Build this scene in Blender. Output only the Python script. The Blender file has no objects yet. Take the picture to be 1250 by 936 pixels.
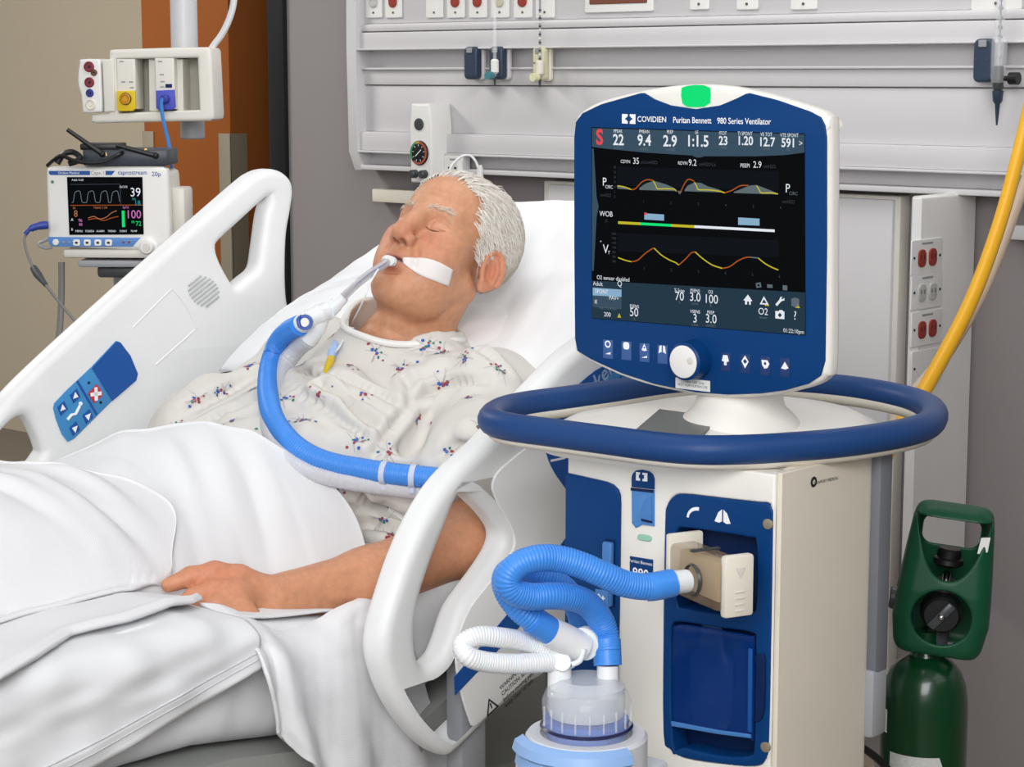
import bpy, bmesh, math, random
import numpy as np
from mathutils import Vector, Matrix
random.seed(7); RNG = np.random.default_rng(11)
S = bpy.context.scene
COL = S.collection

# ------------------------------------------------------------------ camera
CAM = np.array([0, 0, 1.50]); PITCH = math.radians(8.553); FPX = 2500.0
cd = bpy.data.cameras.new('camera'); co = bpy.data.objects.new('camera', cd); COL.objects.link(co)
cd.sensor_width = 36.0; cd.lens = 36.0 * FPX / 1250.0; cd.clip_start = 0.05
co.location = CAM; co.rotation_euler = (math.pi / 2 - PITCH, 0, 0)
S.camera = co
# ------------------------------------------------------------------ world, lights, exposure
wd = bpy.data.worlds.new('world'); S.world = wd; wd.use_nodes = True
wd.node_tree.nodes['Background'].inputs[0].default_value = (0.95, 0.97, 1.0, 1)
wd.node_tree.nodes['Background'].inputs[1].default_value = 0.33
def area(name, loc, target, sx, sy, power, col=(1, 1, 1)):
    l = bpy.data.lights.new(name, 'AREA'); l.shape = 'RECTANGLE'; l.size = sx; l.size_y = sy
    l.energy = power; l.color = col
    o = bpy.data.objects.new(name, l); COL.objects.link(o); o.location = loc
    o.rotation_euler = (Vector(target) - Vector(loc)).to_track_quat('-Z', 'Y').to_euler()
    return o
area('front_soft_key', (0.15, -0.6, 2.3), (0.0, 2.8, 0.9), 2.4, 1.8, 130, (1, 1, 1))  # added soft key light behind the camera, not a known window
area('right_fill', (1.9, 1.2, 2.5), (0.2, 2.6, 0.9), 1.4, 1.4, 7, (1, 1, 1))  # added fill to brighten the ventilator side; no window known there
area('left_soft_fill', (-2.4, 0.4, 2.3), (0.0, 2.9, 0.95), 1.8, 1.6, 14, (1.0, 0.98, 0.95))  # invented soft light from camera left; no window is built
area('overhead_fill', (-0.4, 2.3, 2.9), (-0.4, 2.6, 0.0), 1.4, 1.4, 7, (1, 0.985, 0.96))  # added overhead fill for bed and pillow; no fixture is seen
area('head_wall_fill', (0.35, 3.45, 2.75), (0.2, 4.6, 1.3), 1.6, 0.3, 15, (1, 0.99, 0.98))  # added wash to brighten the head wall; its source is unseen
area('far_wall_fill', (-2.6, 5.2, 2.9), (-2.2, 6.0, 0.6), 1.0, 1.0, 58, (1, 0.96, 0.9))  # added to brighten the beige wall and background at the far left
S.view_settings.view_transform = 'Standard'
try: S.view_settings.look = 'None'
except Exception: pass
S.view_settings.gamma = 1.0; S.view_settings.exposure = 0.0
S.view_settings.use_curve_mapping = False

# ------------------------------------------------------------------ geometry of the shot: rays, and the bed axes
_f = np.array([0, math.cos(PITCH), -math.sin(PITCH)]); _u = np.array([0, math.sin(PITCH), math.cos(PITCH)]); _r = np.array([1.0, 0, 0])
def ray(x, y): return _f + _r * ((x - 625) / FPX) + _u * ((468 - y) / FPX)
def atd(x, y, d): return CAM + ray(x, y) * d
def atz(x, y, z):
    r = ray(x, y); return CAM + r * ((z - CAM[2]) / r[2])
def onp(x, y, p, n):
    r = ray(x, y); return CAM + r * (np.dot(p - CAM, n) / np.dot(r, n))
PHI = math.radians(41.6)
U = np.array([math.cos(PHI), -math.sin(PHI), 0]); VV = np.array([-math.sin(PHI), -math.cos(PHI), 0]); W = np.array([0, 0, 1.0])
N0 = np.array([-0.008, 2.634, 0.0])
def B(u, v, z): return N0 + U * u + VV * v + W * z
def tobed(p): q = np.asarray(p) - N0; return np.array([q @ U, q @ VV, q[2]])

def frame(o, x, y, z):
    m = Matrix.Identity(4)
    for i in range(3):
        m[i][0] = x[i]; m[i][1] = y[i]; m[i][2] = z[i]; m[i][3] = o[i]
    return m
BEDM = frame(N0, U, -VV, W)         # local x = across the bed, y = toward the wall, z = up

# ------------------------------------------------------------------ materials
def s2l(c): return tuple((x / 12.92 if x <= 0.04045 else ((x + 0.055) / 1.055) ** 2.4) for x in c)
def rgb(r, g, b): return s2l((r / 255, g / 255, b / 255))
MATS = {}
def mat(name, col, rough=0.45, metal=0.0, var=0.04, vscale=14.0, bump=0.0, bscale=200.0, trans=0.0, emit=0.0, sss=0.0, coat=0.0, alpha=1.0, spec=0.5, ior=1.45):
    m = bpy.data.materials.new(name); m.use_nodes = True; nt = m.node_tree; N = nt.nodes; b = N['Principled BSDF']
    b.inputs['Roughness'].default_value = rough; b.inputs['Metallic'].default_value = metal
    b.inputs['Specular IOR Level'].default_value = spec; b.inputs['IOR'].default_value = ior
    tc = N.new('ShaderNodeTexCoord')
    nz = N.new('ShaderNodeTexNoise'); nz.inputs['Scale'].default_value = vscale; nz.inputs['Detail'].default_value = 4
    nt.links.new(tc.outputs['Object'], nz.inputs['Vector'])
    mx = N.new('ShaderNodeMix'); mx.data_type = 'RGBA'
    mx.inputs[6].default_value = (*[max(0, c * (1 - var)) for c in col], 1); mx.inputs[7].default_value = (*[min(1, c * (1 + var)) for c in col], 1)
    nt.links.new(nz.outputs['Fac'], mx.inputs[0]); nt.links.new(mx.outputs[2], b.inputs['Base Color'])
    if bump:
        n2 = N.new('ShaderNodeTexNoise'); n2.inputs['Scale'].default_value = bscale; n2.inputs['Detail'].default_value = 3
        nt.links.new(tc.outputs['Object'], n2.inputs['Vector'])
        bp = N.new('ShaderNodeBump'); bp.inputs['Strength'].default_value = bump; bp.inputs['Distance'].default_value = 0.002
        nt.links.new(n2.outputs['Fac'], bp.inputs['Height']); nt.links.new(bp.outputs['Normal'], b.inputs['Normal'])
    if trans: b.inputs['Transmission Weight'].default_value = trans
    if emit:
        b.inputs['Emission Color'].default_value = (*col, 1); b.inputs['Emission Strength'].default_value = emit
    if sss:
        b.inputs['Subsurface Weight'].default_value = sss; b.inputs['Subsurface Radius'].default_value = (1, .35, .2); b.inputs['Subsurface Scale'].default_value = 0.006
    if coat: b.inputs['Coat Weight'].default_value = coat
    if alpha < 1: b.inputs['Alpha'].default_value = alpha
    MATS[name] = m
    return m
white = mat('white_plastic', rgb(232, 231, 228), 0.38, bump=0.03, bscale=600)
rail_white = mat('rail_plastic', rgb(231, 232, 232), 0.42, bump=0.05, bscale=500)
panel_grey = mat('rail_panel_grey', rgb(234, 234, 233), 0.45)
cream = mat('cream_plastic', rgb(226, 220, 206), 0.4)
offwhite = mat('offwhite_enamel', rgb(216, 212, 203), 0.4)
ventwhite = mat('ventilator_white', rgb(234, 231, 224), 0.36)
ventside = mat('ventilator_side_beige', rgb(222, 214, 198), 0.5)
greyplastic = mat('grey_plastic', rgb(150, 152, 156), 0.45)
darkgrey = mat('dark_grey_plastic', rgb(62, 66, 68), 0.35)
black = mat('black_plastic', rgb(18, 18, 20), 0.4)
blackgloss = mat('black_glass', rgb(6, 7, 9), 0.12)
navy = mat('navy_plastic', rgb(6, 58, 114), 0.4, spec=0.2)
navyhandle = mat('navy_handle', rgb(30, 66, 120), 0.42, spec=0.28, bump=0.05, bscale=900)
navydark = mat('navy_recess', rgb(8, 34, 78), 0.45, spec=0.25)
midblue = mat('mid_blue', rgb(70, 125, 190), 0.4)
railblue = mat('rail_decal_blue', rgb(22, 82, 158), 0.35)
railblue2 = mat('rail_decal_light_blue', rgb(62, 138, 196), 0.35)
redsq = mat('nurse_call_red', rgb(190, 50, 55), 0.4)
steel = mat('steel', rgb(170, 170, 172), 0.32, metal=0.9)
chrome = mat('chrome', rgb(215, 215, 215), 0.15, metal=1.0)
bronze = mat('brushed_bronze', rgb(150, 140, 122), 0.45, metal=0.35)
hoseblue = mat('hose_blue', rgb(64, 138, 226), 0.38, sss=0.0)
clearwhite = mat('milky_white', rgb(230, 232, 234), 0.35, sss=0.2)
clear = mat('clear_plastic', (0.93, 0.95, 0.97), 0.06, alpha=0.2, var=0.0)
smoke = mat('smoked_clear', rgb(160, 134, 102), 0.08, alpha=0.38, var=0.02)
bluewindow = mat('blue_translucent', rgb(12, 58, 132), 0.08, alpha=0.5, var=0.02)
bluewater = mat('blue_water', rgb(60, 115, 215), 0.12, alpha=0.75)
yellow = mat('yellow', rgb(222, 190, 20), 0.4)
yellowhose = mat('yellow_hose', rgb(226, 168, 12), 0.4)
beigehose = mat('beige_hose', rgb(196, 176, 156), 0.45)
violet = mat('violet_blue', rgb(74, 82, 190), 0.4)
cableblue = mat('cable_blue', rgb(52, 120, 190), 0.4)
green = mat('cylinder_green', rgb(5, 54, 26), 0.28, coat=0.3)
greenguard = mat('guard_green', rgb(14, 72, 46), 0.42, spec=0.3, bump=0.06, bscale=700)
paper = mat('paper_label', rgb(228, 228, 226), 0.6)
ink = mat('print_ink', rgb(28, 30, 34), 0.6)
inkwhite = mat('print_white', rgb(240, 242, 245), 0.5)
outletred = mat('outlet_red', rgb(150, 52, 42), 0.45)
cordgrey = mat('cord_grey', rgb(120, 118, 116), 0.5)
sheetwhite = mat('sheet_cotton', rgb(226, 227, 229), 0.85, var=0.015, bump=0.1, bscale=900, spec=0.2)
pillowm = mat('pillow_cotton', rgb(240, 241, 243), 0.85, var=0.015, bump=0.12, bscale=500, spec=0.2)
def emat(name, col, st=1.0):
    m = mat(name, col, 0.5, var=0, emit=st, spec=0.0); b = m.node_tree.nodes['Principled BSDF']
    m.node_tree.links.remove(b.inputs['Base Color'].links[0]); b.inputs['Base Color'].default_value = (0.002, 0.002, 0.002, 1); return m
e_white = emat('lit_white', (0.85, 0.9, 0.95), .9); e_red = emat('lit_red', rgb(235, 80, 84), .9); e_green = emat('lit_green', rgb(20, 225, 120), 1.0)
e_grey = emat('lit_grey', rgb(120, 135, 145), .6); e_yellow = emat('lit_yellow', rgb(215, 200, 50), .8); e_orange = emat('lit_orange', rgb(180, 90, 40), .8)
e_teal = emat('lit_teal', rgb(40, 62, 78), .8); e_slate = emat('lit_slate', rgb(64, 88, 106), .8); e_sky = emat('lit_sky', rgb(150, 190, 220), .8)
e_screen = emat('lit_screen_black', rgb(6, 8, 11), 1.0); e_pink = emat('lit_pink', rgb(225, 130, 205), .8); e_cyan = emat('lit_cyan', rgb(60, 175, 180), .7)
e_dim = emat('lit_dim', rgb(70, 76, 84), .7); e_fill = emat('lit_curve_fill', rgb(110, 126, 130), .7); e_brown = emat('lit_brown', rgb(200, 130, 90), .7)
e_graph = emat('lit_graph_ground', rgb(14, 19, 25), .9)
# ribbed thermal blanket
def rib_mat(name, col, scale, strength, axis):
    m = mat(name, col, 0.9, var=0.015, spec=0.15); nt = m.node_tree; N = nt.nodes; b = N['Principled BSDF']
    tc = N.new('ShaderNodeTexCoord'); wv = N.new('ShaderNodeTexWave'); wv.bands_direction = axis
    wv.inputs['Scale'].default_value = scale; wv.inputs['Distortion'].default_value = 1.2; wv.inputs['Detail'].default_value = 2
    wv.inputs['Detail Scale'].default_value = 3.0
    nt.links.new(tc.outputs['UV'], wv.inputs['Vector'])
    bp = N.new('ShaderNodeBump'); bp.inputs['Strength'].default_value = strength; bp.inputs['Distance'].default_value = 0.002
    nt.links.new(wv.outputs['Fac'], bp.inputs['Height']); nt.links.new(bp.outputs['Normal'], b.inputs['Normal'])
    return m
knit = rib_mat('thermal_knit', rgb(227, 227, 229), 170, 0.16, 'X')

# ------------------------------------------------------------------ mesh helpers
class MB:
    def __init__(s): s.v = []; s.f = []
    def add(s, vs, fs, M=None):
        k = len(s.v)
        for p in vs:
            if M is not None: p = M @ Vector(p)
            s.v.append((float(p[0]), float(p[1]), float(p[2])))
        for f in fs: s.f.append(tuple(i + k for i in f))
        return s
    def bm(s, bm, M=None):
        bm.verts.index_update()
        s.add([v.co for v in bm.verts], [[v.index for v in f.verts] for f in bm.faces], M); bm.free(); return s
    def box(s, c, d, bev=0.0, seg=2, M=None):
        bm = bmesh.new(); bmesh.ops.create_cube(bm, size=1.0)
        for v in bm.verts: v.co = Vector((v.co.x * d[0] + c[0], v.co.y * d[1] + c[1], v.co.z * d[2] + c[2]))
        if bev > 0: bmesh.ops.bevel(bm, geom=list(bm.edges), offset=min(bev, min(d) * .49), segments=seg, profile=.5, affect='EDGES')
        return s.bm(bm, M)
    def plate(s, outlines, t, bev=0.0, seg=3, z0=0.0, M=None):
        """filled 2-D outlines (the rest are holes), from z0 to z0+t, edges rounded"""
        cu = bpy.data.curves.new('tmp', 'CURVE'); cu.dimensions = '2D'; cu.fill_mode = 'BOTH'
        for o in outlines:
            sp = cu.splines.new('POLY'); sp.points.add(len(o) - 1); sp.use_cyclic_u = True
            for p, q in zip(sp.points, o): p.co = (q[0], q[1], 0, 1)
        bev = min(bev, t * .49)
        cu.extrude = t / 2 - bev; cu.bevel_depth = bev; cu.bevel_resolution = seg; cu.offset = -bev
        ob = bpy.data.objects.new('tmp', cu); me = ob.to_mesh()
        vs = [(v.co.x, v.co.y, v.co.z + z0 + t / 2) for v in me.vertices]; fs = [tuple(p.vertices) for p in me.polygons]
        ob.to_mesh_clear(); bpy.data.objects.remove(ob); bpy.data.curves.remove(cu)
        return s.add(vs, fs, M)
    def lathe(s, prof, n=32, M=None, a0=0, a1=2 * math.pi):
        vs = []; fs = []; full = abs(a1 - a0 - 2 * math.pi) < 1e-6; m = n if full else n + 1
        for i in range(m):
            a = a0 + (a1 - a0) * i / n
            for r, z in prof: vs.append((r * math.cos(a), r * math.sin(a), z))
        k = len(prof)
        for i in range(n):
            for j in range(k - 1):
                a = i * k + j; b = ((i + 1) % m) * k + j
                fs.append((a, b, b + 1, a + 1))
        return s.add(vs, fs, M)
    def cyl(s, p0, p1, r0, r1=None, n=24, bev=0.0):
        r1 = r0 if r1 is None else r1
        p0 = Vector(p0); p1 = Vector(p1); d = p1 - p0; L = d.length
        M = Matrix.Translation(p0) @ d.to_track_quat('Z', 'Y').to_matrix().to_4x4()
        pr = [(0.0001, 0), (r0 - bev, 0), (r0, bev), (r1, L - bev), (r1 - bev, L), (0.0001, L)] if bev else [(0.0001, 0), (r0, 0), (r0, 0), (r1, L), (r1, L), (0.0001, L)]
        return s.lathe(pr, n, M)
    def tube(s, pts, r, n=12, closed=False, cap=True, squash=None):
        P = [Vector(p) for p in pts]; k = len(P)
        rr = r if hasattr(r, '__len__') else [r] * k
        T = []
        for i in range(k):
            a = P[(i - 1) % k] if (closed or i > 0) else P[i]; b = P[(i + 1) % k] if (closed or i < k - 1) else P[i]
            T.append((b - a).normalized())
        up = Vector((0, 0, 1)) if abs(T[0].z) < .9 else Vector((1, 0, 0))
        nrm = (up - T[0] * up.dot(T[0])).normalized(); vs = []; fs = []
        for i in range(k):
            nrm = (nrm - T[i] * nrm.dot(T[i])).normalized(); bn = T[i].cross(nrm)
            for j in range(n):
                a = 2 * math.pi * j / n
                vs.append(P[i] + (nrm * math.cos(a) + bn * math.sin(a)) * rr[i])
        for i in range(k if closed else k - 1):
            for j in range(n):
                a = i * n + j; b = i * n + (j + 1) % n; c = ((i + 1) % k) * n
                fs.append((a, b, c + (j + 1) % n, c + j))
        if cap and not closed:
            fs.append(tuple(range(n))[::-1]); fs.append(tuple((k - 1) * n + j for j in range(n)))
        return s.add(vs, fs)
    def ball(s, c, r, n=20, m=12):
        r = r if hasattr(r, '__len__') else (r, r, r)
        pr = [(max(1e-4, math.sin(math.pi * j / m)), -math.cos(math.pi * j / m)) for j in range(m + 1)]
        return s.lathe(pr, n, Matrix.Translation(Vector(c)) @ Matrix.Diagonal((*r, 1)))
    def grid(s, P):
        ni = len(P); nj = len(P[0]); vs = [p for row in P for p in row]
        return s.add(vs, [(i * nj + j, i * nj + j + 1, (i + 1) * nj + j + 1, (i + 1) * nj + j) for i in range(ni - 1) for j in range(nj - 1)])
    def text(s, t, size, M, ax='CENTER', z=0.0003, ext=0.0, bold=0.0, sx=1.0):
        cu = bpy.data.curves.new('tmp', 'FONT'); cu.body = t; cu.size = size; cu.align_x = ax; cu.align_y = 'CENTER'
        cu.resolution_u = 3; cu.extrude = ext; cu.offset = bold
        ob = bpy.data.objects.new('tmp', cu); me = ob.to_mesh()
        s.add([(v.co.x * sx, v.co.y, v.co.z + z) for v in me.vertices], [tuple(p.vertices) for p in me.polygons], M)
        ob.to_mesh_clear(); bpy.data.objects.remove(ob); bpy.data.curves.remove(cu); return s
MW = {}
def link(o, parent=None, M=None):
    COL.objects.link(o)
    if parent is not None:
        o.parent = parent; MW[o.name] = MW[parent.name]
        if M is not None: o.matrix_local = M; MW[o.name] = MW[parent.name] @ M
    else:
        M = M if M is not None else Matrix.Identity(4); o.matrix_world = M; MW[o.name] = M.copy()
    return o
def build(name, mb, m, parent=None, M=None, world=False, smooth=35, props=None):
    """one mesh object; world=True: the builder holds world coordinates"""
    me = bpy.data.meshes.new(name)
    base = None
    if world:
        if parent is not None: inv = MW[parent.name].inverted(); vs = [inv @ Vector(p) for p in mb.v]
        else:
            a = np.array(mb.v); base = Matrix.Translation(Vector(((a[:, 0].min() + a[:, 0].max()) / 2, (a[:, 1].min() + a[:, 1].max()) / 2, a[:, 2].min())))
            inv = base.inverted(); vs = [inv @ Vector(p) for p in mb.v]
    else: vs = mb.v
    me.from_pydata([tuple(p) for p in vs], [], mb.f)
    bm = bmesh.new(); bm.from_mesh(me); bmesh.ops.remove_doubles(bm, verts=bm.verts, dist=1e-6); bmesh.ops.recalc_face_normals(bm, faces=bm.faces); bm.to_mesh(me); bm.free()
    if smooth:
        me.polygons.foreach_set('use_smooth', [True] * len(me.polygons)); me.set_sharp_from_angle(angle=math.radians(smooth))
    me.materials.append(m)
    o = bpy.data.objects.new(name, me)
    link(o, parent, M if M is not None else base)
    if props:
        for k, v in props.items(): o[k] = v
    return o
def thing(name, label, cat, M=None, group=None):
    o = bpy.data.objects.new(name, None); o.empty_display_size = .05; link(o, None, M)
    o['label'] = label; o['category'] = cat
    if group: o['group'] = group
    return o
def tag(o, label, cat, group=None):
    o['label'] = label; o['category'] = cat
    if group: o['group'] = group
    return o
def T(x, y, z): return Matrix.Translation((x, y, z))
def RX(a): return Matrix.Rotation(math.radians(a), 4, 'X')
def RY(a): return Matrix.Rotation(math.radians(a), 4, 'Y')
def RZ(a): return Matrix.Rotation(math.radians(a), 4, 'Z')
def spline(pts, n=8, closed=False):
    """Catmull-Rom through the points"""
    P = [np.asarray(p, float) for p in pts]; out = []; k = len(P)
    for i in range(k if closed else k - 1):
        if closed: a, b, c, d = P[i - 1], P[i], P[(i + 1) % k], P[(i + 2) % k]
        else: a, b, c, d = P[max(i - 1, 0)], P[i], P[i + 1], P[min(i + 2, k - 1)]
        for j in range(n):
            t = j / n
            out.append(.5 * ((2 * b) + (c - a) * t + (2 * a - 5 * b + 4 * c - d) * t * t + (3 * b - a - 3 * c + d) * t ** 3))
    if not closed: out.append(P[-1])
    return out
def resample(pts, step):
    P = np.array(pts); d = np.r_[0, np.cumsum(np.linalg.norm(np.diff(P, axis=0), axis=1))]; n = max(2, int(d[-1] / step) + 1)
    s = np.linspace(0, d[-1], n); return np.stack([np.interp(s, d, P[:, i]) for i in range(3)], 1), s
def rrect(w, h, r, cx=0, cy=0, n=6):
    o = []
    for (sx, sy, a0) in ((1, 1, 0), (-1, 1, 90), (-1, -1, 180), (1, -1, 270)):
        for i in range(n + 1):
            a = math.radians(a0 + 90 * i / n); o.append((cx + sx * (w / 2 - r) + r * math.cos(a), cy + sy * (h / 2 - r) + r * math.sin(a)))
    return o
def circ(r, cx=0, cy=0, n=28): return [(cx + r * math.cos(2 * math.pi * i / n), cy + r * math.sin(2 * math.pi * i / n)) for i in range(n)]
def corrugated(pts, r, pitch=0.0055, amp=0.0011, n=14, step=None, plain0=0.0, plain1=0.0):
    P, s = resample(pts, step or pitch / 4)
    L = s[-1]; rr = [r + (amp * math.cos(2 * math.pi * x / pitch) if plain0 < x < L - plain1 else amp) for x in s]
    return MB().tube(P, rr, n)

# ================================================================== ROOM
def struct(name, mb, m, parent=None, M=None, world=True, smooth=35):
    o = build(name, mb, m, parent, M, world=world, smooth=smooth)
    if parent is None: o['kind'] = 'structure'
    return o
def bedbox(mb, u0, u1, v0, v1, z0, z1, bev=0.0, seg=2):
    return mb.box(((u0 + u1) / 2, -(v0 + v1) / 2, (z0 + z1) / 2), (abs(u1 - u0), abs(v1 - v0), abs(z1 - z0)), bev, seg, M=BEDM)
wallgrey = mat('wall_paint_grey', rgb(140, 134, 134), 0.7, var=0.02, bump=0.05, bscale=250)
wallbeige = mat('wall_paint_beige', rgb(205, 192, 168), 0.75, var=0.03, bump=0.05, bscale=250)
orange = mat('orange_laminate', rgb(142, 80, 34), 0.5, spec=0.2, var=0.1, vscale=5)
consolew = mat('console_laminate', rgb(208, 206, 208), 0.45, var=0.015)
floorm = mat('floor_vinyl', rgb(132, 124, 112), 0.5, var=0.08, vscale=8)
VW = -1.65                                            # front plane of the headwall console
PW = B(0, VW, 0)
def wu(x, y, v=VW):                                   # photograph point -> (u, z) on a plane parallel to the head wall
    q = tobed(onp(x, y, B(0, v, 0), VV)); return q[0], q[2]
struct('floor', bedbox(MB(), -7.5, 2.6, -3.2, 3.4, -0.1, 0.0), floorm)
uL = wu(352, 200, VW - .06)[0]
struct('wall_head', bedbox(MB(), uL, 2.6, VW - .18, VW - .06, 0, 3.0), wallgrey)
struct('wall_right', bedbox(MB(), 2.6, 2.72, -3.2, 3.4, 0, 3.0), wallgrey)
struct('wall_far', bedbox(MB(), -7.5, 2.6, -3.2, -3.08, 0, 3.0), wallbeige)
tr = struct('trim_1', bedbox(MB(), uL - .06, uL + .003, VW - .2, VW - .045, 0, 3.0, .006), black)
# orange clad column with metal corner guards
cq = tobed(atd(281, 160, 5.75)); cu, cv = cq[0], cq[1]
col = thing('wall_column', 'orange laminate column with metal corner guards behind the monitor stand', 'column', BEDM @ T(cu - .18, -cv + .2, 0)); col['kind'] = 'structure'
build('cladding', bedbox(MB(), cu - .385, cu, cv - .5, cv, 0, 3.0, .004), orange, col, world=True)
zg = tobed(onp(278, 163, B(0, cv, 0), VV))[2]
for (uu) in (cu + .003, cu - .388):
    g = MB(); s = 1 if uu > cu - .1 else -1
    bedbox(g, uu - s * .05, uu, cv - .001, cv + .004, 0.1, zg, .001); bedbox(g, uu - s * .004, uu, cv - .06, cv + .004, 0.1, zg, .001)
    build('corner_guard', g, bronze, col, world=True)

# ------------------------------------------------------------------ headwall console
def zc(y, x=600): return wu(x, y)[1]
con = thing('headwall_console', 'long pale grey wall console with horizontal rails and outlets above the bed', 'wall console', BEDM @ T(0, -VW, 1.2)); con['kind'] = 'structure'
ul, ur = wu(446, 120)[0], 2.55
def cbox(name, y0, y1, out, m=consolew, u0=None, u1=None, bev=.004, parent=None):
    return build(name, bedbox(MB(), ul if u0 is None else u0, ur if u1 is None else u1, VW - .05, VW + out, zc(y1), zc(y0), bev), m, parent or con, world=True)
build('back_panel', bedbox(MB(), ul, ur, VW - .062, VW - .02, zc(207), 2.0, .002), consolew, con, world=True)
cbox('outlet_panel', -190, 26, 0.004)
cbox('moulding', 26, 36, 0.016, bev=.006)
cbox('equipment_rail', 37, 58, 0.02, bev=.003)
cbox('rail_lip', 57.5, 60, 0.032, bev=.002)
cbox('equipment_rail', 83, 104, 0.006, bev=.003)
cbox('rail_lip', 82, 85, 0.016, bev=.002)
cbox('flat_panel', 105, 164, 0.0, bev=.002)
cbox('equipment_rail', 164, 188, 0.022, bev=.003)
cbox('rail_lip', 188, 191, 0.03, bev=.002)
cbox('bottom_ledge', 207, 213, 0.02, bev=.002)
ec = MB(); e0 = wu(435, 120)[0]
pr = [(VW - .06, zc(214)), (VW + .01, zc(214)), (VW + .03, zc(190)), (VW + .035, zc(60)), (VW + .03, 2.0), (VW - .06, 2.0)]
ec.plate([[(p[0] * -1, p[1]) for p in pr]], ul - e0 + .002, .004, M=BEDM @ frame((e0, 0, 0), (0, 1, 0), (0, 0, 1), (1, 0, 0)))
build('end_cap', ec, consolew, con, world=True)
# lower wall panels
lp = thing('wall_panel', 'pale flat access panel on the wall below the console behind the ventilator', 'wall panel', BEDM @ T(0, -VW, .5)); lp['kind'] = 'structure'
a = wu(664, 230)[0]; b_ = wu(1086, 260)[0]
build('panel_board', bedbox(MB(), a, b_, VW - .06, VW - .012, 0.2, zc(222), .004), consolew, lp, world=True)
build('panel_frame', bedbox(MB(), a - .02, b_ + .012, VW - .06, VW - .022, 0.2, zc(218), .004), offwhite, lp, world=True)
gb = build('bumper_rail', bedbox(MB(), wu(447, 240)[0], wu(520, 240)[0], VW - .06, VW - .02, wu(470, 248)[1], wu(470, 232)[1], .003), cream)
tag(gb, 'short beige bumper strip on the grey wall left of the pressure gauge', 'wall bumper')
gb2 = build('bumper_rail', bedbox(MB(), wu(1225, 290)[0], 2.5, VW - .06, VW - .02, wu(1240, 294)[1], wu(1240, 276)[1], .003), consolew)
tag(gb2, 'pale horizontal bumper strip on the right wall behind the yellow hose', 'wall bumper')

# outlets along the top of the console
def wallM(x, y, out=0.004, v=VW):
    u, z = wu(x, y, v + out); return frame(B(u, v + out, z), U, W, VV)
screw = mat('screw_metal', rgb(120, 118, 116), 0.35, metal=0.8)
def top_outlet(x, red, kind):
    u = wu(x, 10)[0]; zb = wu(x, 22)[1]
    M = frame(B(u, VW + .004, zb + .055), U, W, VV)
    o = thing('wall_outlet', '', 'outlet', M, 'outlets along the top of the console')
    wd_ = .056
    build('cover_plate', MB().plate([rrect(wd_, .11, .004)], .005, .002), white, o)
    if red is not None:
        s = build('socket', MB().plate([rrect(.027, .036, .012)], .005, .002, z0=.004, M=T(0, -.012, 0)), red, o)
        for dx in (-.006, .006): build('slot', MB().box((dx, -.008, .0095), (.002, .008, .001)), black, s)
    build('screw', MB().cyl((0, -.042, .004), (0, -.042, .0065), .0028, n=10), screw, o)
    return o
lab = ['pale outlet at the far left end of the console top row', 'red outlet second from the left end of the console top row', 'blank white cover plate third from the left on the console top row',
       'red outlet above the left dark blue wall bracket', 'red outlet just left of the flowmeter stem with the blue bracket', 'cream outlet directly above the flowmeter stem with blue bracket',
       'red outlet left of the cream flowmeter stem', 'blank plate directly above the cream flowmeter stem']
creamsock = mat('cream_socket', rgb(196, 192, 170), .45); greysock = mat('grey_socket', rgb(190, 190, 188), .45)
for x, r, l in zip((459, 483, 533, 559, 586, 613, 641, 668), (greysock, outletred, None, outletred, outletred, creamsock, outletred, None), lab):
    o = top_outlet(x, r, 0); o['label'] = l
# framed plates, right of the outlets
for x0, x1, l in ((717, 800, 'wide white framed plate at the top above the ventilator screen'), (845, 868, 'small white cover plate at the top edge above the green light'), (902, 928, 'small white cover plate at the top edge right of the green light'), (968, 1000, 'narrow framed plate with notch at the top right of the screen'), (1188, 1250, 'pale plate at the top right corner above the flowmeter bracket')):
    u0, u1 = wu(x0, 12)[0], wu(x1, 12)[0]; zb = wu((x0 + x1) / 2, 15 if x0 < 800 else 12)[1]
    o = thing('cover_plate', l, 'wall plate', frame(B((u0 + u1) / 2, VW + .004, zb + .05), U, W, VV))
    build('plate', MB().plate([rrect(u1 - u0, .1, .004)], .006, .002), white, o)
    if x0 < 800: build('insert', MB().plate([rrect(u1 - u0 - .03, .075, .003)], .003, .001, z0=.005, M=T(0, .006, 0)), mat('wood_insert', rgb(120, 70, 50), .5), o)
    else: build('screw', MB().cyl((0, -.038, .005), (0, -.038, .008), .003, n=10), screw, o)

# dark blue slide brackets with flowmeters on the rail
slide = mat('bracket_blue', rgb(48, 62, 82), 0.4)
def bracket(x, y, w, h, m, label, cat='wall bracket'):
    M = wallM(x, y, .02); o = thing('slide_bracket', label, cat, M)
    build('base_plate', MB().plate([rrect(w * 1.15, h, w * .2)], .012, .003, z0=-.012), consolew if m is slide else cream, o)
    build('body', MB().plate([rrect(w, h * .98, w * .28)], .022, .006), m, o)
    build('clip', MB().plate([rrect(w * .4, h * .16, .002)], .004, .001, z0=.021, M=T(0, h * .38, 0)), greyplastic, o)
    for dx in (-.28, .28): build('screw', MB().cyl((dx * w, h * .03, .021), (dx * w, h * .03, .0235), .0018, n=8), screw, o)
    return o
bracket(581, 77, .041, .078, slide, 'plain dark blue bracket on the rail left of the clear flowmeter')
bracket(612, 77, .041, .078, slide, 'dark blue bracket behind the thin clear flowmeter stem')
bracket(664, 78, .034, .078, mat('bracket_cream', rgb(214, 212, 178), .45), 'cream bracket behind the chain like flowmeter stem')
bracket(1206, 74, .042, .085, slide, 'dark blue bracket on the far right behind the clear flowmeter')
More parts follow.
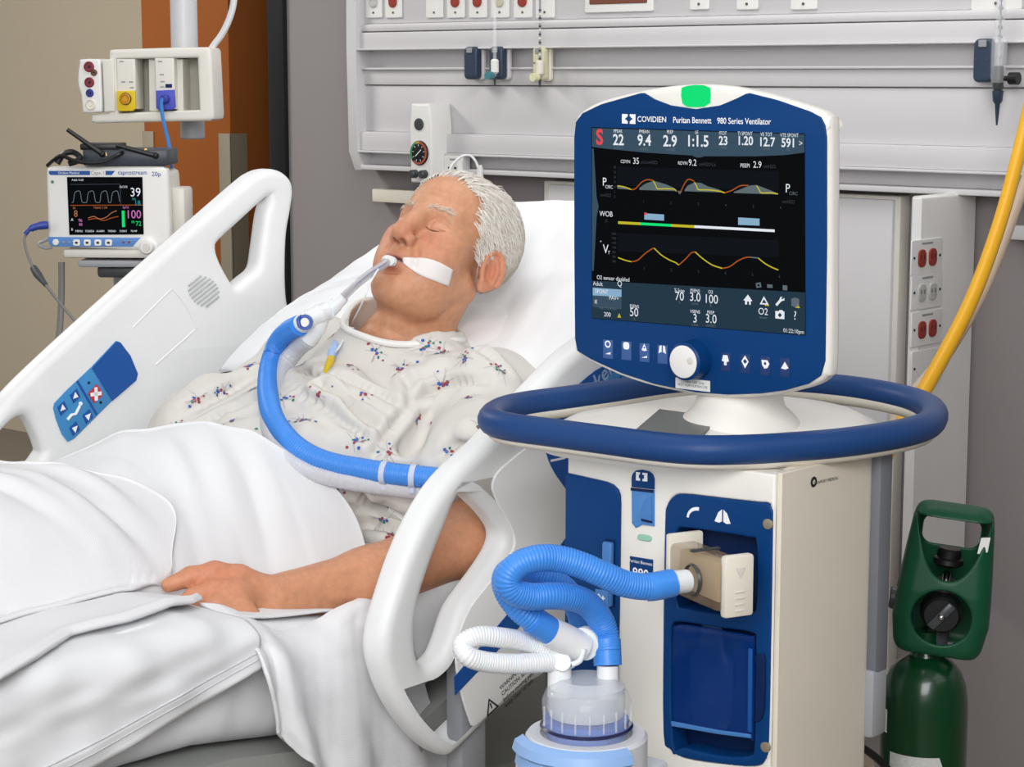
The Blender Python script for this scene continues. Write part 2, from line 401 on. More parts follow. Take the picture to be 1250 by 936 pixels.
def flowmeter(x, y0, y1, r, label, kind):
    M = wallM(x, y1, .06); o = thing('flowmeter', label, 'flowmeter', M)
    L = wu(x, y0)[1] - wu(x, y1)[1] + .06
    if kind == 2:
        build('upper_tube', MB().tube([(0, 0, 0), (0, L, 0)], .009, 16), clear, o)
        build('scale_rod', MB().tube([(0, .005, 0), (0, L, 0)], .0022, 8), greyplastic, o)
        for k in range(9): build('scale_mark', MB().tube([(0, .03 + k * .018, -.003), (0, .03 + k * .018, .003)], .0042, 8), greyplastic, o)
        build('shroud', MB().lathe([(.013, 0), (.015, .01), (.015, .08), (.013, .085)], 18, RX(-90) @ T(0, 0, -.02)), clear, o)
        build('valve_body', MB().tube([(0, -.035, 0), (0, -.03, 0), (0, -.01, 0), (0, .012, 0)], [.008, .0105, .0105, .009], 14), darkgrey, o)
        build('control_knob', MB().tube([(.012, -.012, 0), (.02, -.012, 0), (.024, -.012, 0), (.042, -.012, 0)], [.005, .005, .012, .012], 14), black, o)
        build('nipple_adapter', MB().tube([(0, -.035, 0), (0, -.055, 0), (0, -.06, 0), (0, -.1, 0)], [.011, .009, .005, .0018], 12), slide, o)
        return o
    build('stem', MB().tube([(0, -.01, 0), (0, L, 0)], .0042 if kind == 0 else .0025, 10), clear if kind == 0 else greyplastic, o)
    if kind == 1:
        for k in range(14): build('chain_bead', MB().ball((0, .025 + k * .009, 0), (.0032, .0042, .0032), 8, 6), darkgrey if k % 2 else cream, o)
    build('meter_body', MB().tube([(0, .03, .0), (0, .026, 0), (0, .0, 0), (0, -.004, 0)], [.006, .0095, .0095, .005], 14), white if kind == 0 else cream, o)
    build('control_knob', MB().tube([(-.003, -.008, .006), (-.003, -.008, .022)], .0095, 16), mat('knob_teal', rgb(70, 130, 140), .4) if kind == 0 else mat('knob_cream', rgb(222, 222, 180), .4), o)
    build('nipple_adapter', MB().tube([(0, -.012, 0), (0, -.03, 0)], [.004, .0018], 10), darkgrey, o)
    return o
flowmeter(604, 20, 88, 0, 'thin clear flowmeter with teal knob hanging by the blue bracket', 0)
flowmeter(659, 0, 90, 0, 'cream knobbed flowmeter on a dark beaded stem', 1)
flowmeter(1219, 5, 88, 0, 'large clear flowmeter with black side knob at the right', 2)

# suction pressure gauge box
g0 = wallM(513, 175, .075) @ T(0, 0, -.075); gz = wu(513, 127)[1] - wu(513, 222)[1]; gw = .068
go = thing('suction_regulator', 'white suction regulator with round coloured dial above the patient', 'gauge', g0)
build('housing', MB().plate([[(-gw * .5, -gz / 2), (gw * .5, -gz / 2), (gw * .55, gz * .2), (gw * .46, gz / 2), (-gw * .46, gz / 2), (-gw * .55, gz * .2)]], .075, .007), white, go)
build('top_port', MB().plate([circ(.0145)], .006, .002, z0=.073, M=T(-.003, gz * .24, 0)), darkgrey, go)
dl = build('dial', MB().plate([circ(.0295, n=40)], .006, .002, z0=.073, M=T(-.002, -gz * .12, 0)), black, go)
def arc(a0, a1, r0, r1, n=14): return [(r1 * math.cos(a0 + (a1 - a0) * i / n), r1 * math.sin(a0 + (a1 - a0) * i / n)) for i in range(n + 1)] + [(r0 * math.cos(a1 - (a1 - a0) * i / n), r0 * math.sin(a1 - (a1 - a0) * i / n)) for i in range(n + 1)]
for a0, a1, m in ((110, 215, mat('dial_green', rgb(60, 140, 90), .5)), (80, 110, mat('dial_yellow', rgb(190, 150, 60), .5)), (-130, 80, mat('dial_red', rgb(160, 80, 60), .5))):
    build('scale_band', MB().plate([arc(math.radians(a0), math.radians(a1), .0225, .0275)], .0012, 0, z0=.079, M=T(-.002, -gz * .12, 0)), m, dl)
build('needle', MB().box((0, 0, .0802), (.024, .0018, .0008), M=T(-.002, -gz * .12, 0) @ RZ(40)), inkwhite, dl)
for k in range(9): build('tick_mark', MB().box((.0185, 0, .0798), (.004, .0011, .0008), M=T(-.002, -gz * .12, 0) @ RZ(-110 + 40 * k)), inkwhite, dl)
for dx in (-.0165, .0155): build('knob', MB().cyl((dx, -gz * .385, .073), (dx, -gz * .385, .092), .0105, .0095, 18, .002), darkgrey, go)
# outlet block with blue plug and looped white tube, behind the head
ob = thing('gas_outlet', 'white outlet block with blue plugs behind the top of the patient head', 'outlet', wallM(553, 208, .03) @ T(0, 0, -.03))
build('block', MB().plate([rrect(.06, .075, .006)], .03, .004), white, ob)
for dx in (-.012, .008): build('port', MB().cyl((dx, .006, .03), (dx, .006, .032), .003, n=10), ink, ob)
build('lettering', MB().box((0, .026, .0305), (.02, .004, .0006)), greyplastic, ob)
plugblue = mat('plug_blue', rgb(36, 52, 130), .4)
for k, (x, y) in enumerate(((562, 208), (586, 213))):
    p = thing('tube_connector', ['blue plug with white collar left of the tube loop behind the head', 'blue plug with white collar right of the tube loop behind the head'][k], 'connector', wallM(x, y, .05))
    build('plug_body', MB().tube([(0, -.01, 0), (.004, -.03, 0)], .0105, 14), plugblue, p)
    build('collar', MB().tube([(0, .022, 0), (0, .014, 0), (0, -.012, 0)], [.005, .0075, .0085], 14), white, p)
lo = [atd(x, y, 4.78) for x, y in ((548, 212), (551, 203), (558, 195), (566, 190), (574, 190), (580, 196), (584, 205))]
tag(build('suction_tube', MB().tube(spline(lo, 6), .0032, 10), clearwhite, world=True), 'small looped white tube between the blue plugs behind the head', 'tube')

# power column with red outlets, right
PD = 0.17                                             # how far the column stands out from the wall
pu0, pu1 = wu(1099, 400, VW + PD)[0], wu(1117, 400, VW + PD)[0]
pc = thing('power_column', 'white vertical power column with red outlets on its right side behind the handle', 'power column', BEDM @ T(pu1, -VW, .5))
zt = wu(1110, 240, VW + PD)[1] - .5; pw = pu1 - pu0
plan = [(-pw, -.05), (0, -.05), (0, PD - .012), (-.012, PD), (-pw + .02, PD), (-pw, PD - .03)]
build('column_shell', MB().plate([[(x, -y) for x, y in plan][::-1]], zt, .006), white, pc)
for k, (y, m) in enumerate(((313, outletred), (355, greysock), (400, outletred), (447, None))):
    q = tobed(onp(1130, y, B(pu1, 0, 0), U)); Mo = frame((0, -(q[1] - VW), q[2] - .5), (0, 1, 0), (0, 0, 1), (1, 0, 0)); flen = .115
    pl = build('outlet_plate', MB().plate([rrect(flen, .068, .003)], .003, .001, M=Mo), white, pc)
    for dx in ((-.02, .02) if m else ()):
        so = build('socket', MB().plate([rrect(.028, .034, .011)], .004, .0015, z0=.002, M=Mo @ T(dx, -.002, 0)), m, pl)
        for e in (-.006, .006): build('slot', MB().box((dx + e, 0, .0062), (.002, .008, .0006), M=Mo), black, so)
    for dx in (-.048, .048): build('screw', MB().lathe([(.0001, .0045), (.0026, .0045), (.0026, .003)], 8, Mo @ T(dx, 0, 0)), ink, pl)
    if m: build('lettering', MB().box((0, .026, .0032), (.04, .004, .0006), M=Mo), greyplastic, pl)

# hoses running down at the right
hy = [atd(1262, 110, 3.62), atd(1243, 190, 3.55), atd(1218, 280, 3.45), atd(1182, 375, 3.35), atd(1126, 480, 3.22), atd(1085, 545, 3.12), atd(1062, 640, 3.08), atd(1058, 760, 3.08)]
tag(build('air_hose', MB().tube(spline(hy, 10), .0122, 16), yellowhose, world=True), 'thick yellow hose slanting down behind the ventilator handle', 'hose')
hb = [atd(1275, 160, 3.72), atd(1247, 235, 3.66), atd(1205, 345, 3.55), atd(1160, 425, 3.45), atd(1108, 490, 3.35), atd(1082, 545, 3.25), atd(1070, 640, 3.2), atd(1068, 760, 3.2)]
tag(build('gas_hose', MB().tube(spline(hb, 10), .0100, 16), beigehose, world=True), 'pale beige hose running alongside the yellow hose at the right', 'hose')

# ================================================================== VENTILATOR
PSI = math.radians(40.6)
XV = np.array([math.cos(PSI), -math.sin(PSI), 0]); NV = np.array([-math.sin(PSI), -math.cos(PSI), 0])
HZ = 1.085                                              # handle height
hfront = atz(850, 548, HZ)
PB = hfront - NV * .035                                 # front plane of the cabinet
vent_o = np.array([*(PB + XV * .02 - NV * .15)[:2], 0.0])
VM = frame(vent_o, XV, -NV, W)
vent = thing('ventilator', 'large white and navy hospital ventilator with tilted touch screen beside the bed', 'ventilator', VM)
def vpart(name, mb, m, parent=None, **k): return build(name, mb, m, parent or vent, world=True, **k)

# ---- touch screen head
MO = np.array([0.215, 2.396, 1.322]); TAU = math.radians(-1.5)
YM = W * math.cos(TAU) - NV * math.sin(TAU); ZM = np.cross(XV, YM)
MM = frame(MO, XV, YM, ZM)
def mp(x, y):
    q = onp(x, y, MO, ZM) - MO; return (float(q @ XV), float(q @ YM))
def mpoly(pts): return [mp(*p) for p in pts]
def smooth2(pts, n=5, closed=True): return [tuple(p) for p in spline(pts, n, closed)]
outer = smooth2(mpoly([(698, 300), (698, 170), (700, 148), (709, 135), (735, 122), (785, 110), (818, 105), (850, 103), (885, 105), (914, 110), (950, 119), (997, 134), (1009, 143), (1013, 158), (1013, 300), (1012, 440), (1006, 462), (990, 472), (960, 480), (930, 484), (890, 486), (850, 483), (800, 473), (758, 460), (718, 442), (702, 430), (699, 412)]), 4)
bluep = mpoly([(702, 300), (702, 168), (704, 149), (712, 138), (735, 127), (783, 113.5), (788, 113.5), (800, 121), (820, 128.5), (850, 133), (880, 128.5), (900, 120), (911, 114.5), (916, 113.5), (950, 122), (990, 136), (1003, 143), (1008, 153), (1010, 168), (1010, 300), (1008, 440), (1003, 458), (988, 468), (960, 476), (930, 480), (890, 481.5), (850, 478.5), (800, 468.5), (760, 455.5), (722, 438), (706, 428), (703, 413)])
vpart('screen_housing', MB().plate([outer], .026, .009, 4, z0=-.026, M=MM), ventwhite)
back = [(x * .72 - .012, y * .74) for x, y in outer]
vpart('screen_back', MB().plate([back], .06, .02, z0=-.08, M=MM), ventwhite)
face = vpart('screen_bezel', MB().plate([bluep], .003, .0012, 2, z0=-.0005, M=MM), navy)
lampo = mpoly([(833, 107), (840, 104.5), (850, 103.5), (860, 104), (867, 107), (868, 116), (867, 126), (860, 130), (850, 130.5), (840, 130), (834, 126), (832.5, 116)])
vpart('status_lamp', MB().plate([lampo], .003, .001, 2, z0=-.0005, M=MM), e_green)
scr = vpart('touch_screen', MB().plate([mpoly([(724, 155), (984, 163), (985, 409), (724.5, 388)])], .0012, 0, z0=.0022, M=MM), e_screen)
SZ = .0036
def spoly(m, pts, z=SZ, name='screen_graphic', raw=False): return vpart(name, MB().plate([pts if raw else mpoly(pts)], .00012, 0, z0=z, M=MM), m, scr)
spoly(e_slate, [(725, 156), (984, 164), (984, 186), (960, 189), (925, 190.5), (862, 190.5), (857, 192), (852, 192), (847, 189.5), (790, 186), (740, 181), (725, 179)], name='status_banner')
spoly(e_slate, [(725, 181), (727, 181), (730.5, 240), (733, 252), (730.5, 264), (727, 330), (725, 330)], name='menu_tab')
spoly(e_teal, [(724.8, 342), (985, 356.5), (985, 408.5), (724.8, 387.5)], name='setting_bar')
spoly(e_sky, [(726, 350.5), (761, 353), (761, 362), (726, 360)], SZ + .0002, 'mode_button')
spoly(e_slate, [(726, 360), (761, 362), (761, 377), (726, 374)], SZ + .0002, 'mode_button')
spoly(e_graph, [(756, 203), (953, 209), (953, 232), (756, 226)], name='graph_field'); spoly(e_graph, [(756, 284), (953, 293), (953, 314), (756, 306)], name='graph_field')
def fillc(top, base): return [*top, *base[::-1]]
spoly(e_fill, fillc([(783, 229), (790, 224), (800, 220.5), (806, 222), (816, 225), (825, 229), (828, 232)], [(783, 231.5), (828, 232.8)]), SZ + .0002, 'waveform_fill')
spoly(e_fill, fillc([(838, 231.5), (842, 226), (850, 222.5), (858, 223), (866, 227), (880, 231), (886, 234)], [(838, 233), (886, 234.6)]), SZ + .0002, 'waveform_fill')
spoly(e_fill, fillc([(898, 234), (908, 230), (918, 226), (926, 225.5), (935, 229), (945, 233), (952, 236)], [(898, 235.2), (952, 237)]), SZ + .0002, 'waveform_fill')
spoly(e_fill, [(829, 232.5), (832, 237), (835, 233)], SZ + .0002, 'waveform_fill'); spoly(e_fill, [(756, 226), (770, 229), (770, 231), (756, 230)], SZ + .0002, 'waveform_fill')
def sline(m, pts, wpx=1.5, z=SZ + .0004):
    P = [np.array(mp(*p)) for p in spline(pts, 5)]; h = wpx * .00095 / 2; o1 = []; o2 = []
    for i, p in enumerate(P):
        t = P[min(i + 1, len(P) - 1)] - P[max(i - 1, 0)]; t = t / (np.linalg.norm(t) + 1e-9); nn = np.array([-t[1], t[0]]) * h; o1.append(p + nn); o2.append(p - nn)
    mb = MB().grid([[(a[0], a[1], z), (b[0], b[1], z)] for a, b in zip(o1, o2)])
    mb.v = [tuple(MM @ Vector(v)) for v in mb.v]; return vpart('waveform', mb, m, scr)
sline(e_yellow, [(756, 226.5), (765, 228), (773, 231)]); sline(e_orange, [(773, 231), (778, 230), (786, 222), (793, 219), (800, 220)])
sline(e_yellow, [(800, 220.5), (803, 226), (805, 230), (815, 230), (825, 230.5), (828, 233)]); sline(e_orange, [(833, 235), (838, 224), (843, 218.5), (850, 221)])
sline(e_yellow, [(850, 222), (853, 227), (855, 231), (868, 231.5), (880, 233), (887, 235)]); sline(e_orange, [(887, 235), (896, 232), (906, 226.5), (916, 226)])
sline(e_yellow, [(926, 226.5), (929, 231), (932, 235), (944, 235), (952, 236.5)])
sline(e_yellow, [(757, 314), (765, 317), (773, 319)]); sline(e_orange, [(773, 319), (781, 317), (790, 309), (798, 303.5), (801, 302.5)]); sline(e_yellow, [(801, 302.5), (810, 311), (820, 317), (827, 320), (831, 323)])
sline(e_orange, [(831, 323), (840, 315), (846, 308.5), (851, 307)]); sline(e_yellow, [(851, 307), (860, 315), (872, 323), (884, 327)]); sline(e_orange, [(884, 327), (893, 325), (903, 318), (912, 314), (918, 313.5)])
sline(e_grey, [(918, 313.5), (928, 314.5)]); sline(e_yellow, [(928, 314.5), (936, 321), (945, 326), (952.5, 329)])
for m, x0, x1 in ((e_yellow, 757, 784), (e_green, 784, 822), (e_yellow, 822, 850), (e_white, 850, 948)):
    f_ = lambda x: 271.3 + (x - 757) * .0525
    spoly(m, [(x0, f_(x0) - 1.6), (x1, f_(x1) - 1.6), (x1, f_(x1) + 1.6), (x0, f_(x0) + 1.6)], SZ + .0003, 'effort_bar')
spoly(e_sky, [(789, 260), (813, 261.5), (813, 269), (789, 267.5)], SZ + .0003, 'tag_box'); spoly(e_sky, [(903.5, 265), (929.5, 266.5), (929.5, 275), (903.5, 274)], SZ + .0003, 'tag_box'); spoly(e_red, [(789, 259), (792, 259.2), (792, 262.2), (789, 262)], SZ + .0005, 'tag_mark')
tw, tg, td, tr_, ty = MB(), MB(), MB(), MB(), MB()
def st(mb, s, x, y, hpx, ax='CENTER', bold=0, sx=.92):
    p = mp(x, y); mb.text(s, hpx * .00098 / .70, MM @ T(p[0], p[1], SZ + .0006), ax, 0, bold=bold, sx=sx)
st(tr_, 'S', 734.5, 168, 18, bold=.0008)
for s, x, y in (('22', 757.5, 171), ('9.4', 789, 171.5), ('2.9', 820.5, 172.5), ('1:1.5', 854, 172.5)): st(tw, s, x, y, 13, bold=.00035)
for s, x, y in (('23', 885.5, 172), ('1.20', 912, 172), ('12.7', 938.5, 173.5), ('591', 965, 174.5)): st(tw, s, x, y, 10, bold=.0003)
st(tw, '>', 980, 175, 7)
for s, x, y in (('PPEAK', 757, 160), ('PMEAN', 789, 160.5), ('PEEP', 820.5, 161), ('I:E', 853, 161.5), ('fTOT', 885, 162.5), ('TI SPONT', 912, 163), ('VE TOT', 938, 164), ('VTE SPONT', 966, 165)): st(tw, s, x, y, 4.2, sx=.8)
for s, x, y in (('cmH2O', 757, 180), ('cmH2O', 789, 181.5), ('cmH2O', 821, 182.5), ('1/min', 886, 179.5), ('s', 912, 180), ('L/min', 938, 181), ('mL', 965, 182)): st(tg, s, x, y, 3.6, sx=.8)
for s, x, y, h in (('CDYN', 766, 197, 4), ('35', 779, 196.5, 7.5), ('RDYN', 836, 199, 4), ('9.2', 848, 198.5, 7.5), ('PEEPI', 912, 202, 4.5), ('2.9', 927, 201, 7.5)): st(tw, s, x, y, h)
for s, x, y in (('mL/cmH2O', 795, 198), ('cmH2O/L/s', 866, 200.5), ('cmH2O', 942, 203)): st(td, s, x, y, 4)
st(tw, 'P', 740.5, 222, 10); st(tw, 'CIRC', 746, 228, 4); st(td, 'cmH2O', 742, 238, 4); st(tw, 'P', 964, 230, 10); st(tg, 'CIRC', 971, 236, 4); st(td, 'cmH2O', 965, 246, 4)
st(tw, 'WOB', 742.5, 261, 6.5); st(td, 'J/L', 743, 269, 3.5); st(tw, 'V', 742, 304, 11); st(tw, 'T', 746, 308, 4); st(tw, '.', 736, 291, 9)
st(tw, 'O2 sensor disabled', 731, 338, 5, 'LEFT'); st(tw, 'Adult', 726.5, 345.5, 5.2, 'LEFT'); st(tw, 'Q', 759, 346, 7)
st(tw, 'SPONT', 737, 355.5, 5); st(tw, 'PAV+', 752, 363.5, 5); st(tw, 'IE', 730, 368, 4.5); st(tg, 'High VTE SPONT', 745, 376, 3); st(tw, '200', 744, 383.5, 5.5); st(ty, '▲', 758.5, 385, 5)
for s, x, y, h in (('70', 832, 361.5, 10.5), ('3.0', 851, 362.5, 10.5), ('100', 870.5, 365, 10.5), ('50', 776.5, 381, 10.5), ('3', 851, 388.5, 10.5), ('3.0', 870.5, 389, 10.5)): st(tw, s, x, y, h)
for s, x, y in (('% Supp', 832, 354), ('PSENS', 851, 354.5), ('O2', 870, 356), ('ESENS', 777, 373.5), ('VSENS', 851, 380), ('PEEP', 870, 381)): st(tw, s, x, y, 4)
for s, x, y in (('%', 832, 369), ('L/min', 851, 370), ('%', 870, 372.5), ('%', 777, 389), ('L/min', 851, 396), ('cmH2O', 870, 397)): st(tg, s, x, y, 3.4)
st(tw, '01:22:10pm', 984, 405, 4.6, 'RIGHT'); st(tw, '?', 973, 385, 10); st(tw, 'O2', 934, 380, 8); st(tg, 'sensor', 934, 387, 3)
for k in range(7):
    st(td, str(30 - 5 * k), 753, 204 + 6 * k, 3); st(td, str(2000 - 300 * k), 752, 285 + 5.6 * k, 2.8)
    if k < 6: st(td, str(k + 1), 788 + 33.5 * k, 246 + 1.4 * k, 3.5); st(td, str(k + 1), 789 + 33 * k, 327 + 2 * k, 3.5)
vpart('screen_text', tw, e_white, scr, props={'kind': 'stuff'}); vpart('screen_text', tg, e_grey, scr, props={'kind': 'stuff'}); vpart('screen_text', td, e_dim, scr, props={'kind': 'stuff'}); vpart('screen_text', tr_, e_red, scr, props={'kind': 'stuff'}); vpart('screen_text', ty, e_yellow, scr, props={'kind': 'stuff'})
ic = SZ + .0006
def icon(m, *polys): return vpart('screen_icon', (lambda b: [b.plate([mpoly(p) for p in g], .0001, 0, z0=ic, M=MM) for g in polys] and b)(MB()), m, scr)
icon(e_white, [[(910, 366), (915.5, 359), (921, 367), (919, 367), (919, 371.5), (917, 371.4), (917, 367.5), (914.5, 367.3), (914.5, 371), (912, 371), (912, 366.2)]])
icon(e_white, [[(935, 361), (941, 371.5), (930, 370.8)], [(935, 364.5), (932.5, 369.3), (938.5, 369.7)]]); icon(e_yellow, [[(938.5, 367), (941.5, 373), (936, 372.6)]])
icon(e_white, [[(949, 371), (951, 373), (956.5, 367), (960, 366), (960, 363), (957.5, 365), (956, 363.5), (958, 361.5), (955, 362), (954, 365)]])
icon(e_grey, [[(968.5, 364), (973, 362.5), (978, 364.5), (978, 373), (973, 374.5), (968.5, 372.5)]]); icon(e_yellow, [[(976, 369), (979, 375.5), (973.5, 375)]])
icon(e_white, [[(949, 379), (953, 379.2), (954, 377.8), (957.5, 378), (958.5, 379.5), (960, 379.6), (960, 389), (949, 388)], [(954.5, 381), (957, 384), (954.5, 387), (952, 384)]])
icon(e_grey, [[(925, 345), (931, 344), (932, 350), (926, 351)], [(927, 346.5), (929.5, 346.3), (930, 348.8), (927.5, 349)]], [[(939, 346.5), (945.5, 347), (945.5, 351), (939, 350.6)]], [[(958, 347.5), (963.5, 348), (963.5, 354), (958, 353.6)]])
# bezel lettering, keys, knob
lt = MB()
def bt(s, x, y, hpx, ax='LEFT', sx=.9):
    p = mp(x, y); lt.text(s, hpx * .00098 / .70, MM @ T(p[0], p[1], .0028), ax, 0, bold=.0001, sx=sx)
bt('COVIDIEN', 779.5, 145.5, 6.6, sx=1.0); bt('Puritan Bennett', 823, 146.5, 7, sx=.88); bt('980 Series Ventilator', 877, 147.5, 7, sx=.88)
lt.plate([mpoly([(761, 139), (768, 139.2), (768, 142), (766.8, 142), (766.8, 143.6), (765, 143.6), (765, 146), (766.8, 146), (766.8, 147.6), (768, 147.6), (768, 150.8), (761, 150.5)])], .0002, 0, z0=.0027, M=MM)
lt.plate([mpoly([(777.5, 139.4), (770.5, 139.2), (770.5, 142), (771.8, 142), (771.8, 143.7), (773.5, 143.7), (773.5, 146.2), (771.8, 146.2), (771.8, 147.7), (770.5, 147.7), (770.5, 150.9), (777.5, 151.2)])], .0002, 0, z0=.0027, M=MM)
vpart('lettering', lt, inkwhite, face)
keym = mat('key_blue', rgb(58, 92, 150), .4); keym2 = mat('key_dark', rgb(30, 56, 108), .4)
for x, y, m in ((744, 425.5, keym), (766.5, 427.5, keym), (788.5, 429.8, keym), (810.5, 432, keym), (887.5, 441, keym2), (911.5, 443.5, keym2), (936, 446, keym2), (960, 448, keym2)):
    k = vpart('key', MB().plate([mpoly([(x - 6, y - 11.6), (x + 6, y - 10.6), (x + 6, y + 12), (x - 6, y + 11)])], .0014, .0004, 1, z0=.0018, M=MM), m, face)
    px_, py_ = mp(x, y - 6); s = .0068
    sym = {744: [circ(.0045, n=14), circ(.0028, n=14)], 766.5: [rrect(.009, .009, .003)], 788.5: [[(-.004, -.003), (0, .005), (.004, -.003), (0, -.0045)], circ(.0013, n=10)], 810.5: [[(-.0055, -.005), (-.004, .004), (-.001, .005), (-.001, -.003)]],
           887.5: [[(-.005, -.002), (-.003, .005), (.003, .005), (.005, -.002), (.0018, -.003), (.0018, -.007), (-.0018, -.007), (-.0018, -.003)]], 911.5: [[(-.005, 0), (0, .007), (.005, 0), (0, -.008)], [(-.003, 0), (0, .003), (.003, 0), (0, -.003)]],
           936: [[(-.005, .004), (.003, .004), (.006, 0), (.003, -.005), (-.001, -.006), (-.004, -.002)], circ(.0018, n=10)], 960: [[(-.005, -.004), (0, .004), (.005, -.003), (.001, -.005)]]}[x]
    mbs = MB().plate([[(a + px_, b + py_ - (.003 if x > 880 else 0)) for a, b in o] for o in sym], .0002, 0, z0=.0033, M=MM)
    if x == 810.5: mbs.plate([[(-a + px_, b + py_) for a, b in sym[0]][::-1]], .0002, 0, z0=.0033, M=MM)
    if x in (744, 788.5): mbs.plate([[(px_ - .004, py_ - .0125), (px_ + .004, py_ - .0125), (px_ + .004, py_ - .0095)]], .0002, 0, z0=.0033, M=MM)
    vpart('key_symbol', mbs, inkwhite, k)
kp = mp(850, 438); KM = MM @ T(kp[0], kp[1], 0)
kn = vpart('control_knob', MB().lathe([(.024, .002), (.0235, .010), (.0225, .024), (.0195, .0262), (.0001, .0262)], 40, KM), navy)
vpart('knob_face', MB().lathe([(.0195, .0255), (.0193, .0268), (.0178, .0274), (.0001, .0274)], 40, KM), white, kn)
vpart('finger_dimple', MB().lathe([(.0045, .0275), (.004, .0277), (.0001, .02765)], 20, KM @ T(.0105, 0.002, 0)), offwhite, kn)
sk = vpart('asset_sticker', MB().plate([mpoly([(826.5, 460), (868.5, 464.5), (868.5, 478), (826.5, 473)])], .0006, 0, z0=.0026, M=MM), paper, face)
tb = MB(); 
for s, x, y in (('Covidien UBT Only', 847.5, 466), ('NOT FOR HUMAN USE', 847.5, 470.5)): p = mp(x, y); tb.text(s, .0042, MM @ T(p[0], p[1], .0034), 'CENTER', 0)
vpart('lettering', tb, ink, sk)

# ---- neck, deck and handle ring
def vz(x, y, z): return atz(x, y, z)
ringpx = [(600, 513), (622, 521), (680, 529), (740, 537), (800, 545), (850, 549), (900, 549), (960, 546), (1030, 540), (1090, 531), (1128, 521), (1140, 510), (1136, 499), (1112, 488), (1060, 477), (1000, 470), (930, 466), (860, 466), (800, 471), (740, 480), (690, 487), (640, 494), (610, 502)]
ring = [vz(x, y, HZ) for x, y in ringpx]
rs = spline(ring, 6, True)
hd = vpart('handle', MB().tube(rs, .0172, 18, closed=True), navyhandle)
cen = np.mean(ring, axis=0)
under = [cen + (p - cen) * .985 - W * .0125 for p in rs]
vpart('handle_underside', MB().tube(under, .011, 12, closed=True), cream, hd)
# deck: shallow dome inside the ring
dk = [cen + (p - cen) * .765 for p in rs]; zt0 = HZ - .02
rows = []
for k, (s, h) in enumerate(((1.0, -.02), (1.0, -.004), (.97, .006), (.85, .018), (.6, .026), (.3, .03), (.02, .031))): rows.append([(cen[0] + (p[0] - cen[0]) * s, cen[1] + (p[1] - cen[1]) * s, zt0 + h) for p in dk + dk[:1]])
vpart('top_deck', MB().grid(rows), ventwhite)
dq = [vz(805, 502, zt0 + .0275), vz(881, 512, zt0 + .027), vz(850, 537, zt0 + .02), vz(776, 527, zt0 + .02)]
dm = MB(); dm.add([*[q + W * .003 for q in dq], *[q - W * .02 for q in dq]], [(0, 1, 2, 3), (4, 5, 6, 7), (0, 1, 5, 4), (1, 2, 6, 5), (2, 3, 7, 6), (3, 0, 4, 7)])
vpart('status_display', dm, mat('status_display_dark', rgb(58, 66, 66), .25))
nb = onp(888, 500, MO - NV * .05 * -1 - NV * .0, NV); nc = MO - NV * .06
nk = [(nc[0], nc[1])]
pr_ = [(.075, HZ - .0), (.066, HZ + .012), (.055, HZ + .022), (.045, HZ + .06), (.045, HZ + .1)]
vpart('screen_neck', MB().lathe(pr_, 36, T(nc[0] + .02, nc[1] - .01, 0)), ventwhite)

# ---- cabinet
def bp(x, y, off=0.0):
    q = onp(x, y, PB + NV * off, NV) - PB; return (float(q @ XV), float(q[2]))
PBM = frame(np.array([PB[0], PB[1], 0.0]), XV, W, NV)
def bpz(x, y): a = onp(x, y, PB, NV); return (float((a - PB) @ XV), float(a[2]))
def bpoly(pts): return [bpz(*p) for p in pts]
xl = bpz(692, 700)[0]; xr = bpz(950, 700)[0]; ztop = HZ - .022; zbot = .24
rr_ = [bpz(810, 640)[0]]
# plan of the cabinet core: x along the front, y depth behind
dep = .235
plan = [(xl, -.04), (xr - .006, -.04), (xr - .006, -.003), (xr - .004, -.001), (xr - .001, -.001), (xr + .001, -.003), (xr + .008, -.178), (xr + .004, -.19), (xl + .01, -.19)]
core = MB().plate([plan], ztop - zbot, .001, M=PBM @ frame((0, zbot, 0), (1, 0, 0), (0, 0, 1), (0, 1, 0)) if False else frame(np.array([PB[0], PB[1], zbot]), XV, NV, W))
vpart('cabinet_core', core, ventside)
rp = smooth2(bpoly([(812, 640), (814, 618), (822, 606), (835, 603), (880, 608), (925, 613), (937, 614), (943, 621), (944, 640), (942, 770), (939, 905), (934, 926), (922, 935), (880, 932), (836, 925), (818, 914), (810, 895), (810, 770)]), 3)
lpz = bpoly([(693, 576.5), (725, 583.5), (742, 587.5), (750, 591), (756, 597), (758.5, 604), (759, 614), (758, 700), (756, 800), (755, 930), (753, 980), (700, 970), (692, 968), (692, 760)])
bw = [(xl, zbot + .02), (xr - .0065, zbot + .02), (xr - .0065, ztop - .002), (xl, ztop - .002)]
vpart('front_cladding', MB().plate([bw, rp[::-1]], .032, .003, z0=-.032, M=PBM), ventwhite)
vpart('left_panel', MB().plate([lpz], .006, .002, z0=-.001, M=PBM), navy)
hole1 = smooth2(bpoly([(826, 660), (828, 647), (836, 644), (880, 650), (915, 656), (924, 664), (924, 735), (918, 748), (905, 752), (870, 748), (836, 742), (827, 732)]), 3)
hole2 = smooth2(bpoly([(820, 780), (822, 762), (832, 759), (880, 766), (918, 772), (923, 785), (922, 850), (921, 910), (915, 922), (880, 922), (836, 912), (822, 905)]), 3)
rpan = vpart('right_panel', MB().plate([rp, hole1[::-1], hole2[::-1]], .03, .003, z0=-.028, M=PBM), navy)
vpart('recess_back', MB().plate([[(x * .998, y) for x, y in rp]], .004, 0, z0=-.034, M=PBM), navydark, rpan)
sy = MB(); p = bpz(873, 628)
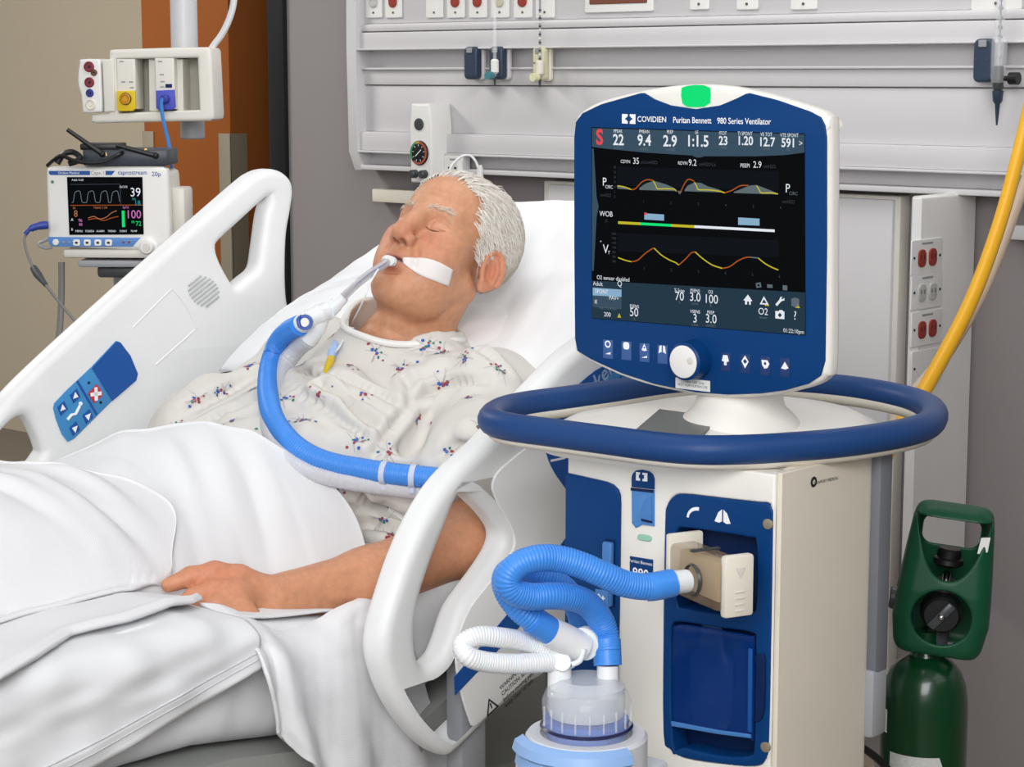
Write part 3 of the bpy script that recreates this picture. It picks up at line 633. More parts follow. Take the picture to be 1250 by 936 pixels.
sy.plate([[(p[0] - .022 + .016 * math.cos(a), p[1] - .008 + .014 * math.sin(a)) for a in np.linspace(math.pi, 1.5, 8)] + [(p[0] - .022 + .013 * math.cos(a), p[1] - .008 + .010 * math.sin(a)) for a in np.linspace(1.5, math.pi, 8)]], .0003, 0, z0=.0022, M=PBM)
for s in (-1, 1): sy.plate([[(p[0] + .012 + s * a, p[1] + b) for a, b in ((.001, .008), (.001, -.006), (.005, -.008), (.011, -.007), (.006, .004))][::s]], .0003, 0, z0=.0022, M=PBM)
vpart('lung_symbol', sy, inkwhite, rpan, props={'kind': 'stuff'})
for x, y in ((943 - 4, 639), (936, 911)):
    p = bpz(x, y); vpart('panel_screw', MB().lathe([(.006, 0), (.006, .003), (.0035, .004), (.0001, .0035)], 16, PBM @ T(p[0], p[1], .001)), bronze, rpan)
dr = smooth2(bpoly([(822, 775), (826, 764), (836, 762), (880, 769), (916, 776), (921, 786), (920, 895), (914, 900), (880, 896), (830, 886), (822, 880)]), 3)
vpart('water_trap_door', MB().plate([dr], .006, .002, z0=-.004, M=PBM), bluewindow, rpan)
vpart('door_ledge', MB().plate([bpoly([(822, 879), (880, 890), (919, 895), (919, 900), (880, 895), (822, 885)])], .003, .001, z0=.002, M=PBM), midblue, rpan)
vpart('door_latch', MB().plate([bpoly([(916, 790), (921, 791), (920, 893), (915, 892)])], .003, .001, z0=.002, M=PBM), railblue, rpan)
p = bpz(868, 830)
vpart('water_trap_vial', MB().lathe([(.0001, -.06), (.022, -.055), (.030, -.03), (.030, .03), (.018, .045), (.014, .07), (.0001, .07)], 24, PBM @ T(p[0] - .012, p[1] - .01, -.018) @ Matrix.Diagonal((1, 1, .38, 1)) @ RX(-90)), mat('vial_blue', rgb(60, 92, 150), .25), rpan)
vpart('door_grip', MB().plate([smooth2(bpoly([(923.5, 800), (930, 798), (936, 802), (935, 866), (928, 880), (923, 878), (925, 865), (926, 812)]), 2)], .004, .001, z0=.001, M=PBM), navydark, rpan)
# narrow centre column: badge, blue window, lamp, model plate
bd = vpart('badge', MB().plate([bpoly([(772, 594), (772, 582), (773.5, 577.5), (777, 574), (785, 573), (793, 575), (797.5, 578.5), (799.5, 584), (799.5, 597)])], .003, .001, z0=-.0005, M=PBM), navy)
lg = MB()
lg.plate([bpoly([(778, 575.5), (783, 576), (783, 578.5), (781.5, 579), (781.5, 583), (783, 583.5), (783, 586.3), (778, 585.8)])], .0003, 0, z0=.0026, M=PBM); lg.plate([bpoly([(792, 577), (786, 576.4), (786, 579), (788, 579.3), (788, 583.5), (786, 584), (786, 586.8), (792, 587.2)])], .0003, 0, z0=.0026, M=PBM)
vpart('logo', lg, inkwhite, bd)
wn = vpart('flow_sensor_window', MB().plate([bpoly([(772, 595), (799.5, 598), (799.5, 642), (785, 640), (777, 644), (772.5, 638)])], .003, .001, z0=-.0005, M=PBM), mat('window_sky_blue', rgb(70, 130, 195), .15))
vpart('sensor_body', MB().plate([bpoly([(789, 610), (797, 605), (798, 636), (785, 633), (783, 628)])], .002, .0008, z0=.002, M=PBM), midblue, wn); vpart('sensor_slot', MB().plate([bpoly([(785, 632), (798, 635), (798, 638), (785, 635)])], .001, 0, z0=.003, M=PBM), navydark, wn)
vpart('window_header', MB().plate([bpoly([(772, 594.5), (799.5, 597.5), (799.5, 601), (772, 598)])], .001, 0, z0=.0025, M=PBM), navydark, wn)
vpart('status_light', MB().plate([smooth2(bpoly([(779, 656), (781, 651.5), (793, 653), (796, 656), (794, 660.5), (781, 658.5)]), 2)], .002, .0008, z0=0, M=PBM), mat('pale_green_lamp', rgb(150, 200, 178), .4))
mpn = vpart('model_plate', MB().plate([bpoly([(769.5, 678.5), (797.5, 683), (797, 728), (769, 722)])], .002, .0006, z0=-.0005, M=PBM), navy)
q = bpz(783, 700); r2 = bpz(783, 686); tb = MB().text('980', .016, PBM @ T(q[0], q[1], .0018), 'CENTER', 0, bold=.0003); tb.text('Puritan Bennett', .0055, PBM @ T(r2[0], r2[1], .0018), 'CENTER', 0)
vpart('lettering', tb, inkwhite, mpn)
# left panel details
ds = vpart('latch_slot', MB().plate([bpoly([(742, 656), (754, 658), (754, 740), (742, 738)])], .001, 0, z0=.005, M=PBM), navydark)
vpart('release_latch', MB().plate([smooth2(bpoly([(742.5, 662), (744, 659), (752, 660.5), (753.5, 663), (752, 738), (742, 737)]), 1)], .008, .002, z0=.005, M=PBM), midblue)
ll = vpart('latch_label', MB().plate([bpoly([(736, 716), (752, 718), (752, 738), (748, 741), (737, 738)])], .003, .001, z0=.0125, M=PBM), midblue); q = bpz(743.5, 727)
vpart('lettering', MB().text('0+', .012, PBM @ T(q[0], q[1], .0158), 'CENTER', 0, bold=.0003), inkwhite, ll)
vpart('side_bumper', MB().plate([smooth2(bpoly([(694, 618), (684, 625), (681, 640), (681, 660), (685, 671), (694, 675)]), 3)], .06, .01, z0=-.1, M=PBM), navy)
# right side: grey column and label
q0 = np.array([PB[0], PB[1], 0]) + XV * (xr - .006) - NV * .205
cb = MB(); cb.box((.008, 0, (ztop + .78) / 2 + .01), (.03, .03, ztop - .78), .006, M=frame(q0, XV, -NV, W)); vpart('rear_column', cb, mat('column_grey', rgb(108, 111, 117), .5))
cb = MB(); cb.box((.006, -.002, .755), (.034, .034, .085), .006, M=frame(q0, XV, -NV, W)); vpart('rear_column_foot', cb, greyplastic)
e1 = np.array([xr + .001, -.003]); e2 = np.array([xr + .008, -.178]); sd = (e1 - e2) / np.linalg.norm(e1 - e2); so = np.array([PB[0], PB[1], 0]) + XV * e1[0] + NV * e1[1]
sx_ = -(XV * sd[0] + NV * sd[1]); sn = np.cross(sx_, W); SM = frame(so, sx_, W, sn)
def sp(x, y): a = onp(x, y, so, sn); return float((a - so) @ sx_), float(a[2])
sl = MB(); a = sp(993, 588); sl.lathe([(.0062, .0005), (.0045, .0012), (.0032, .0012), (.003, .0006)], 20, SM @ T(a[0], a[1], 0)); a = sp(1008, 586.5); sl.text('NEWPORT MEDICAL', .0052, SM @ T(a[0], a[1], .0008), 'CENTER', 0)
vpart('side_marking', sl, ink)
# base and casters (mostly below the frame)
bs = MB(); bs.plate([rrect(.46, .50, .10)], .07, .02, z0=.13, M=VM @ T(.0, .0, 0)); vpart('base', bs, ventwhite)
bs = MB().box((0, 0, .215), (.26, .2, .06), .01, M=VM); vpart('base_plinth', bs, navy)
for sx in (-1, 1):
    for sy in (-1, 1):
        c = vpart('caster', MB().lathe([(.012, -.014), (.04, -.014), (.05, -.008), (.05, .008), (.04, .014), (.012, .014)], 24, VM @ T(sx * .19, sy * .2, .05) @ RY(90)), black)
        vpart('caster_fork', MB().box((0, 0, .1), (.04, .05, .07), .008, M=VM @ T(sx * .19, sy * .2, 0)), greyplastic, c)

# ---- expiratory filter cartridge
fa = np.array([.44, -.90, 0]); fa /= np.linalg.norm(fa); fb = np.array([-fa[1], fa[0], 0]) ; fb = fb if fb[0] > 0 else -fb
fo_ = onp(867, 701, PB + NV * .04, NV)
FM_ = frame(fo_, fb, -fa, W)                         # local x right, y away from viewer, z up
flt = thing('breathing_filter', 'smoky clear filter cartridge with cream end plates on the ventilator front', 'filter', FM_)
build('cartridge', MB().box((-.007, 0, 0), (.036, .110, .057), .005), smoke, flt)
build('filter_pleats', MB().box((-.004, 0, 0), (.022, .085, .044), .003), mat('pleat_paper', rgb(206, 188, 158), .7), flt)
ep = build('end_plate', MB().box((.0, -.056, 0), (.038, .012, .07), .004), cream, flt)
for k in range(4): build('rib', MB().box((.0, -.0625, -.006 - .007 * k), (.012, .0012, .0022), .0004), offwhite, ep)
build('arrow_mark', MB().plate([[(-.006, .022), (.006, .022), (0, .010)]], .0012, .0003, M=T(0, -.0625, 0) @ RX(90)), offwhite, ep)
build('back_plate', MB().box((-.004, .05, .006), (.046, .009, .066), .003), cream, flt)
build('top_rib', MB().box((-.007, 0, .0295), (.037, .006, .003), .001), darkgrey, flt)
build('rim_ring', MB().lathe([(.0165, -.003), (.0185, 0), (.0165, .003)], 28, T(-.026, -.005, -.002) @ RY(90)), darkgrey, flt)

# ================================================================== HUMIDIFIER AND BREATHING HOSES
def hose(name, pts, r, m, label, cat='hose', corr=True, pitch=.0034, amp=.0004, group=None):
    P = spline(pts, 10)
    mb = corrugated(P, r, pitch, amp, 16) if corr else MB().tube(P, r, 16)
    return tag(build(name, mb, m, world=True, smooth=60), label, cat, group)
HC = atd(716, 862, 2.2); hcx, hcy = HC[0], HC[1]
wz = lambda y: float(onp(716, y, HC, np.array([0, 1.0, 0]))[2])
hum = thing('humidifier', 'grey white heated humidifier base with pale blue front guard in front of ventilator', 'humidifier', frame((hcx, hcy, wz(1010)), XV, -NV, W))
zb = wz(893); z0h = wz(1010)
hb_ = MB().lathe([(.0001, z0h), (.062, z0h), (.066, z0h + .01), (.066, zb - .004), (.063, zb), (.05, zb), (.05, zb - .012), (.0001, zb - .012)], 40, T(hcx, hcy, 0)); hb_.box((0.0, .05, (z0h + zb) / 2 - .02), (.09, .09, zb - z0h - .05), .01, M=frame((hcx, hcy, 0), XV, -NV, W))
build('heater_base', hb_, mat('humidifier_grey', rgb(214, 216, 220), .45), hum, world=True)
build('heater_plate', MB().lathe([(.0001, zb - .010), (.05, zb - .010)], 40, T(hcx, hcy, 0)), steel, hum, world=True)
gd = []
for i in range(29):
    a = math.radians(188 + 118 * i / 28); rr0, rr1 = .066, .078
    gd.append([(hcx + r * math.cos(a), hcy + r * math.sin(a), z) for r, z in ((rr0, zb - .028), (rr0, zb - .002), (rr0 + .003, zb + .001), (rr1, zb - .004), (rr1 + .003, zb - .014), (rr1 - .002, zb - .018), (rr1, zb - .030), (rr0, zb - .028))])
build('front_guard', MB().grid(gd), mat('guard_pale_blue', rgb(142, 178, 226), .35), hum, world=True)
build('skirt_panel', MB().lathe([(.072, z0h + .0), (.078, z0h + .01), (.076, zb - .034), (.066, zb - .03)], 30, T(hcx, hcy, 0), math.radians(170), math.radians(330)), white, hum, world=True)
tri = atd(752, 931, 2.13)
wt = MB(); 
for a0, a1 in (((-.008, -.006), (.008, -.006)), ((.008, -.006), (0, .008)), ((0, .008), (-.008, -.006))): wt.tube([(a0[0], 0, a0[1]), (a1[0], 0, a1[1])], .0006, 6)
wt.v = [(x + hcx + .037, y + hcy - .0575, z + zb - .034) for x, y, z in wt.v]
build('warning_triangle', wt, ink, hum, world=True)
ch = thing('water_chamber', 'clear plastic humidifier water chamber with blue water and two ports on top', 'water chamber', T(hcx, hcy, zb - .008))
zt = wz(838) - zb + .008
prof = [(.0001, .002), (.052, .002), (.053, .006), (.047, .010), (.0475, .024), (.048, zt * .55), (.0485, zt * .75), (.044, zt * .93), (.034, zt * 1.04), (.0001, zt * 1.08)]
build('chamber_shell', MB().lathe(prof, 44), clear, ch)
build('inner_float', MB().lathe([(.0001, .028), (.040, .028), (.042, .034), (.041, .06), (.03, .068), (.0001, .068)], 36), mat('float_milky', rgb(228, 233, 238), .2, alpha=.5), ch)
build('water', MB().lathe([(.0001, .005), (.044, .005), (.0455, .012), (.0455, .024), (.0001, .024)], 36), bluewater, ch)
build('seal_ring', MB().lathe([(.0482, .014), (.0505, .016), (.0482, .018)], 44), mat('seal_dark_blue', rgb(24, 30, 70), .3), ch)
for k in range(9):
    a = math.radians(200 + 18 * k); build('vertical_rib', MB().tube([(.0485 * math.cos(a), .0485 * math.sin(a), .02), (.0487 * math.cos(a), .0487 * math.sin(a), zt * .72)], .0012, 6), clear, ch)
PXL = lambda x, y, d: atd(x, y, d)
# port sockets and elbow pieces
dC = 2.2
build('port', MB().tube([PXL(742, 852, dC), PXL(742, 828, dC), PXL(742, 812, dC)], .0118, 20), clearwhite, ch, world=True)
build('port', MB().tube([PXL(683, 850, dC), PXL(683, 832, dC), PXL(683, 812, dC)], .0128, 20), clearwhite, ch, world=True)
elb = thing('tube_elbow', 'milky white elbow connector on the left port of the water chamber', 'connector', T(*PXL(683, 815, dC)))
build('elbow_body', MB().tube(spline([PXL(684, 815, dC), PXL(684, 803, dC), PXL(690, 795, dC), PXL(706, 786, dC)], 5), [.0135 + .002 * (i % 6 == 0) for i in range(16)], 20), clearwhite, elb, world=True)
build('sleeve', MB().tube([PXL(671, 770, dC - .02), PXL(690, 780, dC - .01), PXL(712, 791, dC)], [.0158, .0165, .0160], 22), clearwhite, elb, world=True)
build('test_port', MB().tube([PXL(688, 808, dC), PXL(686, 808, dC - .016)], [.011, .0095], 20), clearwhite, elb, world=True)
build('collar', MB().tube([PXL(712, 786, dC), PXL(718, 783, dC + .01)], [.018, .0175], 22), clearwhite, elb, world=True)
build('clamp_wire', MB().tube(spline([PXL(722, 776, dC), PXL(727, 786, dC), PXL(723, 800, dC)], 4), .0015, 8), chrome, elb, world=True)
build('finger_tab', MB().tube(spline([PXL(713, 792, dC - .02), PXL(708, 806, dC - .02), PXL(698, 811, dC - .02)], 5), [.003] * 11, 10), clearwhite, elb, world=True)
# hose A: filter -> arch over left -> back along B to the right port
A = [(838, 709, 2.19), (822, 711, 2.18), (795, 716, 2.17), (765, 713, 2.16), (738, 702, 2.15), (710, 690, 2.145), (682, 682, 2.14), (655, 681.5, 2.13), (632, 690, 2.125), (620, 706, 2.125), (626, 721, 2.13), (647, 728, 2.14), (672, 727, 2.15), (696, 729, 2.165), (716, 736, 2.185), (731, 753, 2.2), (739, 772, 2.205), (742, 795, 2.2), (742, 815, 2.2)]
A3 = [PXL(*a) for a in A]
hoseA = hose('breathing_hose', A3[1:18], .0142, hoseblue, 'bright blue ribbed hose looping from the filter down to the chamber right port')
build('hose_cuff', MB().tube(spline([A3[0], A3[1], PXL(812, 713, 2.177)], 4), [.0125] * 5 + [.0135] * 4, 20), clearwhite, hoseA, world=True, props={'label': 'white end cuff'})
build('hose_sleeve', MB().tube(spline([PXL(820, 711.5, 2.18), PXL(800, 715.5, 2.172), PXL(790, 716.5, 2.17)], 4), .0152, 20), hoseblue, hoseA, world=True)
build('hose_sleeve', MB().tube([PXL(740.5, 780, 2.204), PXL(742, 812, 2.2)], .0152, 20), hoseblue, hoseA, world=True)
# hose C: chamber left port sleeve -> up left -> behind
Cc = [(672, 771, 2.18), (655, 759, 2.17), (634, 743, 2.165), (620, 724, 2.17), (616, 706, 2.185), (626, 695, 2.205), (645, 697, 2.215), (668, 706, 2.225), (690, 720, 2.24), (706, 745, 2.26), (712, 775, 2.28)]
hoseC = hose('breathing_hose', [PXL(*a) for a in Cc], .0138, hoseblue, 'lower blue ribbed hose curling up from the white elbow behind the first loop')
build('hose_sleeve', MB().tube([PXL(676, 773, 2.182), PXL(650, 756, 2.168)], .0150, 20), hoseblue, hoseC, world=True)
# white corrugated hose loop
Wh = [(700, 800, 2.21), (675, 793, 2.2), (645, 784, 2.19), (610, 778, 2.17), (582, 777, 2.16), (565, 787, 2.155), (572, 801, 2.15), (595, 808, 2.16), (630, 810, 2.175), (665, 808, 2.19), (682, 807, 2.2)]
hose('heated_hose', [PXL(*a) for a in Wh], .0108, clearwhite, 'white ribbed hose loop left of the humidifier chamber', pitch=.003, amp=.0004)

# ================================================================== OXYGEN CYLINDER
OD = 2.75; oc = atd(1128, 880, OD); sc = OD / 2500
zo = lambda y: float(onp(1128, y, oc, np.array([0, 1.0, 0]))[2])
ox = thing('oxygen_cylinder', 'dark green oxygen cylinder with carrying guard standing behind the ventilator', 'gas cylinder', T(oc[0], oc[1], 0))
R0 = .0575; zs = zo(795)
build('tank', MB().lathe([(.0001, 0), (R0 - .01, 0), (R0, .012), (R0, zs - .085), (R0 * .985, zs - .062), (R0 * .93, zs - .042), (R0 * .82, zs - .026), (R0 * .62, zs - .013), (R0 * .38, zs - .004), (.0185, zs + .006), (.017, zs + .03), (.0001, zs + .03)], 48), green, ox)
lb = MB(); n = 24
for i, (a0, a1, z0, z1) in enumerate(((-150, -62, zo(1010), zo(908)), (-176, -158, zo(888), zo(860)))):
    g_ = []
    for k in range(n + 1):
        a = math.radians(a0 + (a1 - a0) * k / n); cut = .06 * max(0, (k / n - .8)) / .2 if i == 0 else 0
        g_.append([((R0 + .0006) * math.cos(a), (R0 + .0006) * math.sin(a), z) for z in (z0, max(z0 + .001, z1 - cut))])
    l_ = build('paper_label', MB().grid(g_), paper if i else mat('label_printed_grey', rgb(196, 198, 196), .6, var=.25, vscale=260), ox)
    if i == 0:
        d_ = []
        for s, e in (((0, 1), (1, 0)), ((1, 0), (0, -1)), ((0, -1), (-1, 0)), ((-1, 0), (0, 1))):
            for t in range(2): pass
            pts = []
            for t in np.linspace(0, 1, 5):
                a = math.radians(-78) + (s[0] + (e[0] - s[0]) * t) * .011 / R0; z = zo(938) + (s[1] + (e[1] - s[1]) * t) * .011
                pts.append(((R0 + .0012) * math.cos(a), (R0 + .0012) * math.sin(a), z))
            d_.append(pts)
        mb = MB(); [mb.tube(p_, .0009, 6) for p_ in d_]; build('hazard_diamond', mb, mat('hazard_red', rgb(190, 90, 70), .5), l_)
# guard is modelled further down with the distance-field helper
GM = T(oc[0] + .012, oc[1], zs - .002) @ RZ(-12) @ RY(6) @ Matrix.Diagonal((1.05, 1.05, 1.0, 1))
H = zo(613) - zs
def gadd(name, mb, m):
    mb.v = [tuple(GM @ Vector(v)) for v in mb.v]; return build(name, mb, m, ox, world=True)
gadd('valve_stem', MB().tube([(0, 0, 0), (0, 0, H * .5)], .014, 16), darkgrey)
rg = gadd('regulator_dial', MB().cyl((0, -.005, H * .30), (0, -.034, H * .30), .027, .024, 28, .003), black)
gadd('dial_bar', MB().box((0, -.037, H * .30), (.012, .006, .042), .003, M=T(0, 0, H * .30) @ RY(35) @ T(0, 0, -H * .30)), darkgrey)
gadd('dial_cap', MB().ball((0, -.041, H * .30), .0045, 12, 8), chrome)
gadd('flow_knob', MB().lathe([(.014, 0), (.019, .004), (.0185, .010), (.015, .012), (.015, .022), (.013, .024), (.0001, .024)], 24, T(0, -.004, H * .60)), black)
gadd('outlet_nipple', MB().tube([(.0, -.014, H * .50), (.0, -.014, H * .57)], [.005, .006], 12), chrome)
gadd('side_gauge', MB().cyl((-.05, 0, H * .33), (-.066, 0, H * .33), .016, .015, 20, .002), darkgrey)
gadd('sticker', MB().plate([[(-.006, -.012), (.006, -.008), (.007, .012), (-.004, .010)]], .001, 0, M=T(.0385, -.0335, H * .80) @ RX(90)), paper)
# cables at the foot of the ventilator
cb1 = [(1040, 905, 2.62), (1052, 912, 2.62), (1070, 925, 2.64), (1088, 945, 2.66), (1100, 980, 2.7), (1100, 1060, 2.7)]
tag(build('power_cable', MB().tube(spline([PXL(*a) for a in cb1], 6), .005, 10), black, world=True), 'black cable curving down beside the green cylinder label', 'cable')
cb2 = [(1046, 905, 2.66), (1052, 920, 2.66), (1062, 940, 2.68), (1066, 980, 2.7), (1060, 1060, 2.7)]
tag(build('gas_cable', MB().tube(spline([PXL(*a) for a in cb2], 6), .008, 10), beigehose, world=True), 'beige cable bundle hanging behind the lower right ventilator edge', 'cable')

# ================================================================== BED
def bu(x, y, u): return onp(x, y, B(u, 0, 0), U)          # photograph point on the upright plane at bed coordinate u
def vz_(x, y, u): q = tobed(bu(x, y, u)); return (-q[1], q[2])
bed = thing('hospital_bed', 'white electric hospital bed with raised head section and moulded side rails', 'bed', BEDM @ T(-.477, -.3, 0))
def bpart(name, mb, m, parent=None, **k): return build(name, mb, m, parent or bed, world=True, **k)
def sm2(pts, n=4): return [tuple(p) for p in spline(pts, n, True)]
# ---- near rail (outer face at u = 0)
NRM = frame(B(0, 0, 0), -VV, W, U)
npx = [(700, 432), (668, 464), (630, 504), (592, 545), (562, 572), (538, 601), (515, 641), (496, 685), (481, 730), (471, 765), (467.5, 797), (474, 828), (487, 860), (508, 892), (530, 914), (547, 924), (558, 921), (580, 900), (604, 876), (645, 840), (690, 798)]
nout = [vz_(x, y, 0) for x, y in npx] + [(.30, .90), (.44, .98), (.475, 1.02), (.485, 1.12), (.495, 1.24), (.50, 1.285), (.485, 1.315), (.455, 1.32), (.42, 1.305), (.32, 1.235), (.22, 1.165)]
nhole = [vz_(x, y, 0) for x, y in [(567, 604), (592, 619), (612, 642), (618, 658), (612, 676), (594, 703), (566, 742), (551, 783), (541, 804), (524, 815), (514, 803), (511, 775), (515, 738), (529, 692), (547, 646)]]
hh = [(.455, 1.27), (.35, 1.19), (.345, 1.175), (.375, 1.11), (.39, 1.105), (.435, 1.14), (.445, 1.19)]
nr = bpart('side_rail', MB().plate([sm2(nout), sm2(nhole)[::-1], sm2(hh)[::-1]], .046, .017, 5, z0=-.046, M=NRM), rail_white, props={'label': 'near white side rail with blue decal'})
pnl = [vz_(x, y, .0) for x, y in [(610, 572), (630, 555), (700, 495), (700, 700), (690, 780), (640, 828), (600, 866), (578, 886), (570, 874), (560, 840), (555, 808), (557, 780), (572, 742), (600, 706), (622, 676), (627, 660), (621, 640), (602, 605), (600, 588)]]
pnl = pnl[:2] + [(.14, 1.06), (.30, 1.17), (.33, 1.15), (.31, 1.0), (.22, .87)] + pnl[4:]
op = bpart('outer_panel', MB().plate([sm2(pnl, 3)], .004, .0015, 2, z0=-.001, M=NRM), panel_grey, nr)
def rdecal(pts, m, t=.0012, z0=.003, name='decal', parent=None, raw=False, Mx=None, uu=0.0): return bpart(name, MB().plate([pts if raw else [vz_(x, y, uu) for x, y in pts]], t, 0, z0=z0, M=Mx if Mx is not None else NRM), m, parent or op)
rdecal(sm2([vz_(x, y, 0) for x, y in [(735, 446), (705, 468), (680, 495), (664, 525), (663, 545), (670, 568), (684, 590), (700, 606), (730, 600), (800, 560), (830, 500), (800, 452), (770, 440)]], 3), railblue, raw=True)
rdecal([(552, 826), (553, 848), (625, 772), (700, 682), (700, 640), (640, 722)], railblue)
rdecal([(730, 470), (752, 448), (790, 452), (800, 500), (760, 505), (738, 500)], railblue2, z0=.0042)
rdecal([(744, 470), (754, 458), (759, 473), (750, 483)], railblue, z0=.0054, name='button')
q = vz_(748, 470, 0); bpart('arrow_mark', MB().plate([[(q[0] - .006, q[1] - .006), (q[0] + .006, q[1] - .006), (q[0], q[1] + .008)]], .0004, 0, z0=.0067, M=NRM), inkwhite, op)
q = vz_(722, 470, 0); bpart('lettering', MB().text('stryker', .032, NRM @ T(q[0], q[1], .0046) @ RZ(32), 'CENTER', 0, bold=.0005), mat('logo_pale', rgb(150, 180, 215), .4), op)
q = vz_(678, 560, 0); bpart('decal_line', MB().box((q[0], q[1], .0046), (.03, .003, .0004), M=NRM), inkwhite, op)
tq = vz_(592, 873, 0); ang = math.degrees(math.atan2(vz_(640, 828, 0)[1] - tq[1], vz_(640, 828, 0)[0] - tq[0]))
wt = MB().plate([[(-.013, -.01), (.013, -.01), (0, .012)], [(-.009, -.008), (.009, -.008), (0, .008)][::-1]], .0004, 0, z0=.0034, M=NRM @ T(tq[0] + .008, tq[1] + .012, 0) @ RZ(ang)); wt.box((0, 0, .0036), (.002, .008, .0004), M=NRM @ T(tq[0] + .008, tq[1] + .012, 0) @ RZ(ang))
bpart('warning_triangle', wt, ink, op)
tx = MB()
for k, s in enumerate(('WARNING: risk of injury', 'CAUTION: lower siderails', 'before moving patient', 'keep clear of rails')): tx.text(s, .0085, NRM @ T(tq[0] + .03, tq[1] + .02, 0) @ RZ(ang) @ T(.0, .012 - .0095 * k, .0036), 'LEFT', 0, bold=.0001)
bpart('warning_text', tx, ink, op)
# ---- far rail (inner face visible)
UF = -.955
FRM = frame(B(UF, 0, 0), -VV, W, U)
def fz(x, y): return vz_(x, y, UF)
fout = [fz(x, y) for x, y in [(361, 236), (359, 222), (351, 212), (340, 207), (328, 207), (315, 212), (300, 223), (240, 275), (180, 328), (120, 382), (60, 437), (22, 474), (2, 498), (-20, 528), (-38, 565), (-44, 605), (-30, 645), (0, 668), (50, 650), (150, 580), (250, 500), (340, 440), (375, 408), (364, 392), (355, 374), (352, 340), (353, 290), (358, 258)]]
fh1 = [fz(x, y) for x, y in [(329, 241), (300, 267), (272, 293), (267, 303), (272, 320), (285, 344), (291, 349), (305, 338), (317, 327), (321, 305), (327, 262), (331, 247)]]
fh2 = [fz(x, y) for x, y in [(34, 509), (44, 521), (55, 548), (53, 556), (36, 578), (20, 596), (0, 612), (-18, 612), (-26, 596), (-22, 570), (-8, 543), (12, 519), (24, 510)]]
fr_ = bpart('side_rail', MB().plate([sm2(fout), sm2(fh1, 3)[::-1], sm2(fh2, 3)[::-1]], .046, .016, 5, z0=-.046, M=FRM), rail_white, props={'label': 'far white side rail with blue control panel'})
def fdec(pts, m, t=.0016, z0=.0002, name='decal', n=0, parent=None):
    P = [fz(x, y) for x, y in pts]; return bpart(name, MB().plate([sm2(P, n) if n else P], t, .0004 if t > .001 else 0, 1, z0=z0, M=FRM), m, parent or fr_)
pan = fdec([(64.5, 498), (66, 492), (80, 477), (110, 449), (141, 416), (145, 417), (158, 434), (167, 455), (165, 464), (135, 490), (90, 535), (82, 539), (75, 530), (68, 512)], railblue2, .002, 0, 'control_panel')
fdec([(111, 449), (141, 416.5), (146, 418), (158, 434), (167, 456), (165, 464), (136, 489), (122, 466)], railblue, .001, .0022, 'panel_field', 0, pan)
fdec([(92, 465), (94, 464), (118, 505), (116, 507)], railblue, .0008, .0022, 'panel_divider', 0, pan)
for x, y, up in ((75, 498, 1), (90.5, 483, 1), (90, 523, 0), (106, 508, 0)):
    b_ = fdec([(x - 6.5, y - 1), (x + 2, y - 9), (x + 6.5, y + 1), (x - 2, y + 9)], railblue, .0012, .0022, 'button', 0, pan)
    fdec([(x - 3, y + 3.5), (x + 3.5, y + 1), (x - .5, y - 5)] if up else [(x - 4, y - 1), (x + 3, y - 4), (x + .5, y + 5)], inkwhite, .0004, .0036, 'arrow_mark', 0, pan)
rb = fdec([(106, 480), (117, 468.5), (125, 481), (113.5, 492)], redsq, .0014, .0022, 'nurse_call_button', 0, pan)
c = fz(115.5, 480.5); cx = MB().box((c[0], c[1], .0040), (.022, .0062, .0006), M=FRM); cx.box((c[0], c[1], .0040), (.0062, .022, .0006), M=FRM); bpart('cross_mark', cx, inkwhite, pan)
pm = MB(); P = [fz(x, y) for x, y in ((81, 512), (86, 506), (91, 505), (96, 495))]; pm.tube([tuple(FRM @ Vector((a, b, .003))) for a, b in P], .0025, 8); c = fz(97, 492.5); pm.ball(tuple(FRM @ Vector((c[0], c[1], .003))), .0036, 10, 6); bpart('posture_symbol', pm, inkwhite, pan)
for x, y in ((107.5, 467), (122, 491)): c = fz(x, y); bpart('indicator', MB().lathe([(.0001, .0026), (.0026, .0026), (.0026, .002)], 10, FRM @ T(c[0], c[1], 0)), ink, pan)
for k in range(8):
    o = k - 3.5; hl = 17 * math.sqrt(max(.05, 1 - (o / 4.3) ** 2)); cx0, cy0 = 248.5 + o * 3.1, 355.5 + o * 3.6
    P = [fz(cx0 - hl * .78, cy0 + hl * .62), fz(cx0 + hl * .78, cy0 - hl * .62)]
    bpart('speaker_slot', MB().tube([tuple(FRM @ Vector((a, b, .0))) for a, b in P], .0022, 6), mat('slot_grey', rgb(176, 178, 180), .6) if k == 0 else MATS['slot_grey'], fr_)
sv = [(fz(x, y)) for x, y in ((162, 400), (205, 357), (212, 355), (228, 375), (238, 398), (236, 404), (190, 445))]
bpart('panel_seam', MB().tube([tuple(FRM @ Vector((a, b, .0))) for a, b in spline(sv, 5)], .0012, 6), panel_grey, fr_)
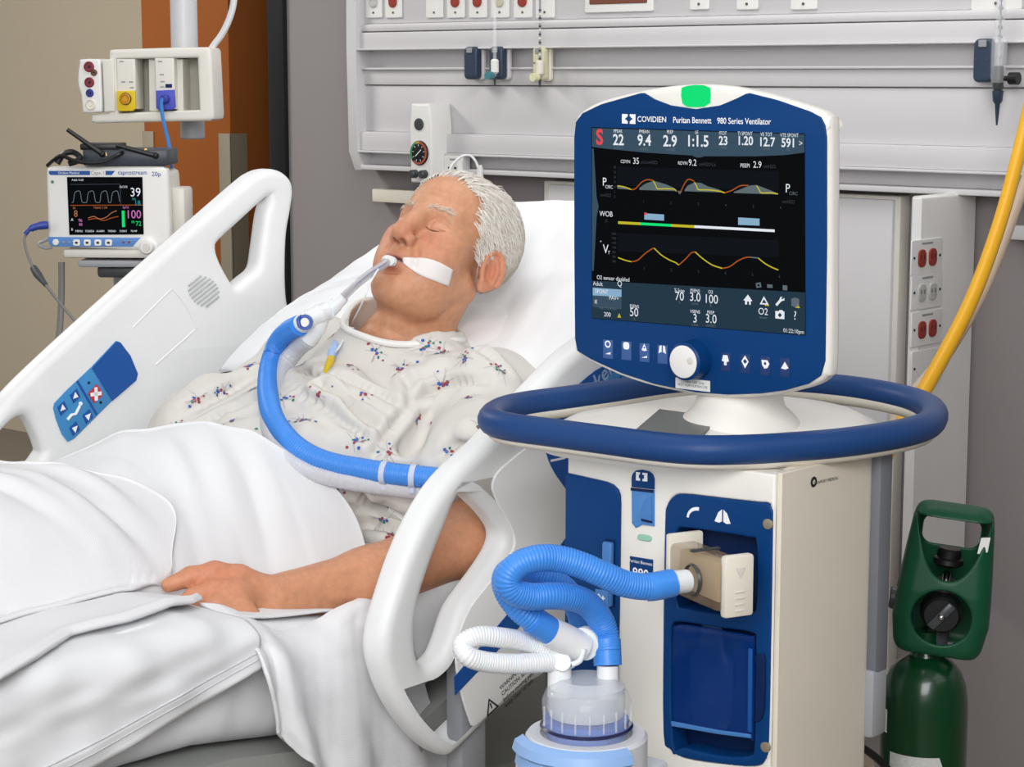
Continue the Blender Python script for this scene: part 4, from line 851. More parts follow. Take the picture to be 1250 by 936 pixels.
# ---- mattress deck, frame and base
def mz(v):
    v = np.asarray(v, float)
    a = .80 + .44 * np.maximum(.13 - v, 0); b = .80 + .05 * np.clip((v - .13) / .32, 0, 1) ** 1.0 - .05 * np.clip((v - .75) / .4, 0, 1)
    return np.where(v < .13, a, b)
vs_ = np.r_[np.linspace(-.80, .13, 8), np.linspace(.2, 1.45, 12)]
dk = MB()
dk.grid([[B(u, v, float(mz(v)) - .155 - (.04 if (k in (2, 3)) else 0)) for k, u in enumerate((-.90, -.06, -.06, -.90, -.90))] for v in vs_])
bpart('sleep_deck', dk, mat('deck_grey', rgb(150, 152, 148), .5))
fb_ = MB(); bedbox(fb_, -.84, -.14, -.6, 1.4, .42, .52, .02); bpart('bed_frame', fb_, mat('frame_beige_grey', rgb(132, 134, 124), .5))
fb_ = MB(); bedbox(fb_, -.80, -.20, -.5, 1.25, .16, .30, .03); bpart('base_frame', fb_, greyplastic)
for v0 in (-.35, 1.05):
    fb_ = MB(); bedbox(fb_, -.62, -.36, v0 - .09, v0 + .09, .28, .45, .02); bpart('lift_column', fb_, greyplastic)
for u0 in (-.82, -.16):
    for v0 in (-.5, 1.25):
        c = bpart('caster', MB().lathe([(.02, -.02), (.065, -.02), (.075, -.012), (.075, .012), (.065, .02), (.02, .02)], 24, BEDM @ T(u0, -v0, .075) @ RY(90)), black)
        bpart('caster_fork', bedbox(MB(), u0 - .03, u0 + .03, v0 - .035, v0 + .035, .1, .2, .01), greyplastic, c)
hbm = MB().plate([rrect(.88, .40, .09)], .04, .015, M=frame(B(-.477, -.86, 1.06), U, W, VV)); bpart('headboard', hbm, rail_white)
for sgn, u0 in ((1, -.022), (-1, UF - .022)):
    for v0 in (-.15, .05): bpart('rail_arm', bedbox(MB(), u0 - .02 if sgn > 0 else u0 - .012, u0 + .012 if sgn > 0 else u0 + .02, v0 - .025, v0 + .025, .46, .86 - .3 * (v0 + .15), .008), greyplastic)
# white lead clip behind the patient (black handset cord on far rail)
ck = [bu(265, 467, -.88), bu(262, 463, -.88), bu(266, 459, -.87), bu(276, 457, -.86), bu(288, 455, -.84)]
tag(build('call_cord', MB().tube(spline(ck, 5), .0045, 8), black, world=True), 'short black cord end lying between the gown and the far rail', 'cord')

# ------------------------------------------------------------------ mattress in its fitted sheet
def cloth(name, P, m, thick=0.0, label=None, cat=None, parent=None, subs=0, group=None):
    """P: array (ni, nj, 3) of world points"""
    P = np.asarray(P, float); ni, nj = P.shape[:2]
    o0 = np.array([P[..., 0].mean(), P[..., 1].mean(), P[..., 2].min()]); L = P - o0 if parent is None else P
    me = bpy.data.meshes.new(name)
    if parent is not None:
        inv = np.array(MW[parent.name].inverted()); L = (P.reshape(-1, 3) @ inv[:3, :3].T + inv[:3, 3]).reshape(P.shape)
    fs = [(i * nj + j, (i + 1) * nj + j, (i + 1) * nj + j + 1, i * nj + j + 1) for i in range(ni - 1) for j in range(nj - 1)]
    me.from_pydata([tuple(p) for p in L.reshape(-1, 3)], [], fs)
    su = np.zeros((ni, nj)); sv = np.zeros((ni, nj))
    su[:, 1:] = np.cumsum(np.linalg.norm(np.diff(P, axis=1), axis=2), axis=1); sv[1:] = np.cumsum(np.linalg.norm(np.diff(P, axis=0), axis=2), axis=0)
    su[:] = su.mean(0)[None]; sv[:] = sv.mean(1)[:, None]
    uv = me.uv_layers.new(name='UVMap'); idx = np.array([f for f in fs]).ravel()
    uv.data.foreach_set('uv', np.stack([su.ravel()[idx], sv.ravel()[idx]], 1).ravel())
    me.polygons.foreach_set('use_smooth', [True] * len(me.polygons)); me.materials.append(m)
    o = bpy.data.objects.new(name, me); link(o, parent, T(*o0) if parent is None else None)
    if thick: md = o.modifiers.new('thickness', 'SOLIDIFY'); md.thickness = thick; md.offset = -1
    if label: tag(o, label, cat, group)
    return o
def vnoise(shape_u, shape_v, seed, oct=((1, 1.0),)):
    """smooth random field on arrays of coordinates"""
    r = np.random.default_rng(seed); out = np.zeros_like(shape_u)
    for f, a in oct:
        for _ in range(9):
            k = r.normal(size=2) * f; ph = r.uniform(0, 6.28); out += a * np.sin(shape_u * k[0] + shape_v * k[1] + ph) / 4
    return out
MU0, MU1 = -.905, -.085
def mattress_section(v):
    z1 = float(mz(v)); z0 = z1 - .15; r = .04; pts = []
    for cu_, cz_, a0 in ((MU1 - r, z1 - r, 0), (MU0 + r, z1 - r, 90), (MU0 + r, z0 + r, 180), (MU1 - r, z0 + r, 270)):
        for i in range(6): a = math.radians(a0 + 90 * i / 5); pts.append((cu_ + r * math.cos(a), cz_ + r * math.sin(a)))
    pts.append(pts[0])
    P = np.array(pts); d = np.r_[0, np.cumsum(np.linalg.norm(np.diff(P, axis=0), axis=1))]; s = np.linspace(0, d[-1], 150)
    return np.interp(s, d, P[:, 0]), np.interp(s, d, P[:, 1])
vv = np.linspace(-.80, 1.42, 200); rows = []
for v in vv:
    su, szz = mattress_section(v); rows.append(np.stack([su, np.full_like(su, v), szz], 1))
R_ = np.array(rows); wr = vnoise(R_[..., 1] * 1.0 + R_[..., 2] * .4, R_[..., 2] - R_[..., 1] * .5, 3, ((14, .004), (38, .0028), (80, .0012)))
side = np.clip((R_[..., 0] + .2) / .1, 0, 1); R_[..., 0] += wr * side; R_[..., 2] += wr * .2
Pm = N0 + R_[..., :1] * U + R_[..., 1:2] * VV + R_[..., 2:] * W
mo = cloth('mattress', Pm, sheetwhite, 0, 'hospital mattress wrapped in a wrinkled white fitted sheet', 'mattress')
bm = bmesh.new(); bm.from_mesh(mo.data); bmesh.ops.remove_doubles(bm, verts=bm.verts, dist=1e-4); bmesh.ops.holes_fill(bm, edges=[e for e in bm.edges if e.is_boundary]); bm.to_mesh(mo.data); bm.free()

# ------------------------------------------------------------------ pillows
def pillow(name, c, w, l, t, tilt, label, dent=None, roll=0, seed=1, p=3.0, zrot=0):
    al = math.radians(tilt); ax = U; ay = -VV * math.cos(al) + W * math.sin(al)
    if zrot: a = math.radians(zrot); ax, ay = ax * math.cos(a) + ay * math.sin(a), ay * math.cos(a) - ax * math.sin(a)
    an = np.cross(ax, ay); n = 90
    s = np.linspace(-1, 1, n); Sg, Tg = np.meshgrid(s, s, indexing='ij')
    hgt = (np.maximum(0, 1 - np.abs(Sg) ** p) * np.maximum(0, 1 - np.abs(Tg) ** p)) ** .5
    shr = 1 - .07 * (np.abs(Tg) ** 2) * np.abs(Sg) ** 2; shr2 = 1 - .05 * (1 - Tg ** 2) * np.abs(Sg)
    rows = []
    wr = vnoise(Sg, Tg, seed, ((4, .012), (9, .008), (18, .003))) * hgt * (t / .1) * .5
    top = hgt * t * .62 + wr
    if dent: top -= dent[3] * np.exp(-(((Sg - dent[0]) / dent[2]) ** 2 + ((Tg - dent[1]) / dent[2]) ** 2))
    c = np.array(c)
    X = (Sg * w * (1 - .04 * np.abs(Tg) ** 3) * shr2)[..., None]; Y = (Tg * l * (1 - .04 * np.abs(Sg) ** 3))[..., None]
    Pt = c + ax * X + ay * Y + an * top[..., None]; Pb = c + ax * X + ay * Y - an * (hgt * t * .38)[..., None]
    o = cloth(name, Pt, pillowm, 0, label, 'pillow')
    o2 = cloth(name, Pb[::-1], pillowm, 0)
    me = o.data; bm = bmesh.new(); bm.from_mesh(me); v0 = len(bm.verts); d = np.array(o2.location) - np.array(o.location)
    m2 = bmesh.new(); m2.from_mesh(o2.data); 
    vm = [bm.verts.new(Vector(v.co) + Vector(d)) for v in m2.verts]; m2.verts.ensure_lookup_table()
    for f in m2.faces: bm.faces.new([vm[v.index] for v in f.verts]).smooth = True
    m2.free(); bmesh.ops.remove_doubles(bm, verts=bm.verts, dist=.0005); bmesh.ops.recalc_face_normals(bm, faces=bm.faces); bm.to_mesh(me); bm.free()
    me2 = o2.data; bpy.data.objects.remove(o2); bpy.data.meshes.remove(me2)
    return o
pillow('pillow', B(-.50, -.50, 1.112), .40, .27, .10, 23.7, 'flat white pillow underneath, its corner showing toward the far rail', seed=4, p=5)
pillow('pillow', B(-.40, -.51, 1.135), .345, .25, .16, 25, 'plump white pillow directly under the patient head', dent=(-.02, -.45, .5, .05), seed=9, p=3.2)

# ================================================================== PATIENT
# ---- signed-distance modelling: one continuous skin
def smin(a, b, k):
    if k <= 0: return np.minimum(a, b)
    h = np.maximum(k - np.abs(a - b), 0) / k; return np.minimum(a, b) - h * h * k * .25
class SDF:
    def __init__(s): s.ops = []; s.spaces = {}
    def space(s, n, R, c, sc): s.spaces[n] = (np.asarray(R, float), np.asarray(c, float), sc)
    def _toworld(s, sp, p):
        if sp is None: return np.asarray(p, float), 1.0
        R, c, sc = s.spaces[sp]; return c + (R @ np.asarray(p, float)) * sc, sc
    def ell(s, c, r, k=.02, sub=False, sp=None, R=None, only=None):
        R = np.eye(3) if R is None else R; r = np.array(r, float); c = np.array(c, float)
        def f(P):
            q = (P - c) @ R; k0 = np.sqrt(((q / r) ** 2).sum(1)) + 1e-9; k1 = np.sqrt(((q / (r * r)) ** 2).sum(1)) + 1e-9; return k0 * (k0 - 1) / k1
        wc, sc = s._toworld(sp, c); s.ops.append((f, k, sub, sp, wc, r.max() * sc, sc)); return s
    def cap(s, a, b, r0, r1=None, k=.02, sub=False, sp=None):
        a = np.array(a, float); b = np.array(b, float); r1 = r0 if r1 is None else r1; ab = b - a; L2 = ab @ ab
        def f(P):
            t = np.clip(((P - a) @ ab) / L2, 0, 1); return np.sqrt((((P - a) - t[:, None] * ab) ** 2).sum(1)) - (r0 + (r1 - r0) * t)
        wc, sc = s._toworld(sp, (a + b) / 2); s.ops.append((f, k, sub, sp, wc, (np.sqrt(L2) / 2 + max(r0, r1)) * sc, sc)); return s
    def chain(s, pts, rs, k=.01, sub=False, sp=None):
        for i in range(len(pts) - 1): s.cap(pts[i], pts[i + 1], rs[i], rs[i + 1], k, sub, sp)
        return s
    def __call__(s, P, ops=None):
        d = np.full(len(P), .5); cache = {None: P}
        for f, k, sub, sp, wc, br, sc in (s.ops if ops is None else ops):
            if sp not in cache: R, c, s_ = s.spaces[sp]; cache[sp] = ((P - c) @ R) / s_
            v = f(cache[sp]) * sc
            d = -smin(-d, v, k * sc) if sub else smin(d, v, k * sc)
        return d
    def near(s, c, rad): return [o for o in s.ops if np.linalg.norm(o[4] - c) - o[5] < rad + .03]
    def mesh(s, xs, ys, zs, post=None, bs=16):
        n = [len(xs), len(ys), len(zs)]; D = np.full(n, .5, np.float32)
        ix = [range(0, m, bs) for m in n]; blocks = [(i, j, k) for i in ix[0] for j in ix[1] for k in ix[2]]
        def ctr(a, i): e = min(i + bs, len(a)) - 1; return (a[i] + a[e]) / 2, (a[e] - a[i]) / 2
        cs = []; hs = []
        for i, j, k in blocks:
            q = [ctr(xs, i), ctr(ys, j), ctr(zs, k)]; cs.append([t[0] for t in q]); hs.append(math.sqrt(sum(t[1] ** 2 for t in q)))
        cs = np.array(cs); hs = np.array(hs); d0 = s(cs)
        for b, c, h, d in zip(blocks, cs, hs, d0):
            sl = tuple(slice(b[a], min(b[a] + bs, n[a])) for a in range(3))
            if abs(d) > h * 1.25 + .012: D[sl] = d; continue
            X, Y, Z = np.meshgrid(xs[sl[0]], ys[sl[1]], zs[sl[2]], indexing='ij'); P = np.stack([X.ravel(), Y.ravel(), Z.ravel()], 1)
            v = s(P, s.near(c, h))
            if post is not None: v = post(P, v)
            D[sl] = v.reshape(X.shape)
        return surface_nets(D, xs, ys, zs)
def surface_nets(D, xs, ys, zs):
    S_ = D < 0
    c = np.zeros(tuple(m - 1 for m in D.shape), np.uint8)
    for dx in (0, 1):
        for dy in (0, 1):
            for dz in (0, 1): c += S_[dx:D.shape[0] - 1 + dx, dy:D.shape[1] - 1 + dy, dz:D.shape[2] - 1 + dz]
    act = np.argwhere((c > 0) & (c < 8)); del c
    idx = np.full(tuple(m - 1 for m in D.shape), -1, np.int32); idx[tuple(act.T)] = np.arange(len(act))
    acc = np.zeros((len(act), 3)); cnt = np.zeros(len(act)); ax = [xs, ys, zs]
    for a in range(3):
        for o1 in (0, 1):
            for o2 in (0, 1):
                o = [0, 0, 0]; o[(a + 1) % 3] = o1; o[(a + 2) % 3] = o2; p0 = act + o; p1 = p0.copy(); p1[:, a] += 1
                d0 = D[tuple(p0.T)]; d1 = D[tuple(p1.T)]; m = (d0 < 0) != (d1 < 0); t = np.where(m, d0 / (d0 - d1 + 1e-12), 0)
                for b in range(3):
                    v0 = ax[b][p0[:, b]]; v1 = ax[b][p1[:, b]]; acc[:, b] += np.where(m, v0 + (v1 - v0) * t, 0)
                cnt += m
    V_ = acc / np.maximum(cnt, 1)[:, None]; F_ = []
    for a in range(3):
        b, c_ = (a + 1) % 3, (a + 2) % 3
        sl0 = [slice(None)] * 3; sl1 = [slice(None)] * 3; sl0[a] = slice(0, -1); sl1[a] = slice(1, None)
        ch = S_[tuple(sl0)] != S_[tuple(sl1)]; e = np.argwhere(ch); e = e[(e[:, b] > 0) & (e[:, c_] > 0) & (e[:, b] < D.shape[b] - 1) & (e[:, c_] < D.shape[c_] - 1)]
        q = []
        for ob, oc in ((0, 0), (1, 0), (1, 1), (0, 1)):
            k = e.copy(); k[:, b] -= ob; k[:, c_] -= oc; q.append(idx[tuple(k.T)])
        q = np.stack(q, 1); inside = S_[tuple(e.T)]; q[~inside] = q[~inside][:, ::-1]; F_.append(q)
    return V_, np.concatenate(F_)
def np_mesh(name, Vv, Ff, m, parent=None, smooth=True):
    me = bpy.data.meshes.new(name); me.vertices.add(len(Vv)); me.vertices.foreach_set('co', np.asarray(Vv, np.float32).ravel())
    me.loops.add(Ff.size); me.loops.foreach_set('vertex_index', Ff.astype(np.int32).ravel()); me.polygons.add(len(Ff))
    me.polygons.foreach_set('loop_start', np.arange(0, Ff.size, Ff.shape[1], dtype=np.int32)); me.polygons.foreach_set('loop_total', np.full(len(Ff), Ff.shape[1], np.int32))
    me.polygons.foreach_set('use_smooth', np.ones(len(Ff), bool)); me.update(); me.validate(); me.materials.append(m)
    o = bpy.data.objects.new(name, me); link(o, parent); return o
def lap_smooth(V_, F_, it=2, lam=.5, mask=None):
    e = np.concatenate([F_[:, [0, 1]], F_[:, [1, 2]], F_[:, [2, 3]], F_[:, [3, 0]]]); e = np.concatenate([e, e[:, ::-1]])
    deg = np.bincount(e[:, 0], minlength=len(V_))[:, None]
    for _ in range(it):
        a = np.stack([np.bincount(e[:, 0], V_[e[:, 1], k], len(V_)) for k in range(3)], 1) / np.maximum(deg, 1)
        w = lam if mask is None else lam * mask[:, None]; V_ = V_ + (a - V_) * w
    return V_
def axis(lo, hi, coarse, fines):
    a = [lo]
    while a[-1] < hi:
        st = coarse
        for f0, f1, s_ in fines:
            if f0 <= a[-1] < f1: st = s_
        a.append(a[-1] + st)
    return np.array(a)
# local frame: x across the bed, y toward the wall, z up
L3 = np.array([U, -VV, W])                                    # world -> local rows
def loc(p): return L3 @ (np.asarray(p, float) - N0)
def lpx(x, y, u): return loc(bu(x, y, u))
HS = 1.02
HR = L3 @ np.array([[0.795, -0.451, 0.405], [-0.601, -0.671, 0.434], [-0.076, 0.589, 0.805]])
q_, _ = np.linalg.qr(HR); HR = q_ * np.sign((q_ * HR).sum(0))
HCtr = loc((-.0992, 3.1412, 1.2295))
def head_ops(F, ears=True, face=True):
    h = dict(sp='H')
    F.ell((0, -.014, .046), (.0745, .094, .077), .02, **h)
    F.ell((0, .032, .043), (.063, .058, .060), .03, **h)
    F.ell((0, .034, -.03), (.058, .054, .074), .03, **h)
    if not face: return
    F.ell((0, .036, -.078), (.052, .047, .043), .03, **h)
    for s in (-1, 1):
        F.cap((s * .053, .0, -.05), (s * .020, .070, -.104), .0155, .015, .03, **h)
        F.ell((s * .046, .056, -.020), (.023, .024, .019), .03, **h)
        F.ell((s * .040, .058, -.056), (.023, .024, .028), .03, **h)
        F.cap((s * .010, .087, .021), (s * .044, .069, .022), .0105, .009, .016, **h)
    F.ell((0, .079, -.104), (.023, .019, .019), .022, **h)
    F.ell((0, .028, -.103), (.040, .044, .022), .035, **h)
    F.ell((0, .077, -.063), (.031, .024, .026), .022, **h)
    for s in (-1, 1):
        F.ell((s * .031, .099, .001), (.0185, .0165, .0125), .014, sub=True, **h)
        F.ell((s * .0315, .0715, -.0005), (.0170, .0158, .0135), .0035, **h)
        F.ell((s * .033, .0775, -.017), (.016, .0065, .0055), .012, **h)
        F.chain([(s * .0175, .0840, .0080), (s * .032, .0890, .0105), (s * .047, .0780, .0075)], [.0014] * 3, .003, sub=True, **h)
        F.chain([(s * .0165, .0845, -.0060), (s * .0315, .0888, -.0095), (s * .048, .0765, -.0055)], [.0016] * 3, .0025, sub=True, **h)
    F.chain([(0, .089, .016), (0, .098, -.004), (0, .110, -.026)], [.0085, .0092, .0115], .018, **h)
    F.ell((0, .1135, -.0345), (.0135, .0125, .0115), .012, **h)
    for s in (-1, 1):
        F.ell((s * .0145, .1005, -.040), (.0085, .0115, .0085), .007, **h)
        F.ell((s * .0075, .1075, -.0490), (.0050, .0075, .0075), .002, sub=True, **h)
        F.chain([(s * .021, .0965, -.041), (s * .027, .0925, -.056), (s * .030, .086, -.074)], [.0006, .0008, .0004], .012, sub=True, **h)
    F.chain([(-.021, .0905, -.0695), (-.008, .0985, -.0655), (0, .0995, -.067), (.008, .0985, -.0655), (.021, .0905, -.0695)], [.003, .0048, .0045, .0048, .003], .006, **h)
    F.chain([(-.019, .0895, -.0765), (0, .0975, -.0795), (.019, .0895, -.0765)], [.0035, .0062, .0035], .006, **h)
    F.ell((0, .0985, -.0725), (.0165, .016, .0030), .003, sub=True, **h)
    F.ell((0, .096, -.0905), (.015, .007, .004), .01, sub=True, **h)
    if ears:
        for s in (-1, 1):
            a = math.radians(24); Re = np.array([[math.cos(a), s * math.sin(a), 0], [-s * math.sin(a), math.cos(a), 0], [0, 0, 1]]).T
            t = math.radians(-12); Rt = np.array([[1, 0, 0], [0, math.cos(t), -math.sin(t)], [0, math.sin(t), math.cos(t)]]); Rr = Re @ Rt
            c = np.array((s * .0785, -.016, -.010))
            F.ell(c, (.0070, .0185, .031), .006, R=Rr, **h)
            def ep(y, z, x=0): return c + Rr @ np.array((s * x, y, z))
            F.ell(ep(.003, .0, .0075), (.0075, .0125, .021), .003, sub=True, R=Rr, **h)
            ring_ = [ep(.0175 * math.cos(b), 0.030 * math.sin(b), .0052) for b in np.linspace(math.radians(-40), math.radians(220), 12)]
            F.chain(ring_, [.0038] * 12, .0025, **h)
            F.chain([ep(-.006, -.018, .004), ep(-.0085, .0, .005), ep(-.004, .016, .004)], [.003] * 3, .004, **h)
            F.ell(ep(.009, -.027, .0015), (.0055, .0085, .0095), .006, R=Rr, **h)
            F.ell(ep(.0145, -.004, .001), (.004, .004, .006), .004, R=Rr, **h)
person_center = T(*(B(-.46, .05, .80)))
MAN = thing('person', 'elderly man in patterned hospital gown lying asleep with a breathing tube taped to his mouth', 'person', BEDM)
body = SDF(); body.space('H', HR, HCtr, HS)
head_ops(body)
hw = lambda p: HCtr + (HR @ np.array(p)) * HS
SH_L, SH_R, NR_ = np.array((-.252, .262, 1.012)), np.array((-.655, .272, 1.030)), np.array((-.450, .252, 1.078))
EL, MID, WR = lpx(566, 661, -.098), lpx(448, 709, -.135), lpx(336, 729, -.166)
body.cap(hw((0, -.018, -.045)), NR_ - [0, 0, .0], .052, .062, .014)
body.cap(hw((0, .022, -.085)), NR_ + [0, -.035, .012], .031, .040, .016)
for s in (-1, 1): body.cap(hw((s * .05, -.02, -.05)), NR_ + [-s * .035 * -1, -.03, .02], .013, .011, .02)
body.cap(SH_L, NR_ + [.03, .02, -.025], .062, .058, .04); body.cap(SH_R, NR_ + [-.03, .02, -.025], .062, .058, .04)
body.ell((-.455, .130, .955), (.185, .19, .095), .05, R=np.array([[1, 0, 0], [0, math.cos(.38), -math.sin(.38)], [0, math.sin(.38), math.cos(.38)]]))
body.ell((-.46, -.03, .895), (.18, .17, .108), .05)
body.ell((-.46, -.20, .875), (.155, .12, .075), .05)
body.cap(SH_L, EL, .055, .043, .03)
body.cap(SH_R, (-.70, .04, .925), .052, .042, .03); body.cap((-.70, .04, .925), (-.62, -.12, .90), .040, .032, .02)
body.chain([EL, MID, WR], [.0445, .0415, .0285], .02)
body.chain([WR + [0, .02, -.006], WR + [-.004, -.012, -.010]], [.027, .027], .015)
# left hand: palm, thumb and four fingers curled into the bedding
palm = lpx(292, 728, -.182)
body.ell(palm, (.030, .046, .026), .018, R=np.array([[math.cos(.35), -math.sin(.35), 0], [math.sin(.35), math.cos(.35), 0], [0, 0, 1]]))
def fing(pts, rs, k=.006): body.chain([lpx(*p) for p in pts], rs, k)
fing([(322, 718, -.172), (292, 705, -.188), (262, 700, -.205), (233, 704, -.222), (206, 714, -.234)], [.018, .0165, .0155, .0130, .0098], .006)
fing([(288, 722, -.175), (258, 720, -.192), (236, 729, -.204), (217, 741, -.205)], [.018, .0145, .0120, .0100], .0035)
fing([(290, 733, -.165), (264, 736, -.176), (243, 750, -.184), (230, 764, -.178)], [.017, .0145, .0122, .0102], .0035)
fing([(297, 744, -.155), (272, 751, -.162), (254, 766, -.166), (245, 780, -.158)], [.016, .0138, .0118, .0098], .0035)
fing([(306, 753, -.146), (286, 762, -.148), (270, 777, -.150), (262, 789, -.144)], [.014, .012, .0105, .009], .0035)
AX = axis(-.82, -.03, .0040, [(-.515, -.285, .0017)]); AY = axis(-.42, .475, .0042, [(.165, .47, .0017), (-.42, -.20, .0026)]); AZ = axis(.74, 1.40, .0034, [(1.09, 1.40, .0017)])
def skin_post(P, v):
    # gentle wrinkles on forehead and neck, veins and tendons on the back of the hand
    q = ((P - HCtr) @ HR) / HS
    fo = np.exp(-((q[:, 2] - .052) / .016) ** 2) * np.exp(-(q[:, 0] / .04) ** 2) * (q[:, 1] > .05)
    v = v + fo * .00055 * np.sin(q[:, 2] * 2 * math.pi / .0105 + 2.2 * np.abs(q[:, 0]) / .05)
    cf = np.exp(-((np.abs(q[:, 0]) - .058) / .009) ** 2 - ((q[:, 2] + .003) / .014) ** 2) * (q[:, 1] > .03)
    v = v + cf * .0005 * np.sin(q[:, 2] * 2 * math.pi / .006 + np.abs(q[:, 0]) * 200)
    nk = np.exp(-((q[:, 2] + .165) / .035) ** 2) * (q[:, 1] > -.02) * (np.abs(q[:, 0]) < .09)
    return v + nk * .0008 * np.sin(q[:, 2] * 2 * math.pi / .02 + q[:, 0] * 20)
BV, BF = body.mesh(AX, AY, AZ, skin_post)
BV = lap_smooth(BV, BF, 1, .4)
# skin material: base tone, regional flush and painted nostril and mouth shade, per vertex
skin = bpy.data.materials.new('skin'); skin.use_nodes = True; nt = skin.node_tree; Nn = nt.nodes; bs = Nn['Principled BSDF']
at = Nn.new('ShaderNodeAttribute'); at.attribute_name = 'tone'; tcn = Nn.new('ShaderNodeTexCoord')
nz1 = Nn.new('ShaderNodeTexNoise'); nz1.inputs['Scale'].default_value = 90; nz1.inputs['Detail'].default_value = 6; nz1.inputs['Roughness'].default_value = .65
nt.links.new(tcn.outputs['Object'], nz1.inputs['Vector'])
rm_ = Nn.new('ShaderNodeMapRange'); rm_.inputs[1].default_value = .3; rm_.inputs[2].default_value = .7; rm_.inputs[3].default_value = .86; rm_.inputs[4].default_value = 1.09
nt.links.new(nz1.outputs['Fac'], rm_.inputs[0])
vm_ = Nn.new('ShaderNodeVectorMath'); vm_.operation = 'SCALE'; nt.links.new(at.outputs['Color'], vm_.inputs[0]); nt.links.new(rm_.outputs[0], vm_.inputs['Scale'])
nt.links.new(vm_.outputs[0], bs.inputs['Base Color'])
nz2 = Nn.new('ShaderNodeTexNoise'); nz2.inputs['Scale'].default_value = 420; nz2.inputs['Detail'].default_value = 4; nt.links.new(tcn.outputs['Object'], nz2.inputs['Vector'])
bp2 = Nn.new('ShaderNodeBump'); bp2.inputs['Strength'].default_value = .35; bp2.inputs['Distance'].default_value = .0012; nt.links.new(nz2.outputs['Fac'], bp2.inputs['Height']); nt.links.new(bp2.outputs['Normal'], bs.inputs['Normal'])
bs.inputs['Roughness'].default_value = .48; bs.inputs['Specular IOR Level'].default_value = .4
bs.inputs['Subsurface Weight'].default_value = .12; bs.inputs['Subsurface Radius'].default_value = (1, .35, .2); bs.inputs['Subsurface Scale'].default_value = .006
Q = ((BV - HCtr) @ HR) / HS
base = np.array(rgb(204, 148, 114)); tone = np.tile(base, (len(BV), 1))
def blend(w, c): 
    global tone
    tone = tone * (1 - w[:, None]) + np.array(c) * w[:, None]
g3 = lambda c, r: np.exp(-(((Q - np.array(c)) / np.array(r)) ** 2).sum(1))
ishead = (np.abs(Q) < .16).all(1)
for s in (-1, 1): blend(.55 * g3((s * .043, .07, -.034), (.022, .03, .022)), rgb(206, 122, 98)); blend(.55 * g3((s * .085, -.016, -.012), (.02, .03, .04)), rgb(204, 118, 94))
blend(.55 * g3((0, .112, -.032), (.02, .02, .016)), rgb(202, 118, 96))
blend(.75 * g3((0, .099, -.067), (.022, .012, .0045)), rgb(184, 110, 98)); blend(.75 * g3((0, .097, -.079), (.02, .012, .005)), rgb(184, 110, 98))
blend(.5 * g3((0, .08, -.1), (.02, .03, .016)), rgb(204, 132, 106))
for s in (-1, 1): blend(.6 * g3((s * .032, .085, .001), (.018, .012, .008)), rgb(222, 168, 144)); blend(.4 * g3((s * .033, .085, -.02), (.018, .02, .006)), rgb(200, 132, 116))
for s in (-1, 1): blend(np.minimum(1, 1.4 * g3((s * .0075, .1065, -.0455), (.0042, .0065, .0032))), rgb(96, 48, 40))  # dark inside of the nostrils, shade painted into the skin tone
blend(.9 * g3((0, .088, -.0725), (.017, .010, .0032)), rgb(90, 42, 38))  # shade of the open mouth painted into the tone
blend(.35 * g3((0, .07, .05), (.05, .04, .03)), rgb(224, 168, 136))
arm = (BV[:, 1] < .1) & (BV[:, 0] > -.34); blend(.45 * arm, rgb(196, 134, 98))
hnd = np.exp(-((BV - lpx(262, 706, -.205)) ** 2).sum(1) / .045 ** 2); blend(.5 * hnd, rgb(206, 118, 92))
for pxy, uu, r in (((438, 690), -.15, .004), ((500, 672), -.13, .003)): blend(.45 * np.exp(-((BV - lpx(*pxy, uu)) ** 2).sum(1) / (.012 ** 2)), rgb(170, 104, 76))
bo = np_mesh('body', BV, BF, skin, MAN)
ca = bo.data.color_attributes.new('tone', 'FLOAT_COLOR', 'POINT'); ca.data.foreach_set('color', np.c_[tone, np.ones(len(tone))].astype(np.float32).ravel())
def hp(p): return HCtr + (HR @ np.array(p, float)) * HS         # head point -> local
# ---- hair, brows, lashes
scal = SDF(); scal.space('H', HR, HCtr, HS); head_ops(scal, face=False)
hairS = SDF(); hairS.space('H', HR, HCtr, HS); head_ops(hairS, ears=False)
def in_hair(q, j=0):
    x, y, z = np.abs(q[:, 0]), q[:, 1], q[:, 2]
    front = np.where(z > .082, .076, np.where(z > .03, .056 - .16 * np.maximum(0, .075 - z) + .020 * np.clip((z - .068) / .014, 0, 1), .034 + .2 * (z - .03)))
    low = np.where(y > -.004, -.006 + .5 * np.maximum(0, y - .018), np.where(y > -.035, .012, -.078))
    return (y + j < front) & (z > low)
n_try = 14000; dirs = RNG.normal(size=(n_try, 3)); dirs /= np.linalg.norm(dirs, axis=1)[:, None]
c0 = np.array((0, -.012, .03)); lo_, hi_ = np.zeros(n_try), np.full(n_try, .16)
for _ in range(24):
    mid = (lo_ + hi_) / 2; d = hairS((HCtr + ((c0 + dirs * mid[:, None]) @ HR.T) * HS)); ins = d < 0; lo_ = np.where(ins, mid, lo_); hi_ = np.where(ins, hi_, mid)
rq = c0 + dirs * lo_[:, None]
ok = in_hair(rq, RNG.normal(size=n_try) * .004); rq = rq[ok]
def gradS(P, e=.001): return np.stack([hairS(P + np.eye(3)[i] * e) - hairS(P - np.eye(3)[i] * e) for i in range(3)], 1) / (2 * e)
